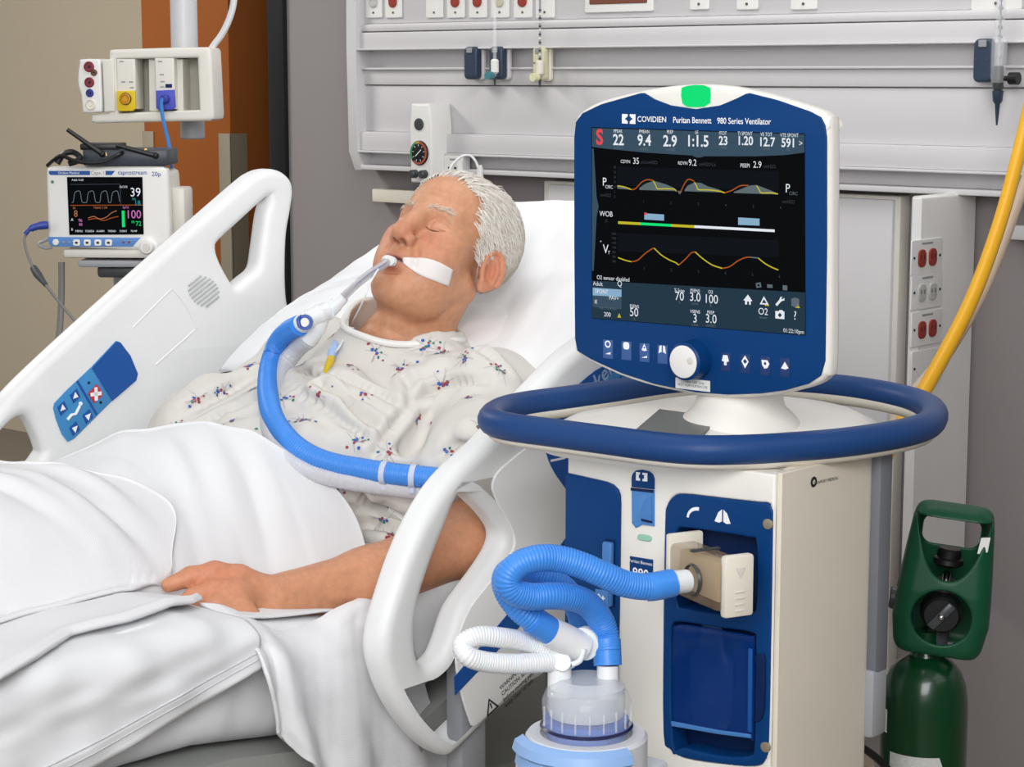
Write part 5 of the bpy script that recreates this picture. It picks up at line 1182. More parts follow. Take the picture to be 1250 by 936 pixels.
def strands(rq, flow, length, lift, width, steps=8, seed=0):
    r = np.random.default_rng(seed); P = HCtr + (rq @ HR.T) * HS; n = len(P); path = [P]; dl = (length / steps)[:, None]
    wob = r.normal(size=(n, 3)) * .22
    for s in range(1, steps):
        q = ((P - HCtr) @ HR) / HS; fl = flow(q) + wob; fl = fl @ HR.T; g = gradS(P); g /= np.linalg.norm(g, axis=1)[:, None] + 1e-9
        fl -= g * (fl * g).sum(1)[:, None]; fl /= np.linalg.norm(fl, axis=1)[:, None] + 1e-9
        P = P + fl * dl; d = hairS(P); t = s / (steps - 1); P = P + g * (lift * (math.sin(t * 2.6) * .9 + .18) - d)[:, None]; path.append(P)
    path = np.stack(path, 1); Tn = np.gradient(path, axis=1); Tn /= np.linalg.norm(Tn, axis=2)[..., None] + 1e-9
    g = np.stack([gradS(path[:, k]) for k in range(steps)], 1); bn = np.cross(Tn, g); bn /= np.linalg.norm(bn, axis=2)[..., None] + 1e-9; nn = np.cross(bn, Tn)
    ww = width * np.sin(np.linspace(.9, math.pi - .12, steps))[None, :, None]
    ring = np.stack([path + bn * ww, path - bn * ww * .5 + nn * ww * .8, path - bn * ww * .5 - nn * ww * .4], 2)
    V_ = ring.reshape(-1, 3); F_ = []
    b = (np.arange(n) * steps * 3)[:, None, None] + (np.arange(steps - 1) * 3)[None, :, None] + np.arange(3)[None, None, :]
    nx = (np.arange(n) * steps * 3)[:, None, None] + (np.arange(steps - 1) * 3)[None, :, None] + ((np.arange(3) + 1) % 3)[None, None, :]
    F_ = np.stack([b, nx, nx + 3, b + 3], -1).reshape(-1, 4)
    return V_, F_
def flow_head(q):
    f = np.zeros_like(q); side = np.clip((np.abs(q[:, 0]) - .03) / .04, 0, 1); f[:, 1] = -1.0; f[:, 2] = .25 * (1 - side) - .55 * side - 1.1 * np.clip((-q[:, 1] - .03) / .05, 0, 1)
    f[:, 0] = .12 * np.sign(q[:, 0]); return f
hair_m = bpy.data.materials.new('hair_white'); hair_m.use_nodes = True; nt = hair_m.node_tree; hb2 = nt.nodes['Principled BSDF']
ha = nt.nodes.new('ShaderNodeAttribute'); ha.attribute_name = 'tone'; nt.links.new(ha.outputs['Color'], hb2.inputs['Base Color']); hb2.inputs['Roughness'].default_value = .5
m_ = len(rq); lenv = RNG.uniform(.040, .072, m_) * np.where(rq[:, 2] < .01, .55, 1) * np.where((rq[:, 1] > .03) & (np.abs(rq[:, 0]) < .045), .8, 1)
lift = np.where(np.abs(rq[:, 0]) > .04, .0105, .0070) * RNG.uniform(.55, 1.2, m_) * np.where(rq[:, 1] > .03, .75, 1)
HV, HF = strands(rq, flow_head, lenv, lift, .0008, 8, 5)
ht = np.repeat(RNG.uniform(0, 1, m_), 24); qh = ((HV - HCtr) @ HR) / HS
bk = np.clip((-qh[:, 1] - .02) / .06, 0, 1) * np.clip((.09 - np.abs(qh[:, 0])) / .02, 0, 1)
lightc, darkc, backc = np.array(rgb(250, 246, 240)), np.array(rgb(228, 220, 208)), np.array(rgb(178, 162, 142))
hc = lightc * (1 - ht[:, None]) + darkc * ht[:, None]; hc = hc * (1 - .6 * bk[:, None]) + backc * .6 * bk[:, None]
# scalp cap under the strands
qv = Q; selv = in_hair(qv, .006) & ishead & (hairS(BV) < .0035); selF = selv[BF].all(1); cf = BF[selF]; uq, inv_ = np.unique(cf, return_inverse=True)
gcap = gradS(BV[uq]); capV = BV[uq] + gcap / (np.linalg.norm(gcap, axis=1)[:, None] + 1e-9) * .0022
HV2 = np.concatenate([HV, capV]); HF2 = np.concatenate([HF, inv_.reshape(-1, 4) + len(HV)]); hc2 = np.concatenate([hc, np.tile(np.array(rgb(226, 216, 202)), (len(capV), 1))])
ho = np_mesh('hair', HV2, HF2, hair_m, MAN); ho['kind'] = 'stuff'; ho['label'] = 'short white hair combed back'
ca = ho.data.color_attributes.new('tone', 'FLOAT_COLOR', 'POINT'); ca.data.foreach_set('color', np.c_[hc2, np.ones(len(hc2))].astype(np.float32).ravel())
# brows
bq = []
for s in (-1, 1):
    for _ in range(110):
        t = RNG.uniform(); x = s * (.012 + .036 * t); z = .0215 + .007 * math.sin(t * 2.4) - .004 * t + RNG.normal() * .0022; bq.append((x, .05, z))
bq = np.array(bq); lo_, hi_ = np.full(len(bq), .02), np.full(len(bq), .13)
for _ in range(24):
    mid = (lo_ + hi_) / 2; P = bq.copy(); P[:, 1] = mid; ins = hairS(HCtr + (P @ HR.T) * HS) < 0; lo_ = np.where(ins, mid, lo_); hi_ = np.where(ins, hi_, mid)
bq[:, 1] = lo_
def flow_brow(q): f = np.zeros_like(q); f[:, 0] = np.sign(q[:, 0]); f[:, 2] = .35 - 6 * (np.abs(q[:, 0]) - .012); return f
EV, EF = strands(bq, flow_brow, RNG.uniform(.009, .014, len(bq)), RNG.uniform(.0012, .0028, len(bq)), .0004, 5, 3)
eb = np_mesh('eyebrows', EV, EF, mat('brow_grey', rgb(226, 208, 188), .6), MAN); eb['kind'] = 'stuff'
# lash line of the closed eyes
for s in (-1, 1):
    pts = []
    for t in np.linspace(0, 1, 12):
        x = s * (.0165 + .0315 * t); z = -.0062 - .0040 * math.sin(t * math.pi) + .001 * t; lo, hi = .04, .13
        for _ in range(20):
            mid = (lo + hi) / 2
            if hairS((hp((x, mid, z)))[None])[0] < 0: lo = mid
            else: hi = mid
        pts.append(hp((x, lo + .0002, z)))
    build('eyelashes', MB().tube(pts, [.0004 + .0008 * math.sin(math.pi * i / 11) for i in range(12)], 6), mat('lash_brown', rgb(96, 62, 50), .6) if s < 0 else MATS['lash_brown'], MAN)

# ------------------------------------------------------------------ hospital gown
gown = SDF()
Rc = np.array([[1, 0, 0], [0, math.cos(.38), -math.sin(.38)], [0, math.sin(.38), math.cos(.38)]])
gown.ell((-.455, .125, .958), (.205, .205, .110), .06, R=Rc)
gown.ell((-.46, -.03, .900), (.20, .19, .118), .06)
gown.ell((-.46, -.19, .875), (.165, .12, .08), .05)
gown.cap(SH_L + [-.005, -.005, -.002], NR_ + [.035, .01, -.035], .076, .066, .05); gown.cap(SH_R, NR_ + [-.035, .01, -.035], .076, .066, .05)
gown.cap(SH_L + [.005, -.01, .0], lpx(588, 570, -.14), .078, .078, .05)
gown.cap(lpx(588, 570, -.14), lpx(560, 612, -.17), .078, .060, .04)
gown.cap(SH_R, (-.69, .05, .935), .074, .066, .05); gown.cap((-.69, .05, .935), (-.655, -.03, .90), .064, .055, .04)
gown.cap(lpx(470, 610, -.27), lpx(500, 650, -.25), .05, .05, .06)
def trace(F, x, y, it=90):
    o = loc(CAM); d = L3 @ ray(x, y); d = d / np.linalg.norm(d); t = 2.0
    for _ in range(it):
        v = F((o + d * t)[None])[0]
        if v < .0006: return o + d * t
        t += v * .9
        if t > 4.5: return None
    return None
base_gown = SDF(); base_gown.ops = list(gown.ops)
def fold(pts, r, k, sub, sink):
    P = []
    for x, y in pts:
        h = trace(base_gown, x, y)
        if h is not None: d = L3 @ ray(x, y); P.append(h + d / np.linalg.norm(d) * sink)
    if len(P) > 1: n = len(P); gown.chain([np.array(p) for p in P], [r * (.5 + .5 * math.sin(math.pi * (i + .4) / (n - .2))) for i in range(n)], k, sub)
fold([(374, 455), (405, 478), (440, 505), (466, 528)], .020, .03, True, -.004)
fold([(362, 462), (395, 490), (430, 520), (455, 545)], .017, .035, False, .004)
fold([(385, 446), (420, 466), (455, 490), (480, 512)], .017, .03, False, .003)
fold([(452, 556), (475, 520), (497, 494), (547, 472)], .012, .04, False, .005)
fold([(500, 478), (540, 458), (580, 452), (612, 462)], .012, .035, False, .005)
fold([(492, 448), (498, 470), (490, 492)], .008, .03, False, .003)
fold([(380, 530), (420, 545), (460, 560), (520, 565)], .010, .03, False, .003)
fold([(400, 600), (440, 612), (480, 640)], .010, .03, True, -.002); fold([(420, 590), (460, 600), (505, 620)], .012, .03, False, .004)
fold([(430, 640), (460, 645), (500, 655)], .010, .03, False, .004); fold([(420, 625), (455, 632), (500, 640)], .009, .03, True, -.001)
fold([(215, 505), (260, 480), (310, 455)], .012, .04, False, .005); fold([(240, 512), (290, 492), (330, 470)], .011, .04, True, 0)
fold([(560, 420), (590, 440), (625, 465)], .008, .03, False, .004); fold([(555, 540), (580, 560), (600, 590)], .012, .03, True, -.002)
fold([(575, 525), (605, 545), (618, 570)], .012, .03, False, .004)
# neck opening and sleeve opening
nd = hw((0, 0, -.04)) - NR_; nd /= np.linalg.norm(nd)
NA = NR_ + np.array([.004, -.018, .0])
gown.cap(NR_ + [0, -.02, -.035], NA + nd * .017 + np.array([0, .012, 0]), .112, .095, .03)
base_gown.ops.append(gown.ops[-1])
gown.cap(NA - nd * .03, NA + nd * .2, .077, .084, .006, True)
gown.cap(lpx(566, 640, -.135), EL + [.0, -.05, -.02], .046, .055, .01, True)
def gown_post(P, v):
    n = np.zeros(len(P)); r = np.random.default_rng(21)
    for f, a in ((26, .0016), (55, .0009), (110, .0004)):
        for _ in range(6): k = r.normal(size=3) * f; n += a * np.sin(P @ k + r.uniform(0, 6.28))
    return v + n * .8
GV, GF = gown.mesh(axis(-.86, -.04, .0032, []), axis(-.32, .40, .0032, []), axis(.76, 1.20, .0032, []), gown_post)
GV = lap_smooth(GV, GF, 2, .5)
# sharp creases pressed into the finished cloth surface
from mathutils.bvhtree import BVHTree
def vnormals(V_, F_):
    n = np.cross(V_[F_[:, 2]] - V_[F_[:, 0]], V_[F_[:, 3]] - V_[F_[:, 1]]); o = np.zeros_like(V_)
    for k in range(4):
        for c in range(3): o[:, c] += np.bincount(F_[:, k], n[:, c], len(V_))
    return o / (np.linalg.norm(o, axis=1)[:, None] + 1e-12)
def press(lines):
    global GV
    bv = BVHTree.FromPolygons([tuple(p) for p in GV], [tuple(int(i) for i in f) for f in GF]); o = Vector(loc(CAM)); nn = vnormals(GV, GF); disp = np.zeros(len(GV))
    for pts, dep, w in lines:
        P = []
        for x, y in spline([np.array(p, float) for p in pts], 6):
            h = bv.ray_cast(o, Vector(L3 @ ray(x, y)).normalized())
            if h[0] is not None: P.append(np.array(h[0]))
        if len(P) < 3: continue
        P = np.array(P); n = len(P); env = np.sin(np.linspace(.25, math.pi - .25, n)); best = np.full(len(GV), 9.0); e = np.zeros(len(GV))
        for p, ev in zip(P, env):
            d = np.sqrt(((GV - p) ** 2).sum(1)); m = d < best; best[m] = d[m]; e[m] = ev
        disp += e * dep * (-np.exp(-(best / w) ** 2) + .55 * np.exp(-((best - 2.1 * w) / (1.1 * w)) ** 2))
    GV = GV + nn * disp[:, None]
press([([(370, 455), (395, 470), (420, 488), (445, 510), (468, 530)], .016, .0075), ([(500, 493), (525, 479), (550, 469), (592, 466)], .014, .0075), ([(452, 560), (470, 532), (497, 498)], .011, .007),
       ([(352, 470), (400, 500), (440, 530), (470, 555)], .007, .007), ([(405, 597), (440, 605), (480, 622), (520, 640)], .013, .008), ([(425, 640), (470, 645), (510, 655)], .010, .007), ([(390, 452), (430, 466), (475, 488), (495, 505)], .007, .006),
       ([(215, 508), (270, 482), (320, 452)], .008, .009), ([(490, 452), (500, 472), (498, 490)], .008, .007), ([(245, 518), (290, 500), (330, 480)], .006, .008), ([(560, 415), (595, 432), (628, 462)], .006, .008), ([(530, 560), (565, 545), (600, 548)], .008, .008), ([(480, 420), (520, 428), (560, 425)], .004, .008)])
GV = lap_smooth(GV, GF, 1, .35)
gownm = mat('gown_cotton', rgb(212, 209, 203), .85, var=.025, bump=.12, bscale=700, spec=.2)
go_ = np_mesh('hospital_gown', GV, GF, gownm, MAN); go_['label'] = 'pale grey gown printed with small coloured dot and dash sprigs'
GW = GV @ L3 + N0
gbvh = BVHTree.FromPolygons([tuple(p) for p in GW], [tuple(int(i) for i in f) for f in GF])
bbvh = BVHTree.FromPolygons([tuple(p) for p in (BV @ L3 + N0)], [tuple(int(i) for i in f) for f in BF])
def cast(bvh, x, y):
    d = Vector(ray(x, y)).normalized(); h = bvh.ray_cast(Vector(CAM), d); return (np.array(h[0]), np.array(h[1])) if h[0] is not None else (None, None)
def gdepth(x, y):
    h, n = cast(gbvh, x, y)
    return None if h is None else float((h - CAM) @ _f)
motifs = [(407, 409), (459, 429), (520, 423), (492, 450), (527, 400), (568, 436), (610, 452), (589, 411), (571, 485), (540, 469), (511, 510), (587, 519), (445, 482), (430, 446), (388, 482), (432, 538), (473, 552), (552, 552), (409, 596), (467, 594), (367, 446), (370, 513), (310, 475), (305, 447), (305, 531), (480, 654), (466, 633), (242, 487), (283, 514), (214, 522), (505, 575), (345, 487), (350, 420), (560, 590), (625, 505), (273, 478), (335, 545), (540, 430)]
cols = {'red': mat('print_red', rgb(150, 62, 72), .8), 'blue': mat('print_blue', rgb(58, 92, 168), .8), 'green': mat('print_green', rgb(30, 126, 104), .8), 'grey': mat('print_line', rgb(168, 158, 166), .8)}
pm = {k: MB() for k in cols}
rp_ = random.Random(5)
gdown = BVHTree.FromPolygons([tuple(p) for p in GV], [tuple(int(i) for i in f) for f in GF])
def surf(p, n):
    h = gbvh.ray_cast(Vector(p + n * .02), Vector(-n), .05)
    return (np.array(h[0]), np.array(h[1])) if h[0] is not None else (None, None)
for x, y in motifs:
    h, n = cast(gbvh, x, y)
    if h is None: continue
    a = np.cross(n, W); a /= np.linalg.norm(a); b = np.cross(n, a); small = rp_.random() < .3; R_m = .011 if small else .016
    th = rp_.uniform(0, 6.28); tx_ = a * math.cos(th) + b * math.sin(th); ty_ = np.cross(n, tx_)
    for k in range(7 if small else 13):
        r0 = abs(rp_.gauss(0, .55)) * R_m; f0 = rp_.uniform(0, 6.28); pp = h + tx_ * r0 * math.cos(f0) * 1.3 + ty_ * r0 * math.sin(f0) * .8
        s_, sn_ = surf(pp, n)
        if s_ is None: continue
        rad = rp_.uniform(.0016, .0029); e1 = np.cross(sn_, tx_); e1 /= np.linalg.norm(e1); e2 = np.cross(sn_, e1); o = s_ + sn_ * .0009
        c_ = rp_.choice(['red', 'red', 'blue', 'blue', 'red', 'green']); m8 = [o + (e1 * math.cos(t) + e2 * math.sin(t)) * rad for t in np.linspace(0, 2 * math.pi, 9)[:-1]]
        pm[c_].add([tuple(q) for q in m8], [tuple(range(8))])
    for k in range(4 if small else 8):
        f0 = rp_.uniform(0, 6.28); r0 = rp_.uniform(.001, .008); Ln = rp_.uniform(.008, .019) * (.7 if small else 1); dirv = tx_ * math.cos(f0) + ty_ * math.sin(f0); pts = []
        for t in np.linspace(0, 1, 5):
            s_, sn_ = surf(h + dirv * (r0 + Ln * t), n)
            if s_ is not None: pts.append((s_ + sn_ * .0009, sn_))
        if len(pts) > 2:
            rows = [[tuple(p + np.cross(sn_, dirv) * .0004), tuple(p - np.cross(sn_, dirv) * .0004)] for p, sn_ in pts]; pm['grey'].grid(rows)
for k, mb in pm.items():
    o = build('gown_print', mb, cols[k], go_, world=True, smooth=0); o['kind'] = 'stuff'
# piping round the neck
ring_ = []
ax1 = np.cross(nd, [1, 0, 0]); ax1 /= np.linalg.norm(ax1); ax2 = np.cross(nd, ax1)
for a in np.linspace(0, 2 * math.pi, 64)[:-1]:
    rd = ax1 * math.cos(a) + ax2 * math.sin(a); best = None
    for t in np.linspace(.16, -.03, 120):
        rr_n = .077 + (.084 - .077) * np.clip((t + .03) / .23, 0, 1)
        p = NA + nd * t + rd * (rr_n + .009)
        if gown(p[None])[0] < 0: best = p; break
    if best is not None: ring_.append(best)
ring_ = np.array(ring_)
for _ in range(3): ring_ = (np.roll(ring_, 1, 0) + 2 * ring_ + np.roll(ring_, -1, 0)) / 4
nb_ = build('neck_binding', MB().tube([tuple(p) for p in ring_], .0052, 8, closed=True), mat('binding_white', rgb(232, 231, 228), .8, spec=.2), go_)
# tie strap near the elbow
tp = []
for x, y in ((474, 622), (490, 632), (508, 644), (520, 652)):
    h, n = cast(gbvh, x, y)
    if h is not None: tp.append((h, n))
if len(tp) > 2: build('tie_strap', MB().grid([[tuple(h + n * .003 + np.array([.002, 0, .0075])), tuple(h + n * .003 - np.array([.002, 0, .0075]))] for h, n in tp]), MATS['binding_white'], go_, world=True)
# undershirt collar scrap at the far side of the neck
uc = [cast(gbvh, x, y)[0] for x, y in ((440, 402), (447, 396), (456, 392), (463, 396))]

# ================================================================== BEDDING
def Hc(u, v):
    u = np.asarray(u, float); v = np.asarray(v, float)
    zt = np.interp(v, [-.1, .0, .1, .2, .28, .36, .45, .6, .8, 1.1, 1.4], [1.05, 1.045, 1.032, 1.0, .978, .974, .985, 1.0, .97, .92, .88])
    wn = np.interp(v, [.0, .12, .22, .5], [.24, .235, .20, .215]); wf = np.interp(v, [0, .15, .35, .6], [.28, .25, .27, .31])
    x = np.where(u > -.46, (u + .46) / wn, (-.46 - u) / wf); sh = np.maximum(0, 1 - np.abs(x) ** 2.5) ** .8
    m = mz(v) + .006
    return m + (zt - m) * sh
def bedpts(u, v, z): return N0 + u[..., None] * U + v[..., None] * VV + z[..., None] * W
def ridges(u, v, lst):
    """fold lines: (u0,v0,u1,v1,height,width)"""
    o = np.zeros_like(u)
    for u0, v0, u1, v1, h, w in lst:
        a = np.array([u0, v0]); b = np.array([u1, v1]); ab = b - a; t = ((u - u0) * ab[0] + (v - v0) * ab[1]) / (ab @ ab); tc = np.clip(t, 0, 1)
        d = np.hypot(u - (u0 + tc * ab[0]), v - (v0 + tc * ab[1])); o += h * np.exp(-(d / w) ** 2) * np.clip(1.2 - np.abs(tc - .5) * 1.6, 0, 1)
    return o
n1, n2 = 150, 190
# ---- smooth top sheet over the belly
s = np.linspace(0, 1, n1)[:, None] * np.ones((1, n2)); t = np.ones((n1, 1)) * np.linspace(0, 1, n2)[None]
uu = -.86 + s * (.86 - .115)
ve = np.interp(uu, [-.86, -.7, -.62, -.54, -.48, -.454, -.405, -.33, -.27, -.235, -.21, -.16, -.115], [.36, .32, .27, .215, .17, .152, .138, .105, .058, .036, .042, .07, .11])
ker = np.hanning(17); ker /= ker.sum(); sm1 = lambda a: np.repeat(np.convolve(np.pad(a[:, 0], 8, 'edge'), ker, 'valid')[:, None], a.shape[1], 1)
ve = sm1(ve); vv_ = ve + (1.25 - ve) * t ** 1.5
z = Hc(uu, vv_) + .004 + .003 * np.exp(-(t / .02) ** 2) * (uu < -.2)
z += ridges(uu, vv_, [(-.42, .16, -.24, .24, .012, .022), (-.36, .13, -.25, .15, .010, .018), (-.46, .2, -.30, .28, .012, .02), (-.40, .24, -.26, .30, -.010, .016), (-.33, .16, -.24, .19, -.008, .012), (-.55, .2, -.42, .3, .008, .025)])
z += vnoise(uu, vv_, 31, ((9, .003), (24, .0016), (60, .0006)))
cloth('bed_sheet', bedpts(uu, vv_, z), sheetwhite, .003, 'smooth white top sheet pulled up over the patient belly', 'sheet')
# ---- ribbed thermal blanket over the legs
ve2f = lambda x: np.interp(x, [-.86, -.5, -.42, -.396, -.374, -.331, -.287, -.27, -.24, -.2], [.47, .45, .42, .394, .36, .329, .300, .292, .32, .40])
ve2 = ve2f(-.86 + s * (.86 - .22)); ve2 = sm1(ve2); vv2 = ve2 + (1.3 - ve2) * t ** 1.4
uh = np.interp(vv2, [.28, .33, .38, .43, .5, .6, .75, 1.3], [-.27, -.262, -.25, -.235, -.232, -.225, -.20, -.15]); uu2 = -.86 + s * (uh + .86)
z2 = Hc(uu2, vv2) + .013 + .0035 * np.exp(-(t / .016) ** 2) + .005 * np.exp(-((1 - s) / .03) ** 2)
z2 += ridges(uu2, vv2, [(-.45, .42, -.30, .36, .009, .018), (-.42, .5, -.27, .40, .012, .022), (-.48, .60, -.28, .46, .012, .025), (-.36, .45, -.26, .37, -.010, .014), (-.5, .7, -.3, .55, .012, .03), (-.4, .57, -.28, .47, -.009, .015)])
z2 += vnoise(uu2, vv2, 37, ((8, .004), (20, .0022), (45, .0008)))
cloth('thermal_blanket', bedpts(uu2, vv2, z2), knit, .005, 'white ribbed thermal blanket spread over the patient legs', 'blanket')
# ---- folded near edge of the blanket
t3 = np.ones((60, 1)) * np.linspace(0, 1, n2)[None]; s3 = np.linspace(0, 1, 60)[:, None] * np.ones((1, n2))
vv3 = .385 + (1.3 - .385) * t3 ** 1.3
uh3 = np.interp(vv3, [.385, .41, .463, .523, .602, .68, .755, .9, 1.3], [-.165, -.145, -.132, -.122, -.128, -.08, -.045, -.03, -.03]); u03 = np.interp(vv3, [.385, .42, .5], [-.19, -.24, -.31]); uu3 = u03 + s3 * (uh3 - u03)
z3 = Hc(uu3, vv3) + .011 + .009 * np.exp(-((1 - s3) / .12) ** 2) - .006 * np.exp(-((1 - s3) / .03) ** 2)
z3 += vnoise(uu3, vv3, 41, ((10, .004), (28, .002)))
cloth('folded_blanket', bedpts(uu3, vv3, z3), knit, .006, 'folded thick edge of white blanket lying along the near mattress edge', 'blanket')
# ---- top sheet hanging over the near mattress side, with its stitched hem
hemp = np.array([tobed(bu(x, y, -.055))[1:] for x, y in ((352, 788), (330, 803), (313, 817), (270, 843), (220, 873), (170, 903), (125, 930), (60, 965), (-40, 1010), (-200, 1080))])
o_ = np.argsort(hemp[:, 0]); hv, hz = hemp[o_, 0], hemp[o_, 1]
nv = 170; vs4 = np.linspace(hv[0] + .045, 1.15, nv); rows = []
prof_n = 46
for v in vs4:
    ztop = float(Hc(-.1, v)) + .004; zh = float(np.interp(v, hv, hz)); r = .035; Pp = [(-.20, ztop), (-.14, ztop)]
    for a in np.linspace(90, 0, 7): Pp.append((-.092 + r * math.cos(math.radians(a)) , ztop - r + r * math.sin(math.radians(a))))
    Pp.append((-.054, min(zh, ztop - r - .005))); Pp = np.array(Pp); d = np.r_[0, np.cumsum(np.linalg.norm(np.diff(Pp, axis=0), axis=1))]; q = np.linspace(0, d[-1], prof_n)
    rows.append(np.stack([np.interp(q, d, Pp[:, 0]), np.full(prof_n, v), np.interp(q, d, Pp[:, 1])], 1))
R4 = np.array(rows); dn = np.clip((R4[..., 0] + .12) / .05, 0, 1)
w4 = vnoise(R4[..., 1] * 1.0 - R4[..., 2] * .6, R4[..., 2] * 1.4 + R4[..., 1] * .4, 53, ((10, .007), (26, .0042), (60, .0018))); R4[..., 0] += w4 * dn; R4[..., 2] += w4 * .5
ss = cloth('hanging_sheet', N0 + R4[..., :1] * U + R4[..., 1:2] * VV + R4[..., 2:] * W, sheetwhite, .0025, 'white flat sheet with stitched hem hanging over the near mattress side', 'sheet')
Pw = N0 + R4[..., :1] * U + R4[..., 1:2] * VV + R4[..., 2:] * W
for k, (a, b) in enumerate(((prof_n - 6, prof_n - 1), )):
    hb4 = cloth('hem', Pw[:, a:b + 1] + U * .0022, sheetwhite, .002, parent=ss)
for kk in (prof_n - 6, prof_n - 4): build('hem_stitch', MB().tube([tuple(p) for p in Pw[:, kk] + U * .0028], .0008, 5), mat('stitch_grey', rgb(205, 205, 208), .8) if kk == prof_n - 6 else MATS['stitch_grey'], ss, world=True)
# ---- blanket corner draped over the edge beside the rail
net = [[(245, 740, -.168), (281, 760, -.115), (305, 790, -.066), (319, 825, -.030), (331, 860, -.024), (341, 896, -.022)],
       [(270, 746, -.150), (300, 764, -.108), (325, 796, -.058), (341, 838, -.026), (353, 882, -.020), (364, 917, -.020)],
       [(295, 755, -.135), (318, 770, -.100), (343, 802, -.050), (361, 852, -.026), (377, 906, -.022), (390, 948, -.020)],
       [(330, 765, -.118), (354, 779, -.090), (376, 808, -.060), (394, 862, -.036), (409, 921, -.028), (420, 970, -.026)],
       [(375, 760, -.112), (394, 768, -.090), (411, 798, -.065), (427, 857, -.048), (439, 921, -.040), (448, 985, -.038)],
       [(412, 745, -.108), (426, 752, -.092), (438, 787, -.074), (454, 851, -.062), (469, 920, -.056), (480, 990, -.056)],
       [(450, 733, -.110), (457, 741, -.098), (466, 776, -.084), (483, 845, -.074), (506, 910, -.068), (520, 985, -.068)],
       [(485, 731, -.115), (489, 740, -.106), (498, 776, -.091), (518, 841, -.080), (543, 906, -.076), (563, 980, -.076)]]
G = np.array([[bu(*p) for p in c] for c in net])
G = np.array([spline(list(c), 14) for c in G]); G = np.array([spline(list(G[:, j]), 22) for j in range(G.shape[1])]).transpose(1, 0, 2)
ii = np.linspace(0, 1, G.shape[0])[:, None] * np.ones((1, G.shape[1])); jj = np.ones((G.shape[0], 1)) * np.linspace(0, 1, G.shape[1])[None]
amp = .012 * np.clip(jj * 1.4 - .25, 0, 1) * np.clip(1.1 - ii * .6, 0, 1)
fo4 = amp * np.sin(ii * 2 * math.pi * 3.4 + jj * 2.2 + 1.0) + vnoise(ii * 3, jj * 2, 61, ((2.2, .004), (6, .0025), (14, .0010)))
G = G + U * fo4[..., None] * .8 + W * (.004 * np.sin(ii * 9))[..., None] * (1 - jj)[..., None]
cloth('draped_blanket', G, knit, .005, 'white knitted blanket corner draped over the mattress edge beside the near rail', 'blanket')

# ================================================================== BREATHING TUBE ON THE PATIENT
def fd(x, y, default):
    d = None
    for b in (bbvh, gbvh):
        h, n = cast(b, x, y)
        if h is not None: q = float((h - CAM) @ _f); d = q if d is None else min(d, q)
    return default if d is None else d
mouth = hp((0.006, .092, -.0760)) @ L3 + N0
out = hp((.004, .117, -.0855)) @ L3 + N0
dm = float((out - CAM) @ _f)
et_pts = [mouth, out, atd(470, 322, dm - .02), atd(450, 335, dm - .03), atd(432, 350, dm - .03), atd(416, 366, dm - .02)]
ett = thing('endotracheal_tube', 'clear curved breathing tube leaving the patient mouth', 'breathing tube', T(*et_pts[-1]))
build('tube_wall', MB().tube(spline(et_pts, 8), .0062, 16), mat('tube_translucent', rgb(206, 204, 210), .15, alpha=.55), ett, world=True)
build('inner_lumen', MB().tube(spline(et_pts, 8), .0034, 10), mat('tube_lumen', rgb(190, 176, 160), .4), ett, world=True)
build('marking_line', MB().tube([p + np.array([.002, -.0058, .002]) for p in spline(et_pts[1:], 8)], .0006, 6), mat('tube_line_blue', rgb(90, 110, 170), .5), ett, world=True)
build('tube_connector', MB().tube([atd(420, 362, dm - .022), atd(412, 370, dm - .02), atd(407, 375, dm - .02)], [.0085, .0095, .0095], 18), clearwhite, ett, world=True)
build('mouth_wrap', MB().tube(spline([hp((.006, .104, -.0790)) @ L3 + N0, out, atd(476, 318, dm - .016)], 4), [.0066, .0074, .0080, .0084, .0084, .0082, .0080, .0075, .007], 16), mat('tape_wrap', rgb(238, 238, 238), .6), ett, world=True)
# pilot line and balloon
pl = [atd(462, 328, dm - .035), atd(452, 345, dm - .04), atd(443, 368, dm - .045), atd(428, 398, fd(428, 398, dm) - .03), atd(415, 422, fd(415, 422, dm) - .022), atd(409, 430, fd(409, 430, dm) - .014)]
build('pilot_line', MB().tube(spline(pl, 6), .0015, 8), clearwhite, ett, world=True)
bl = [atd(409, 416, fd(409, 416, dm) - .014), atd(408, 424, fd(408, 424, dm) - .014), atd(405, 432, fd(405, 432, dm) - .013), atd(404, 439, fd(404, 439, dm) - .012)]
build('pilot_balloon', MB().tube(spline(bl, 4), [.002 + .0055 * math.sin(math.pi * (i + .3) / 13) for i in range(13)], 14), mat('balloon_pale_blue', rgb(160, 186, 226), .25), ett, world=True)
build('valve_tip', MB().tube([atd(404, 438, fd(404, 438, dm) - .012), atd(401, 446, fd(401, 446, dm) - .011), atd(398, 453, fd(398, 453, dm) - .010)], [.0062, .0055, .0035], 12), yellow, ett, world=True)
# adhesive tape on the cheek
tapeP = []
top = [(492, 314.5), (505, 315), (522, 316), (537, 321), (552, 329)]; bot = [(493, 322), (503, 330), (515, 337), (531, 343), (547, 349)]
for (ax_, ay_), (bx_, by_) in zip(spline(top, 5), spline(bot, 5)):
    row = []
    for t in np.linspace(0, 1, 7):
        x, y = ax_ + (bx_ - ax_) * t, ay_ + (by_ - ay_) * t; h, n = cast(bbvh, x, y); row.append(h + n * .0016 if h is not None else None)
    tapeP.append(row)
tapeP = [r for r in tapeP if all(p is not None for p in r)]
tape = cloth('adhesive_tape', np.array(tapeP), mat('tape_white', rgb(232, 226, 224), .55, bump=.15, bscale=900), .0006, 'strip of white tape across the cheek holding the breathing tube', 'tape')
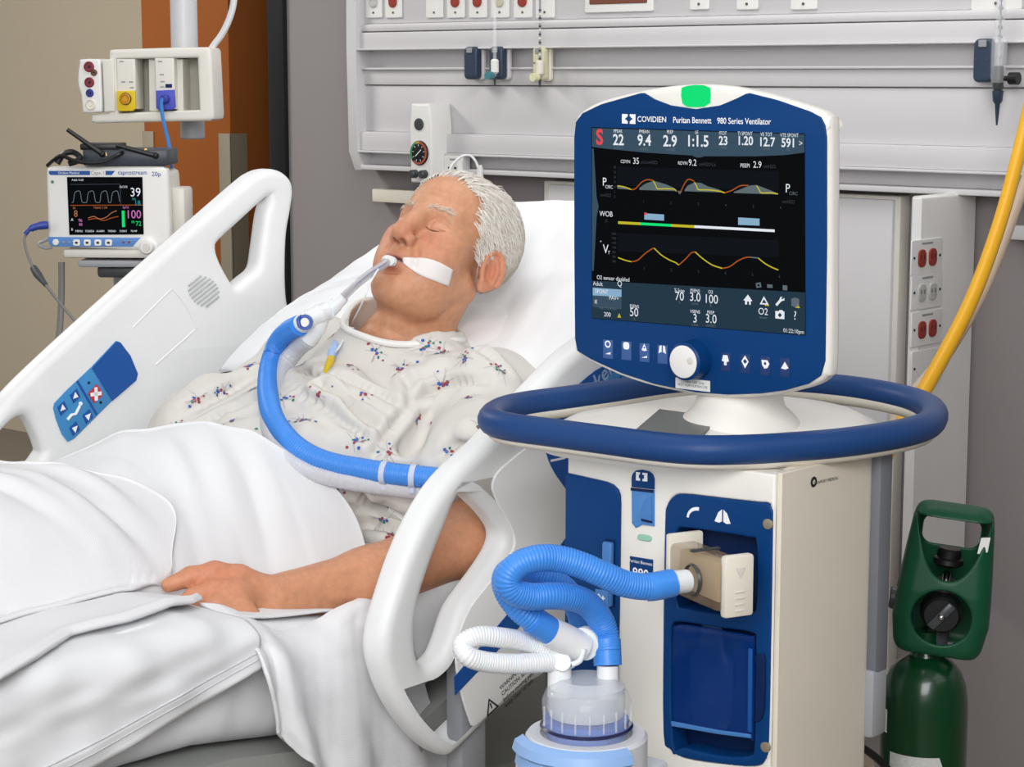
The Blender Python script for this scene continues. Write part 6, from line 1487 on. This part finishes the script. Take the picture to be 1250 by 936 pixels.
# Y piece at the end of the circuit
dY = dm - .02
yp = thing('circuit_connector', 'milky white Y connector with blue cap joining the hoses above the chest', 'connector', T(*atd(390, 385, dY)))
build('swivel', MB().tube([atd(411, 371, dY), atd(401, 379, dY), atd(396, 383, dY)], [.011, .0125, .0125], 20), clearwhite, yp, world=True)
build('elbow_body', MB().tube(spline([atd(400, 379, dY), atd(388, 384, dY - .01), atd(374, 391, dY - .01), atd(364, 398, dY)], 6), [.0135 + .0015 * (i % 5 == 0) for i in range(19)], 20), clearwhite, yp, world=True)
build('branch', MB().tube(spline([atd(392, 383, dY), atd(388, 398, dY), atd(376, 415, dY + .01)], 6), .0135, 20), clearwhite, yp, world=True)
cpb = build('cap', MB().tube([atd(373, 393, dY - .02), atd(372, 393.5, dY - .034)], [.0115, .0115], 20), mat('cap_blue', rgb(34, 78, 160), .35), yp, world=True)
build('cap_tab', MB().tube(spline([atd(368, 386, dY - .03), atd(364, 390, dY - .036), atd(366, 399, dY - .036)], 5), .003, 8), MATS['cap_blue'], cpb, world=True)
build('cap_rim', MB().tube([atd(372, 393.5, dY - .0345), atd(371.9, 393.6, dY - .0365)], [.0068, .006], 18), white, cpb, world=True)
# blue limb over the gown, pale limb behind it
def over(pts, r, lift, default):
    P = []
    for x, y in pts: P.append(np.array([x, y, fd(x, y, np.nan)]))
    P = np.array(P); d = P[:, 2]; ok = ~np.isnan(d); d = np.interp(np.arange(len(d)), np.arange(len(d))[ok], d[ok]); d[0] = default if not ok[0] else d[0]
    for _ in range(2): d[1:-1] = np.minimum(d[1:-1], (d[:-2] + 2 * d[1:-1] + d[2:]) / 4)
    return [atd(x, y, dd - r - lift) for (x, y, _), dd in zip(P, d)]
bpx = [(366, 397), (352, 404), (340, 417), (332, 436), (327.5, 460), (327.5, 485), (333, 508), (345, 528), (363, 546), (386, 559), (412, 567), (440, 572), (470, 577), (505, 581), (535, 584)]
P_ = over(bpx, .0145, .014, dY); P_[0] = atd(366, 397, dY); P_[1] = atd(352, 404, dY - .004); P_[2] = atd(340, 417, (dY - .006 + float((P_[2] - CAM) @ _f)) / 2)
P_ += [bu(556, 588, -.075), bu(580, 600, -.09), bu(600, 625, -.10)]
P_[-3] = atd(558, 588, float((P_[-4] - CAM) @ _f) + .02); P_[-2] = atd(585, 600, float((P_[-4] - CAM) @ _f) + .05)
P_ = P_[:-1]
dd_ = np.array([float((p - CAM) @ _f) for p in P_]); xy_ = bpx + [(558, 588), (585, 600)]
for _ in range(3): dd_[1:-1] = (dd_[:-2] + 2 * dd_[1:-1] + dd_[2:]) / 4
P_ = [atd(x, y, d_ - .010) for (x, y), d_ in zip(xy_, dd_)]
hose('breathing_hose', P_, .0150, hoseblue, 'bright blue ribbed hose curving over the gown to the near rail', pitch=.0036, amp=.0005)
for x, y in ((352, 404),):
    pass
clipm = mat('clip_milky', rgb(205, 215, 238), .3, alpha=.85)
def clip(i, label):
    a, b = P_[i], P_[i + 1]; d = b - a; d = d / np.linalg.norm(d); c_ = thing('hose_clip', label, 'clip', T(*a))
    mbq = MB().tube([a - d * .004, a + d * .004], [.0168, .0168], 22); build('clip_band', mbq, clipm, c_, world=True)
    e = np.cross(d, _f); e /= np.linalg.norm(e); build('clip_tab', MB().tube([a - e * .016, a - e * .023], [.005, .0045], 10), clipm, c_, world=True)
clip(12, 'pale plastic clip around the blue hose at the middle of the lap'); clip(13, 'pale plastic clip around the blue hose closest to the near rail')
wpx = [(378, 412), (362, 425), (347, 445), (337, 470), (331, 495), (331, 520), (340, 545), (358, 562), (385, 575), (420, 584), (460, 590), (505, 596), (540, 602)]
Q_ = over(wpx, .015, .004, dY); Q_[0] = atd(378, 412, dY + .01); Q_[1] = atd(362, 425, (dY + .01 + float((Q_[1] - CAM) @ _f)) / 2 + .004)
wd_ = np.array([float((p - CAM) @ _f) for p in Q_])
for _ in range(3): wd_[1:-1] = (wd_[:-2] + 2 * wd_[1:-1] + wd_[2:]) / 4
Q_ = [atd(x, y, d_ + .004) for (x, y), d_ in zip(wpx, wd_)]
Q_.append(atd(565, 610, float((Q_[-1] - CAM) @ _f) + .03))
hose('exhale_hose', Q_, .0150, mat('hose_translucent', rgb(222, 224, 230), .3, alpha=.72), 'pale translucent hose running beside the blue hose over the gown', pitch=.0036, amp=.0003)

# ------------------------------------------------------------------ oxygen cylinder valve guard
gd_ = SDF()
def addf(f, k, sub, br=.3): gd_.ops.append((f, k, sub, None, np.array([0, 0, H / 2]), br, 1.0))
def gbox(P):
    t = np.clip(P[:, 2] / H, 0, 1); w = np.where(t < .25, .052 + .008 * t / .25, .060 - .012 * ((t - .25).clip(0) / .75) ** 1.3); d = .046 - .014 * np.clip((t - .45) / .55, 0, 1)
    q = np.stack([np.abs(P[:, 0]) - (w - .022), np.abs(P[:, 1]) - (d - .022), np.abs(P[:, 2] - H / 2) - (H / 2 - .022)], 1)
    return np.sqrt((np.maximum(q, 0) ** 2).sum(1)) + np.minimum(q.max(1), 0) - .022
addf(gbox, 0, False)
addf(lambda P: gbox(P) + .0055, .002, True)
addf(lambda P: np.maximum(np.abs(P[:, 2] + .005) - .012, -P[:, 2] - .02), .003, True)
addf(lambda P: np.maximum(np.hypot(P[:, 0], P[:, 2] - H * .30) - .0365, P[:, 1] + .01), .003, True)
addf(lambda P: np.maximum(np.hypot(P[:, 1] * 1.4, P[:, 2] - H * .33) - .028, .02 - np.abs(P[:, 0])), .003, True)
def scoop(P):
    x = np.abs(P[:, 0]) / .043; zlow = H * .545 + H * .33 * x ** 2.4
    return np.maximum(np.maximum((zlow - P[:, 2]) * .6, P[:, 1] - .004), P[:, 2] - H * .93)
addf(scoop, .004, True)
def window_(P):
    q = np.stack([np.abs(P[:, 0]) - .022, np.abs(P[:, 2] - H * .79) - H * .10 + .014], 1)
    return np.maximum(np.sqrt((np.maximum(q, 0) ** 2).sum(1)) + np.minimum(q.max(1), 0) - .014, -.0 - P[:, 1])
addf(window_, .003, True)
addf(lambda P: np.sqrt((np.maximum(np.abs(P[:, 0]) - .036, 0)) ** 2 + P[:, 1] ** 2 + (P[:, 2] - H * .955) ** 2) - .0095, .01, False)
gv_, gf_ = gd_.mesh(axis(-.07, .07, .0014, []), axis(-.056, .056, .0014, []), axis(-.01, H + .01, .0014, []))
gv_ = lap_smooth(gv_, gf_, 2, .5)
gmat = np.array(MW[ox.name].inverted() @ GM); gv_ = gv_ @ gmat[:3, :3].T + gmat[:3, 3]
np_mesh('valve_guard', gv_, gf_, greenguard, ox)

# ================================================================== MONITORS AT THE LEFT
def facing(x, y, d, yaw=0.0):
    p = atd(x, y, d); a = math.radians(yaw); X = np.array([math.cos(a), -math.sin(a), 0]); Nn_ = np.array([-math.sin(a), -math.cos(a), 0]); return p, X, Nn_, frame(p, X, W, Nn_)
# ---- capnograph
cp, CX, CN, CM = facing(132, 256, 3.72, 4)
def c2(x, y):
    q = onp(x, y, cp, CN) - cp; return (float(q @ CX), float(q[2]))
def cpoly(p): return [c2(*a) for a in p]
cap = thing('capnograph_monitor', 'white and blue bedside capnograph monitor with black waveform screen on a stand', 'monitor', frame(cp - W * .085, CX, -CN, W))
def cpart(name, mb, m, parent=None, **k): return build(name, mb, m, parent or cap, world=True, **k)
fo2 = sm2(cpoly([(57, 250), (56, 212), (59, 205), (70, 203.5), (130, 203), (190, 203), (200, 204.5), (204, 212), (206, 250), (207, 290), (204, 302), (194, 306), (130, 304), (66, 301), (59, 296), (58, 290)]), 3)
cpart('front_shell', MB().plate([fo2], .03, .008, z0=-.03, M=CM), white)
bk2 = [(x * .95 + .002, y * .9) for x, y in fo2]
cpart('rear_case', MB().plate([bk2], .09, .01, z0=-.118, M=CM), offwhite)
cpart('battery_pack', MB().box((.118, -.012, -.075), (.028, .10, .07), .006, M=CM), offwhite)
sc_ = cpart('display', MB().plate([cpoly([(82, 216), (174, 216), (175.5, 286), (85, 286.5)])], .0015, 0, z0=.0004, M=CM), e_screen)
def cw(m, pts, wpx=.9, z=.0026):
    P = [np.array(c2(*p)) for p in pts]; h = wpx * .0015 / 2; a, b = [], []
    for i, p in enumerate(P):
        t = P[min(i + 1, len(P) - 1)] - P[max(i - 1, 0)]; t = t / (np.linalg.norm(t) + 1e-9); nn = np.array([-t[1], t[0]]) * h; a.append(p + nn); b.append(p - nn)
    mb = MB().grid([[(q[0], q[1], z), (r[0], r[1], z)] for q, r in zip(a, b)]); mb.v = [tuple(CM @ Vector(v)) for v in mb.v]; cpart('waveform', mb, m, sc_)
wave = []
for k, x in enumerate((88, 104.5, 120.5, 134)): wave += [(x, 247), (x + 2, 246), (x + 3.5, 236), (x + 6, 233.5), (x + 9.5, 233), (x + 11, 237), (x + 12.5, 246)]
cw(e_grey, spline(wave, 3)); cw(e_dim, [(86, 225), (147, 224.5)], .8); cw(e_dim, [(147, 225), (148, 250)], .8); cw(e_orange, [(86, 250.5), (175, 250)], .8)
cw(e_brown, spline([(108, 266), (115, 264), (122, 267), (130, 265), (136, 260), (143, 257)], 4), .9); cw(mat('x', rgb(0, 0, 0)) if False else e_orange, spline([(108, 268), (118, 266.5), (127, 269), (136, 266), (145, 264)], 4), .9)
cpart('bar_gauge', MB().plate([cpoly([(149, 257), (152.5, 257), (153, 277), (149.5, 277)])], .0003, 0, z0=.0022, M=CM), e_green, sc_)
def ct(items, m):
    mb = MB()
    for s, x, y, h, ax_ in items: q = c2(x, y); mb.text(s, h * .0015 / .7, CM @ T(q[0], q[1], .0027), ax_, 0, sx=.9)
    o = cpart('screen_text', mb, m, sc_); o['kind'] = 'stuff'
ct([('39', 172.5, 235, 10.5, 'RIGHT'), ('EtCO2', 156, 228, 2.6, 'RIGHT'), ('MENU', 97, 282, 2.6, 'CENTER'), ('SCREEN', 110, 282, 2.4, 'CENTER'), ('ALARM', 123, 282, 2.4, 'CENTER'), ('TREND', 137, 282, 2.4, 'CENTER'), ('EVENT', 151, 282, 2.4, 'CENTER'), ('PUMP', 164, 282, 2.4, 'CENTER'), ('Adult 12:20', 88, 219.5, 2.4, 'LEFT'), ('A', 88.5, 268, 3.5, 'CENTER'), ('B', 88.5, 280, 3, 'CENTER')], e_white)
ct([('100', 173, 262, 10, 'RIGHT'), ('SpO2', 154, 253, 2.6, 'CENTER'), ('96', 98.5, 269, 4, 'CENTER'), ('88', 99, 274, 3.4, 'CENTER')], e_pink); ct([('18', 172, 248, 6, 'RIGHT'), ('RR', 164, 243, 3, 'CENTER')], e_cyan); ct([('72', 173, 273, 5.5, 'RIGHT'), ('PR', 163, 271, 3, 'CENTER')], e_green); ct([('8', 93, 261, 8, 'CENTER'), ('IPI', 91, 254, 2.6, 'CENTER'), ('TREND 2 HR', 123, 253.5, 2.4, 'CENTER')], e_brown)
cpart('header_stripe', MB().plate([cpoly([(60, 208.5), (110, 208.5), (110, 213.5), (62, 213.5), (60, 212)])], .0008, 0, z0=.0002, M=CM), railblue); cpart('header_stripe', MB().plate([cpoly([(129, 208.5), (140.5, 208.5), (136.5, 213.5), (129, 213.5)])], .0008, 0, z0=.0002, M=CM), railblue)
tb = MB(); q = c2(144, 210.5); tb.text('capnostream', .0115, CM @ T(q[0], q[1], .0012), 'LEFT', 0, sx=.9); q = c2(191, 212.5); tb.text('20p', .0115, CM @ T(q[0], q[1], .0012), 'CENTER', 0); cpart('lettering', tb, railblue)
tb = MB(); q = c2(84, 211); tb.text('Oridion Medical', .006, CM @ T(q[0], q[1], .0014), 'CENTER', 0); q = c2(119.5, 211); tb2 = MB().text('Capn 1', .009, CM @ T(q[0], q[1], .0012), 'CENTER', 0); cpart('lettering', tb, inkwhite); cpart('lettering', tb2, greyplastic)
lgm = cpart('brand_mark', MB().plate([circ(.003, *c2(64, 222), 12)], .0006, 0, z0=.0002, M=CM), mat('brand_teal', rgb(90, 130, 110), .5))
cpart('blue_strip', MB().plate([cpoly([(58.5, 289), (172, 290), (166, 296), (162, 301), (66, 301), (60, 298)])], .0012, .0004, 1, z0=.0, M=CM), mat('strip_blue', rgb(92, 140, 205), .4))
cpart('power_button', MB().plate([circ(.0058, *c2(68.5, 295.5), 20)], .003, .001, z0=.001, M=CM), white)
for x in (94, 107, 120, 133): kb = cpart('button', MB().plate([rrect(.013, .0115, .003, *c2(x, 296))], .003, .001, z0=.001, M=CM), white); cpart('button_mark', MB().plate([rrect(.005, .004, .001, *c2(x, 296))], .0003, 0, z0=.0041, M=CM), ink, kb)
for x, m in ((78, 'strip_blue'), (85, 'strip_blue'), (151, 'outlet_red'), (158, 'outlet_red')): cpart('indicator', MB().plate([circ(.0022, *c2(x, 295.5), 12)], .002, .0005, z0=.0008, M=CM), greyplastic if 'blue' in m else outletred)
q = c2(181, 301); kn2 = cpart('dial_knob', MB().lathe([(.018, 0), (.0175, .004), (.0135, .005), (.0125, .014), (.011, .016), (.0001, .016)], 32, CM @ T(q[0], q[1], 0)), white)
cpart('knob_cap', MB().lathe([(.0075, .0155), (.007, .018), (.0001, .018)], 24, CM @ T(q[0], q[1], 0)), offwhite, kn2)
for k, x in enumerate((118, 156)):
    for y in (308, 311.5): cpart('vent_slot', MB().plate([cpoly([(x - 13, y), (x + 13, y), (x + 13, y + 1.6), (x - 13, y + 1.6)])], .001, 0, z0=-.012, M=CM), greyplastic)
cpart('base_shelf', MB().box((c2(132, 0)[0], c2(0, 309)[1], -.06), (.195, .016, .12), .005, M=CM), offwhite)
cpart('sensor_socket', MB().tube([tuple(CM @ Vector((*c2(57, 275), -.01))), tuple(CM @ Vector((*c2(45, 276.5), -.008)))], [.0065, .005], 14), violet)
cpart('side_handle', MB().tube(spline([tuple(CM @ Vector((*c2(58, 292), -.01))), tuple(CM @ Vector((*c2(46, 298), -.006))), tuple(CM @ Vector((*c2(54, 303), -.006))), tuple(CM @ Vector((*c2(62, 302), -.01)))], 5), .003, 8), greyplastic)
# stand
cs = thing('monitor_stand', 'grey metal pole stand carrying the capnograph behind the far rail', 'stand', T(cp[0] + .02, cp[1] + .06, 0))
px0, py0 = cp[0] + .028, cp[1] + .06; zt_ = float(onp(140, 318, cp, CN)[2])
build('mount_plate', MB().box((px0, py0, zt_ - .006), (.17, .13, .012), .003), greyplastic, cs, world=True)
build('tilt_head', MB().box((px0, py0, zt_ - .022), (.11, .09, .022), .006), darkgrey, cs, world=True)
build('collar', MB().cyl((px0, py0, zt_ - .075), (px0, py0, zt_ - .03), .031, .034, 28, .004), steel, cs, world=True)
build('pole', MB().cyl((px0, py0, .08), (px0, py0, zt_ - .05), .026, n=28), mat('pole_grey', rgb(196, 198, 202), .35, metal=.5), cs, world=True)
build('knob', MB().tube([(px0 + .02, py0 - .03, zt_ - .09), (px0 + .03, py0 - .045, zt_ - .09)], [.004, .006], 10), black, cs, world=True)
for k in range(5):
    a = 2 * math.pi * k / 5; l_ = build('leg', MB().tube([(px0, py0, .09), (px0 + .26 * math.cos(a), py0 + .26 * math.sin(a), .075)], [.024, .016], 12), greyplastic, cs, world=True)
    build('caster', MB().lathe([(.006, -.01), (.03, -.01), (.034, 0), (.03, .01), (.006, .01)], 18, T(px0 + .26 * math.cos(a), py0 + .26 * math.sin(a), .034) @ RZ(math.degrees(a)) @ RX(90)), black, l_, world=True)
# router box with antennas on top of the capnograph
zr = float(onp(130, 203, cp, CN)[2])
rt = thing('wireless_router', 'black wireless router with two stubby antennas on top of the capnograph', 'router', T(cp[0] + .035, cp[1] + .05, zr))
build('case', MB().box((cp[0] + .035, cp[1] + .05, zr + .016), (.155, .11, .03), .004), mat('router_slate', rgb(52, 58, 68), .4), rt, world=True)
build('top_module', MB().box((cp[0] - .012, cp[1] + .035, zr + .035), (.07, .08, .012), .003), black, rt, world=True)
fy = cp[1] - .006
for a, b in (((125, 188), (82, 158)), ((190, 190), (142, 177))):
    an_ = build('antenna', MB().tube([atd(*a, 3.70), atd(*b, 3.69)], [.0048, .0038], 12), black, rt, world=True)
    build('antenna_joint', MB().ball(tuple(atd(*a, 3.70)), .0062, 12, 8), black, an_, world=True)
for x, y in ((130, 188), (178, 183), (193, 188)): build('port', MB().tube([atd(x, y, 3.72), atd(x, y, 3.70)], [.003, .003], 10), mat('port_brass', rgb(190, 150, 80), .35, metal=.6) if x == 130 else MATS['port_brass'], rt, world=True)
cbp = [atd(58, 202, 3.72), atd(66, 195, 3.70), atd(75, 190, 3.69), atd(90, 196, 3.68), atd(110, 199, 3.68), atd(128, 197, 3.685), atd(142, 190, 3.69), atd(150, 186, 3.70)]
tag(build('black_cable', MB().tube(spline(cbp, 6), .0035, 8), black, world=True), 'loose black cable lying on top of the capnograph by the router', 'cable')
cb3 = [atd(70, 200, 3.7), atd(78, 188, 3.7), atd(90, 186, 3.7), atd(98, 194, 3.69), atd(84, 200, 3.69)]
tag(build('power_brick_cable', MB().tube(spline(cb3, 6), .0055, 8), black, world=True), 'coiled thick black cable at the left end of the router', 'cable')
# sensor leads
ld = [atd(44, 277, 3.71), atd(36, 280, 3.70), atd(30, 292, 3.70), atd(34, 312, 3.69), atd(42, 328, 3.66), atd(56, 348, 3.62), atd(75, 372, 3.58), atd(100, 402, 3.52), atd(130, 440, 3.5)]
sl_ = tag(build('sensor_lead', MB().tube(spline(ld, 6), .0026, 8), cordgrey, world=True), 'thin grey sensor lead with violet plug hanging from the capnograph left side', 'cable')
build('lead_strain_relief', MB().tube([atd(41, 327, 3.665), atd(46, 335, 3.65), atd(56, 348, 3.62)], [.0065, .0075, .004], 12), darkgrey, sl_, world=True)
build('lead_plug', MB().tube(spline([atd(58, 274.5, 3.71), atd(46, 276, 3.705), atd(36, 280, 3.70), atd(31, 286, 3.70)], 4), [.0075] * 4 + [.0065] * 4 + [.004] * 5, 12), mat('plug_navy', rgb(50, 66, 150), .4), sl_, world=True)
l2 = [atd(75, 320, 3.76), atd(75, 360, 3.76), atd(73, 400, 3.75), atd(69, 430, 3.74), atd(66, 470, 3.74), atd(66, 540, 3.74)]
tag(build('mains_cord', MB().tube(spline(l2, 6), .0062, 8), cordgrey, world=True), 'thick grey cord hanging straight down behind the far rail', 'cord')

# ---- patient module rack on a ceiling pole
rp2, RX2, RN2, RM2 = facing(190, 105, 3.95, 8)
def r2_(x, y):
    q = onp(x, y, rp2, RN2) - rp2; return (float(q @ RX2), float(q[2]))
rk = thing('module_rack', 'white module rack with yellow and blue connectors on a vertical pole', 'module rack', frame(rp2 - W * .07, RX2, -RN2, W))
def rpart(name, mb, m, parent=None, **k): return build(name, mb, m, parent or rk, world=True, **k)
def rpoly(p): return [r2_(*a) for a in p]
rackw = mat('rack_white', rgb(222, 219, 210), .42)
ro = rpoly([(112, 149), (112, 140), (133, 138), (134, 64), (135, 61.5), (138, 60.5), (200, 58.5), (252, 57.5), (256, 58.5), (258, 62), (260, 100), (262, 140), (261, 145), (257, 147.5), (180, 149), (118, 150.5)])
sl1 = rpoly([(143, 72), (241.5, 70.5), (244, 134), (146, 138)])
rpart('rack_frame', MB().plate([ro, sl1[::-1]], .075, .006, z0=-.07, M=RM2), rackw)
rpart('rack_back', MB().plate([sl1], .006, 0, z0=-.07, M=RM2), mat('rack_inner', rgb(176, 172, 160), .5))
for x0, x1 in ((178, 190), (211, 220)): rpart('divider', MB().plate([rpoly([(x0, 72), (x1, 72), (x1 + 1, 136), (x0 + 1, 136)])], .05, .002, z0=-.066, M=RM2), rackw)
def module(x0, x1, y0, y1, lab_, face):
    m_ = thing('monitor_module', lab_, 'monitor module', frame(onp((x0 + x1) / 2, y1, rp2, RN2), RX2, -RN2, W), 'modules slotted in the rack')
    b_ = build('module_body', MB().plate([rpoly([(x0, y0), (x1, y0), (x1 + 1.5, y1), (x0 + 1.5, y1)])], .05, .003, z0=-.045, M=RM2), rackw, m_, world=True)
    return m_
my_ = module(143, 165.5, 72, 133, 'white module with yellow socket panel in the left rack slot', None)
build('socket_panel', MB().plate([rpoly([(144, 111), (167, 110.5), (168, 132), (164, 135.5), (148, 136), (144.5, 133)])], .006, .002, z0=.004, M=RM2), yellow, my_, world=True)
q = r2_(155.5, 120.5); build('socket', MB().lathe([(.0105, .009), (.0105, .014), (.0085, .0145), (.0080, .0105), (.0052, .0105), (.0052, .013), (.0001, .013)], 28, RM2 @ T(q[0], q[1], 0)), mat('socket_amber', rgb(206, 150, 20), .4), my_, world=True)
q = r2_(155.5, 120.5); build('socket_ring', MB().lathe([(.0112, .009), (.0118, .0125), (.0104, .0135)], 28, RM2 @ T(q[0], q[1], 0)), ink, my_, world=True)
mb_ = module(189.5, 213, 71, 133, 'white module with violet blue plug panel in the right rack slot', None)
build('socket_panel', MB().plate([rpoly([(192, 110.5), (214.5, 109.5), (216, 131), (212, 134), (196, 134.5), (192.5, 132)])], .006, .002, z0=.004, M=RM2), violet, mb_, world=True)
q = r2_(204, 121); build('plug', MB().lathe([(.0085, .009), (.0085, .02), (.006, .022), (.0001, .022)], 20, RM2 @ T(q[0], q[1], 0)), mat('plug_dark_violet', rgb(52, 58, 150), .4), mb_, world=True)
build('display_mark', MB().plate([rpoly([(203, 102.5), (211, 102.5), (211, 107), (203, 107)])], .0006, 0, z0=.005, M=RM2), navydark, mb_, world=True)
for mm, pts in ((my_, ((147, 75), (149, 100), (158.5, 100), (159.5, 107))), (mb_, ((194, 75), (196, 91), (197, 99.5), (196.5, 106)))):
    for x, y in pts: build('printed_mark', MB().plate([rpoly([(x, y - .8), (x + 5, y - .8), (x + 5, y + .9), (x, y + .9)])], .0004, 0, z0=.005, M=RM2), greyplastic, mm, world=True)
for x, y in ((191, 118.5), (239.5, 117.5)):
    q = r2_(x, y); rpart('brass_jack', MB().lathe([(.0085, -.06), (.0085, -.056), (.006, -.055), (.0001, -.056)], 20, RM2 @ T(q[0], q[1], 0)), MATS['port_brass'])
# outer narrow modules at the left
m3 = thing('monitor_module', 'narrow white blank module at the left end of the rack', 'monitor module', frame(onp(134, 137, rp2, RN2), RX2, -RN2, W), 'modules slotted in the rack')
build('module_body', MB().plate([rpoly([(126.5, 73), (140.5, 72), (142.5, 136), (129, 137)])], .06, .003, z0=-.05, M=RM2), rackw, m3, world=True)
m4 = thing('monitor_module', 'curved white module with red and blue sockets at the rack far left', 'monitor module', frame(onp(112, 138, rp2, RN2), RX2, -RN2, W), 'modules slotted in the rack')
build('module_body', MB().plate([sm2(rpoly([(99, 76), (101, 72.5), (118, 72), (124, 75), (125.5, 100), (126.5, 132), (123, 137), (105, 137.5), (102.5, 133), (101, 116), (97.5, 105), (97, 92)]), 2)], .06, .004, z0=-.05, M=RM2), white, m4, world=True)
for x, y, r, m in ((111, 81.5, .0082, mat('socket_maroon', rgb(132, 44, 58), .45)), (111.5, 100.5, .0078, MATS['socket_maroon']), (112, 113.5, .0062, mat('socket_indigo', rgb(50, 56, 140), .45)), (113, 127.5, .0085, cream), (117, 88.5, .0052, mat('socket_brown', rgb(110, 76, 50), .45))):
    q = r2_(x, y); so2 = build('socket', MB().lathe([(r * 1.25, .010), (r * 1.25, .0125), (r, .0135), (r * .95, .0115), (.0001, .0115)], 22, RM2 @ T(q[0], q[1], 0)), m, m4, world=True)
    build('socket_core', MB().lathe([(r * .35, .0116), (r * .3, .0128), (.0001, .0128)], 12, RM2 @ T(q[0], q[1], 0)), ink if m is not cream else white, so2, world=True)
# pole
pp = atd(212, 20, 3.99); pole = thing('ceiling_pole', 'white ceiling mounted pole above and behind the module rack', 'pole', T(pp[0], pp[1] + .06, 1.3))
pz0 = float(onp(218, 172, rp2, RN2)[2]); px2, py2 = pp[0] + .012, pp[1] + .05
build('pole_tube', MB().cyl((px2, py2, float(onp(212, 60, rp2, RN2)[2]) - .02), (px2, py2, 2.6), .0265, n=28), mat('pole_white', rgb(200, 201, 204), .35), pole, world=True)
build('pole_groove', MB().box((px2 + .004, py2 - .0262, 2.1), (.004, .002, .9)), greyplastic, pole, world=True)
build('pole_foot', MB().cyl((px2 + .012, py2 + .0, pz0), (px2 + .012, py2 + .0, float(onp(212, 100, rp2, RN2)[2])), .024, n=28, bev=.003), greyplastic, pole, world=True)
# cables on the rack
bc = [tuple(RM2 @ Vector((*r2_(202, 121), .022))), atd(197, 130, 3.91), atd(200, 150, 3.89), atd(206, 175, 3.86), atd(210, 205, 3.82), atd(213.5, 240, 3.80), atd(212.5, 275, 3.80), atd(209, 305, 3.80), atd(206, 330, 3.80), atd(205, 400, 3.8)]
tag(build('sensor_cable', MB().tube(spline([np.array(p) for p in bc], 6), .0036, 8), cableblue, world=True), 'thin blue cable hanging from the violet plug past the capnograph', 'cable')
wc = [atd(258, 60, 3.97), atd(262, 54, 3.97), atd(272, 40, 3.97), atd(281, 20, 3.97), atd(286, -5, 3.97), atd(287, -60, 3.97)]
tag(build('supply_cable', MB().tube(spline(wc, 6), .0065, 10), mat('cable_pale', rgb(205, 204, 206), .45), world=True), 'pale grey cable curving up from the top right of the module rack', 'cable')
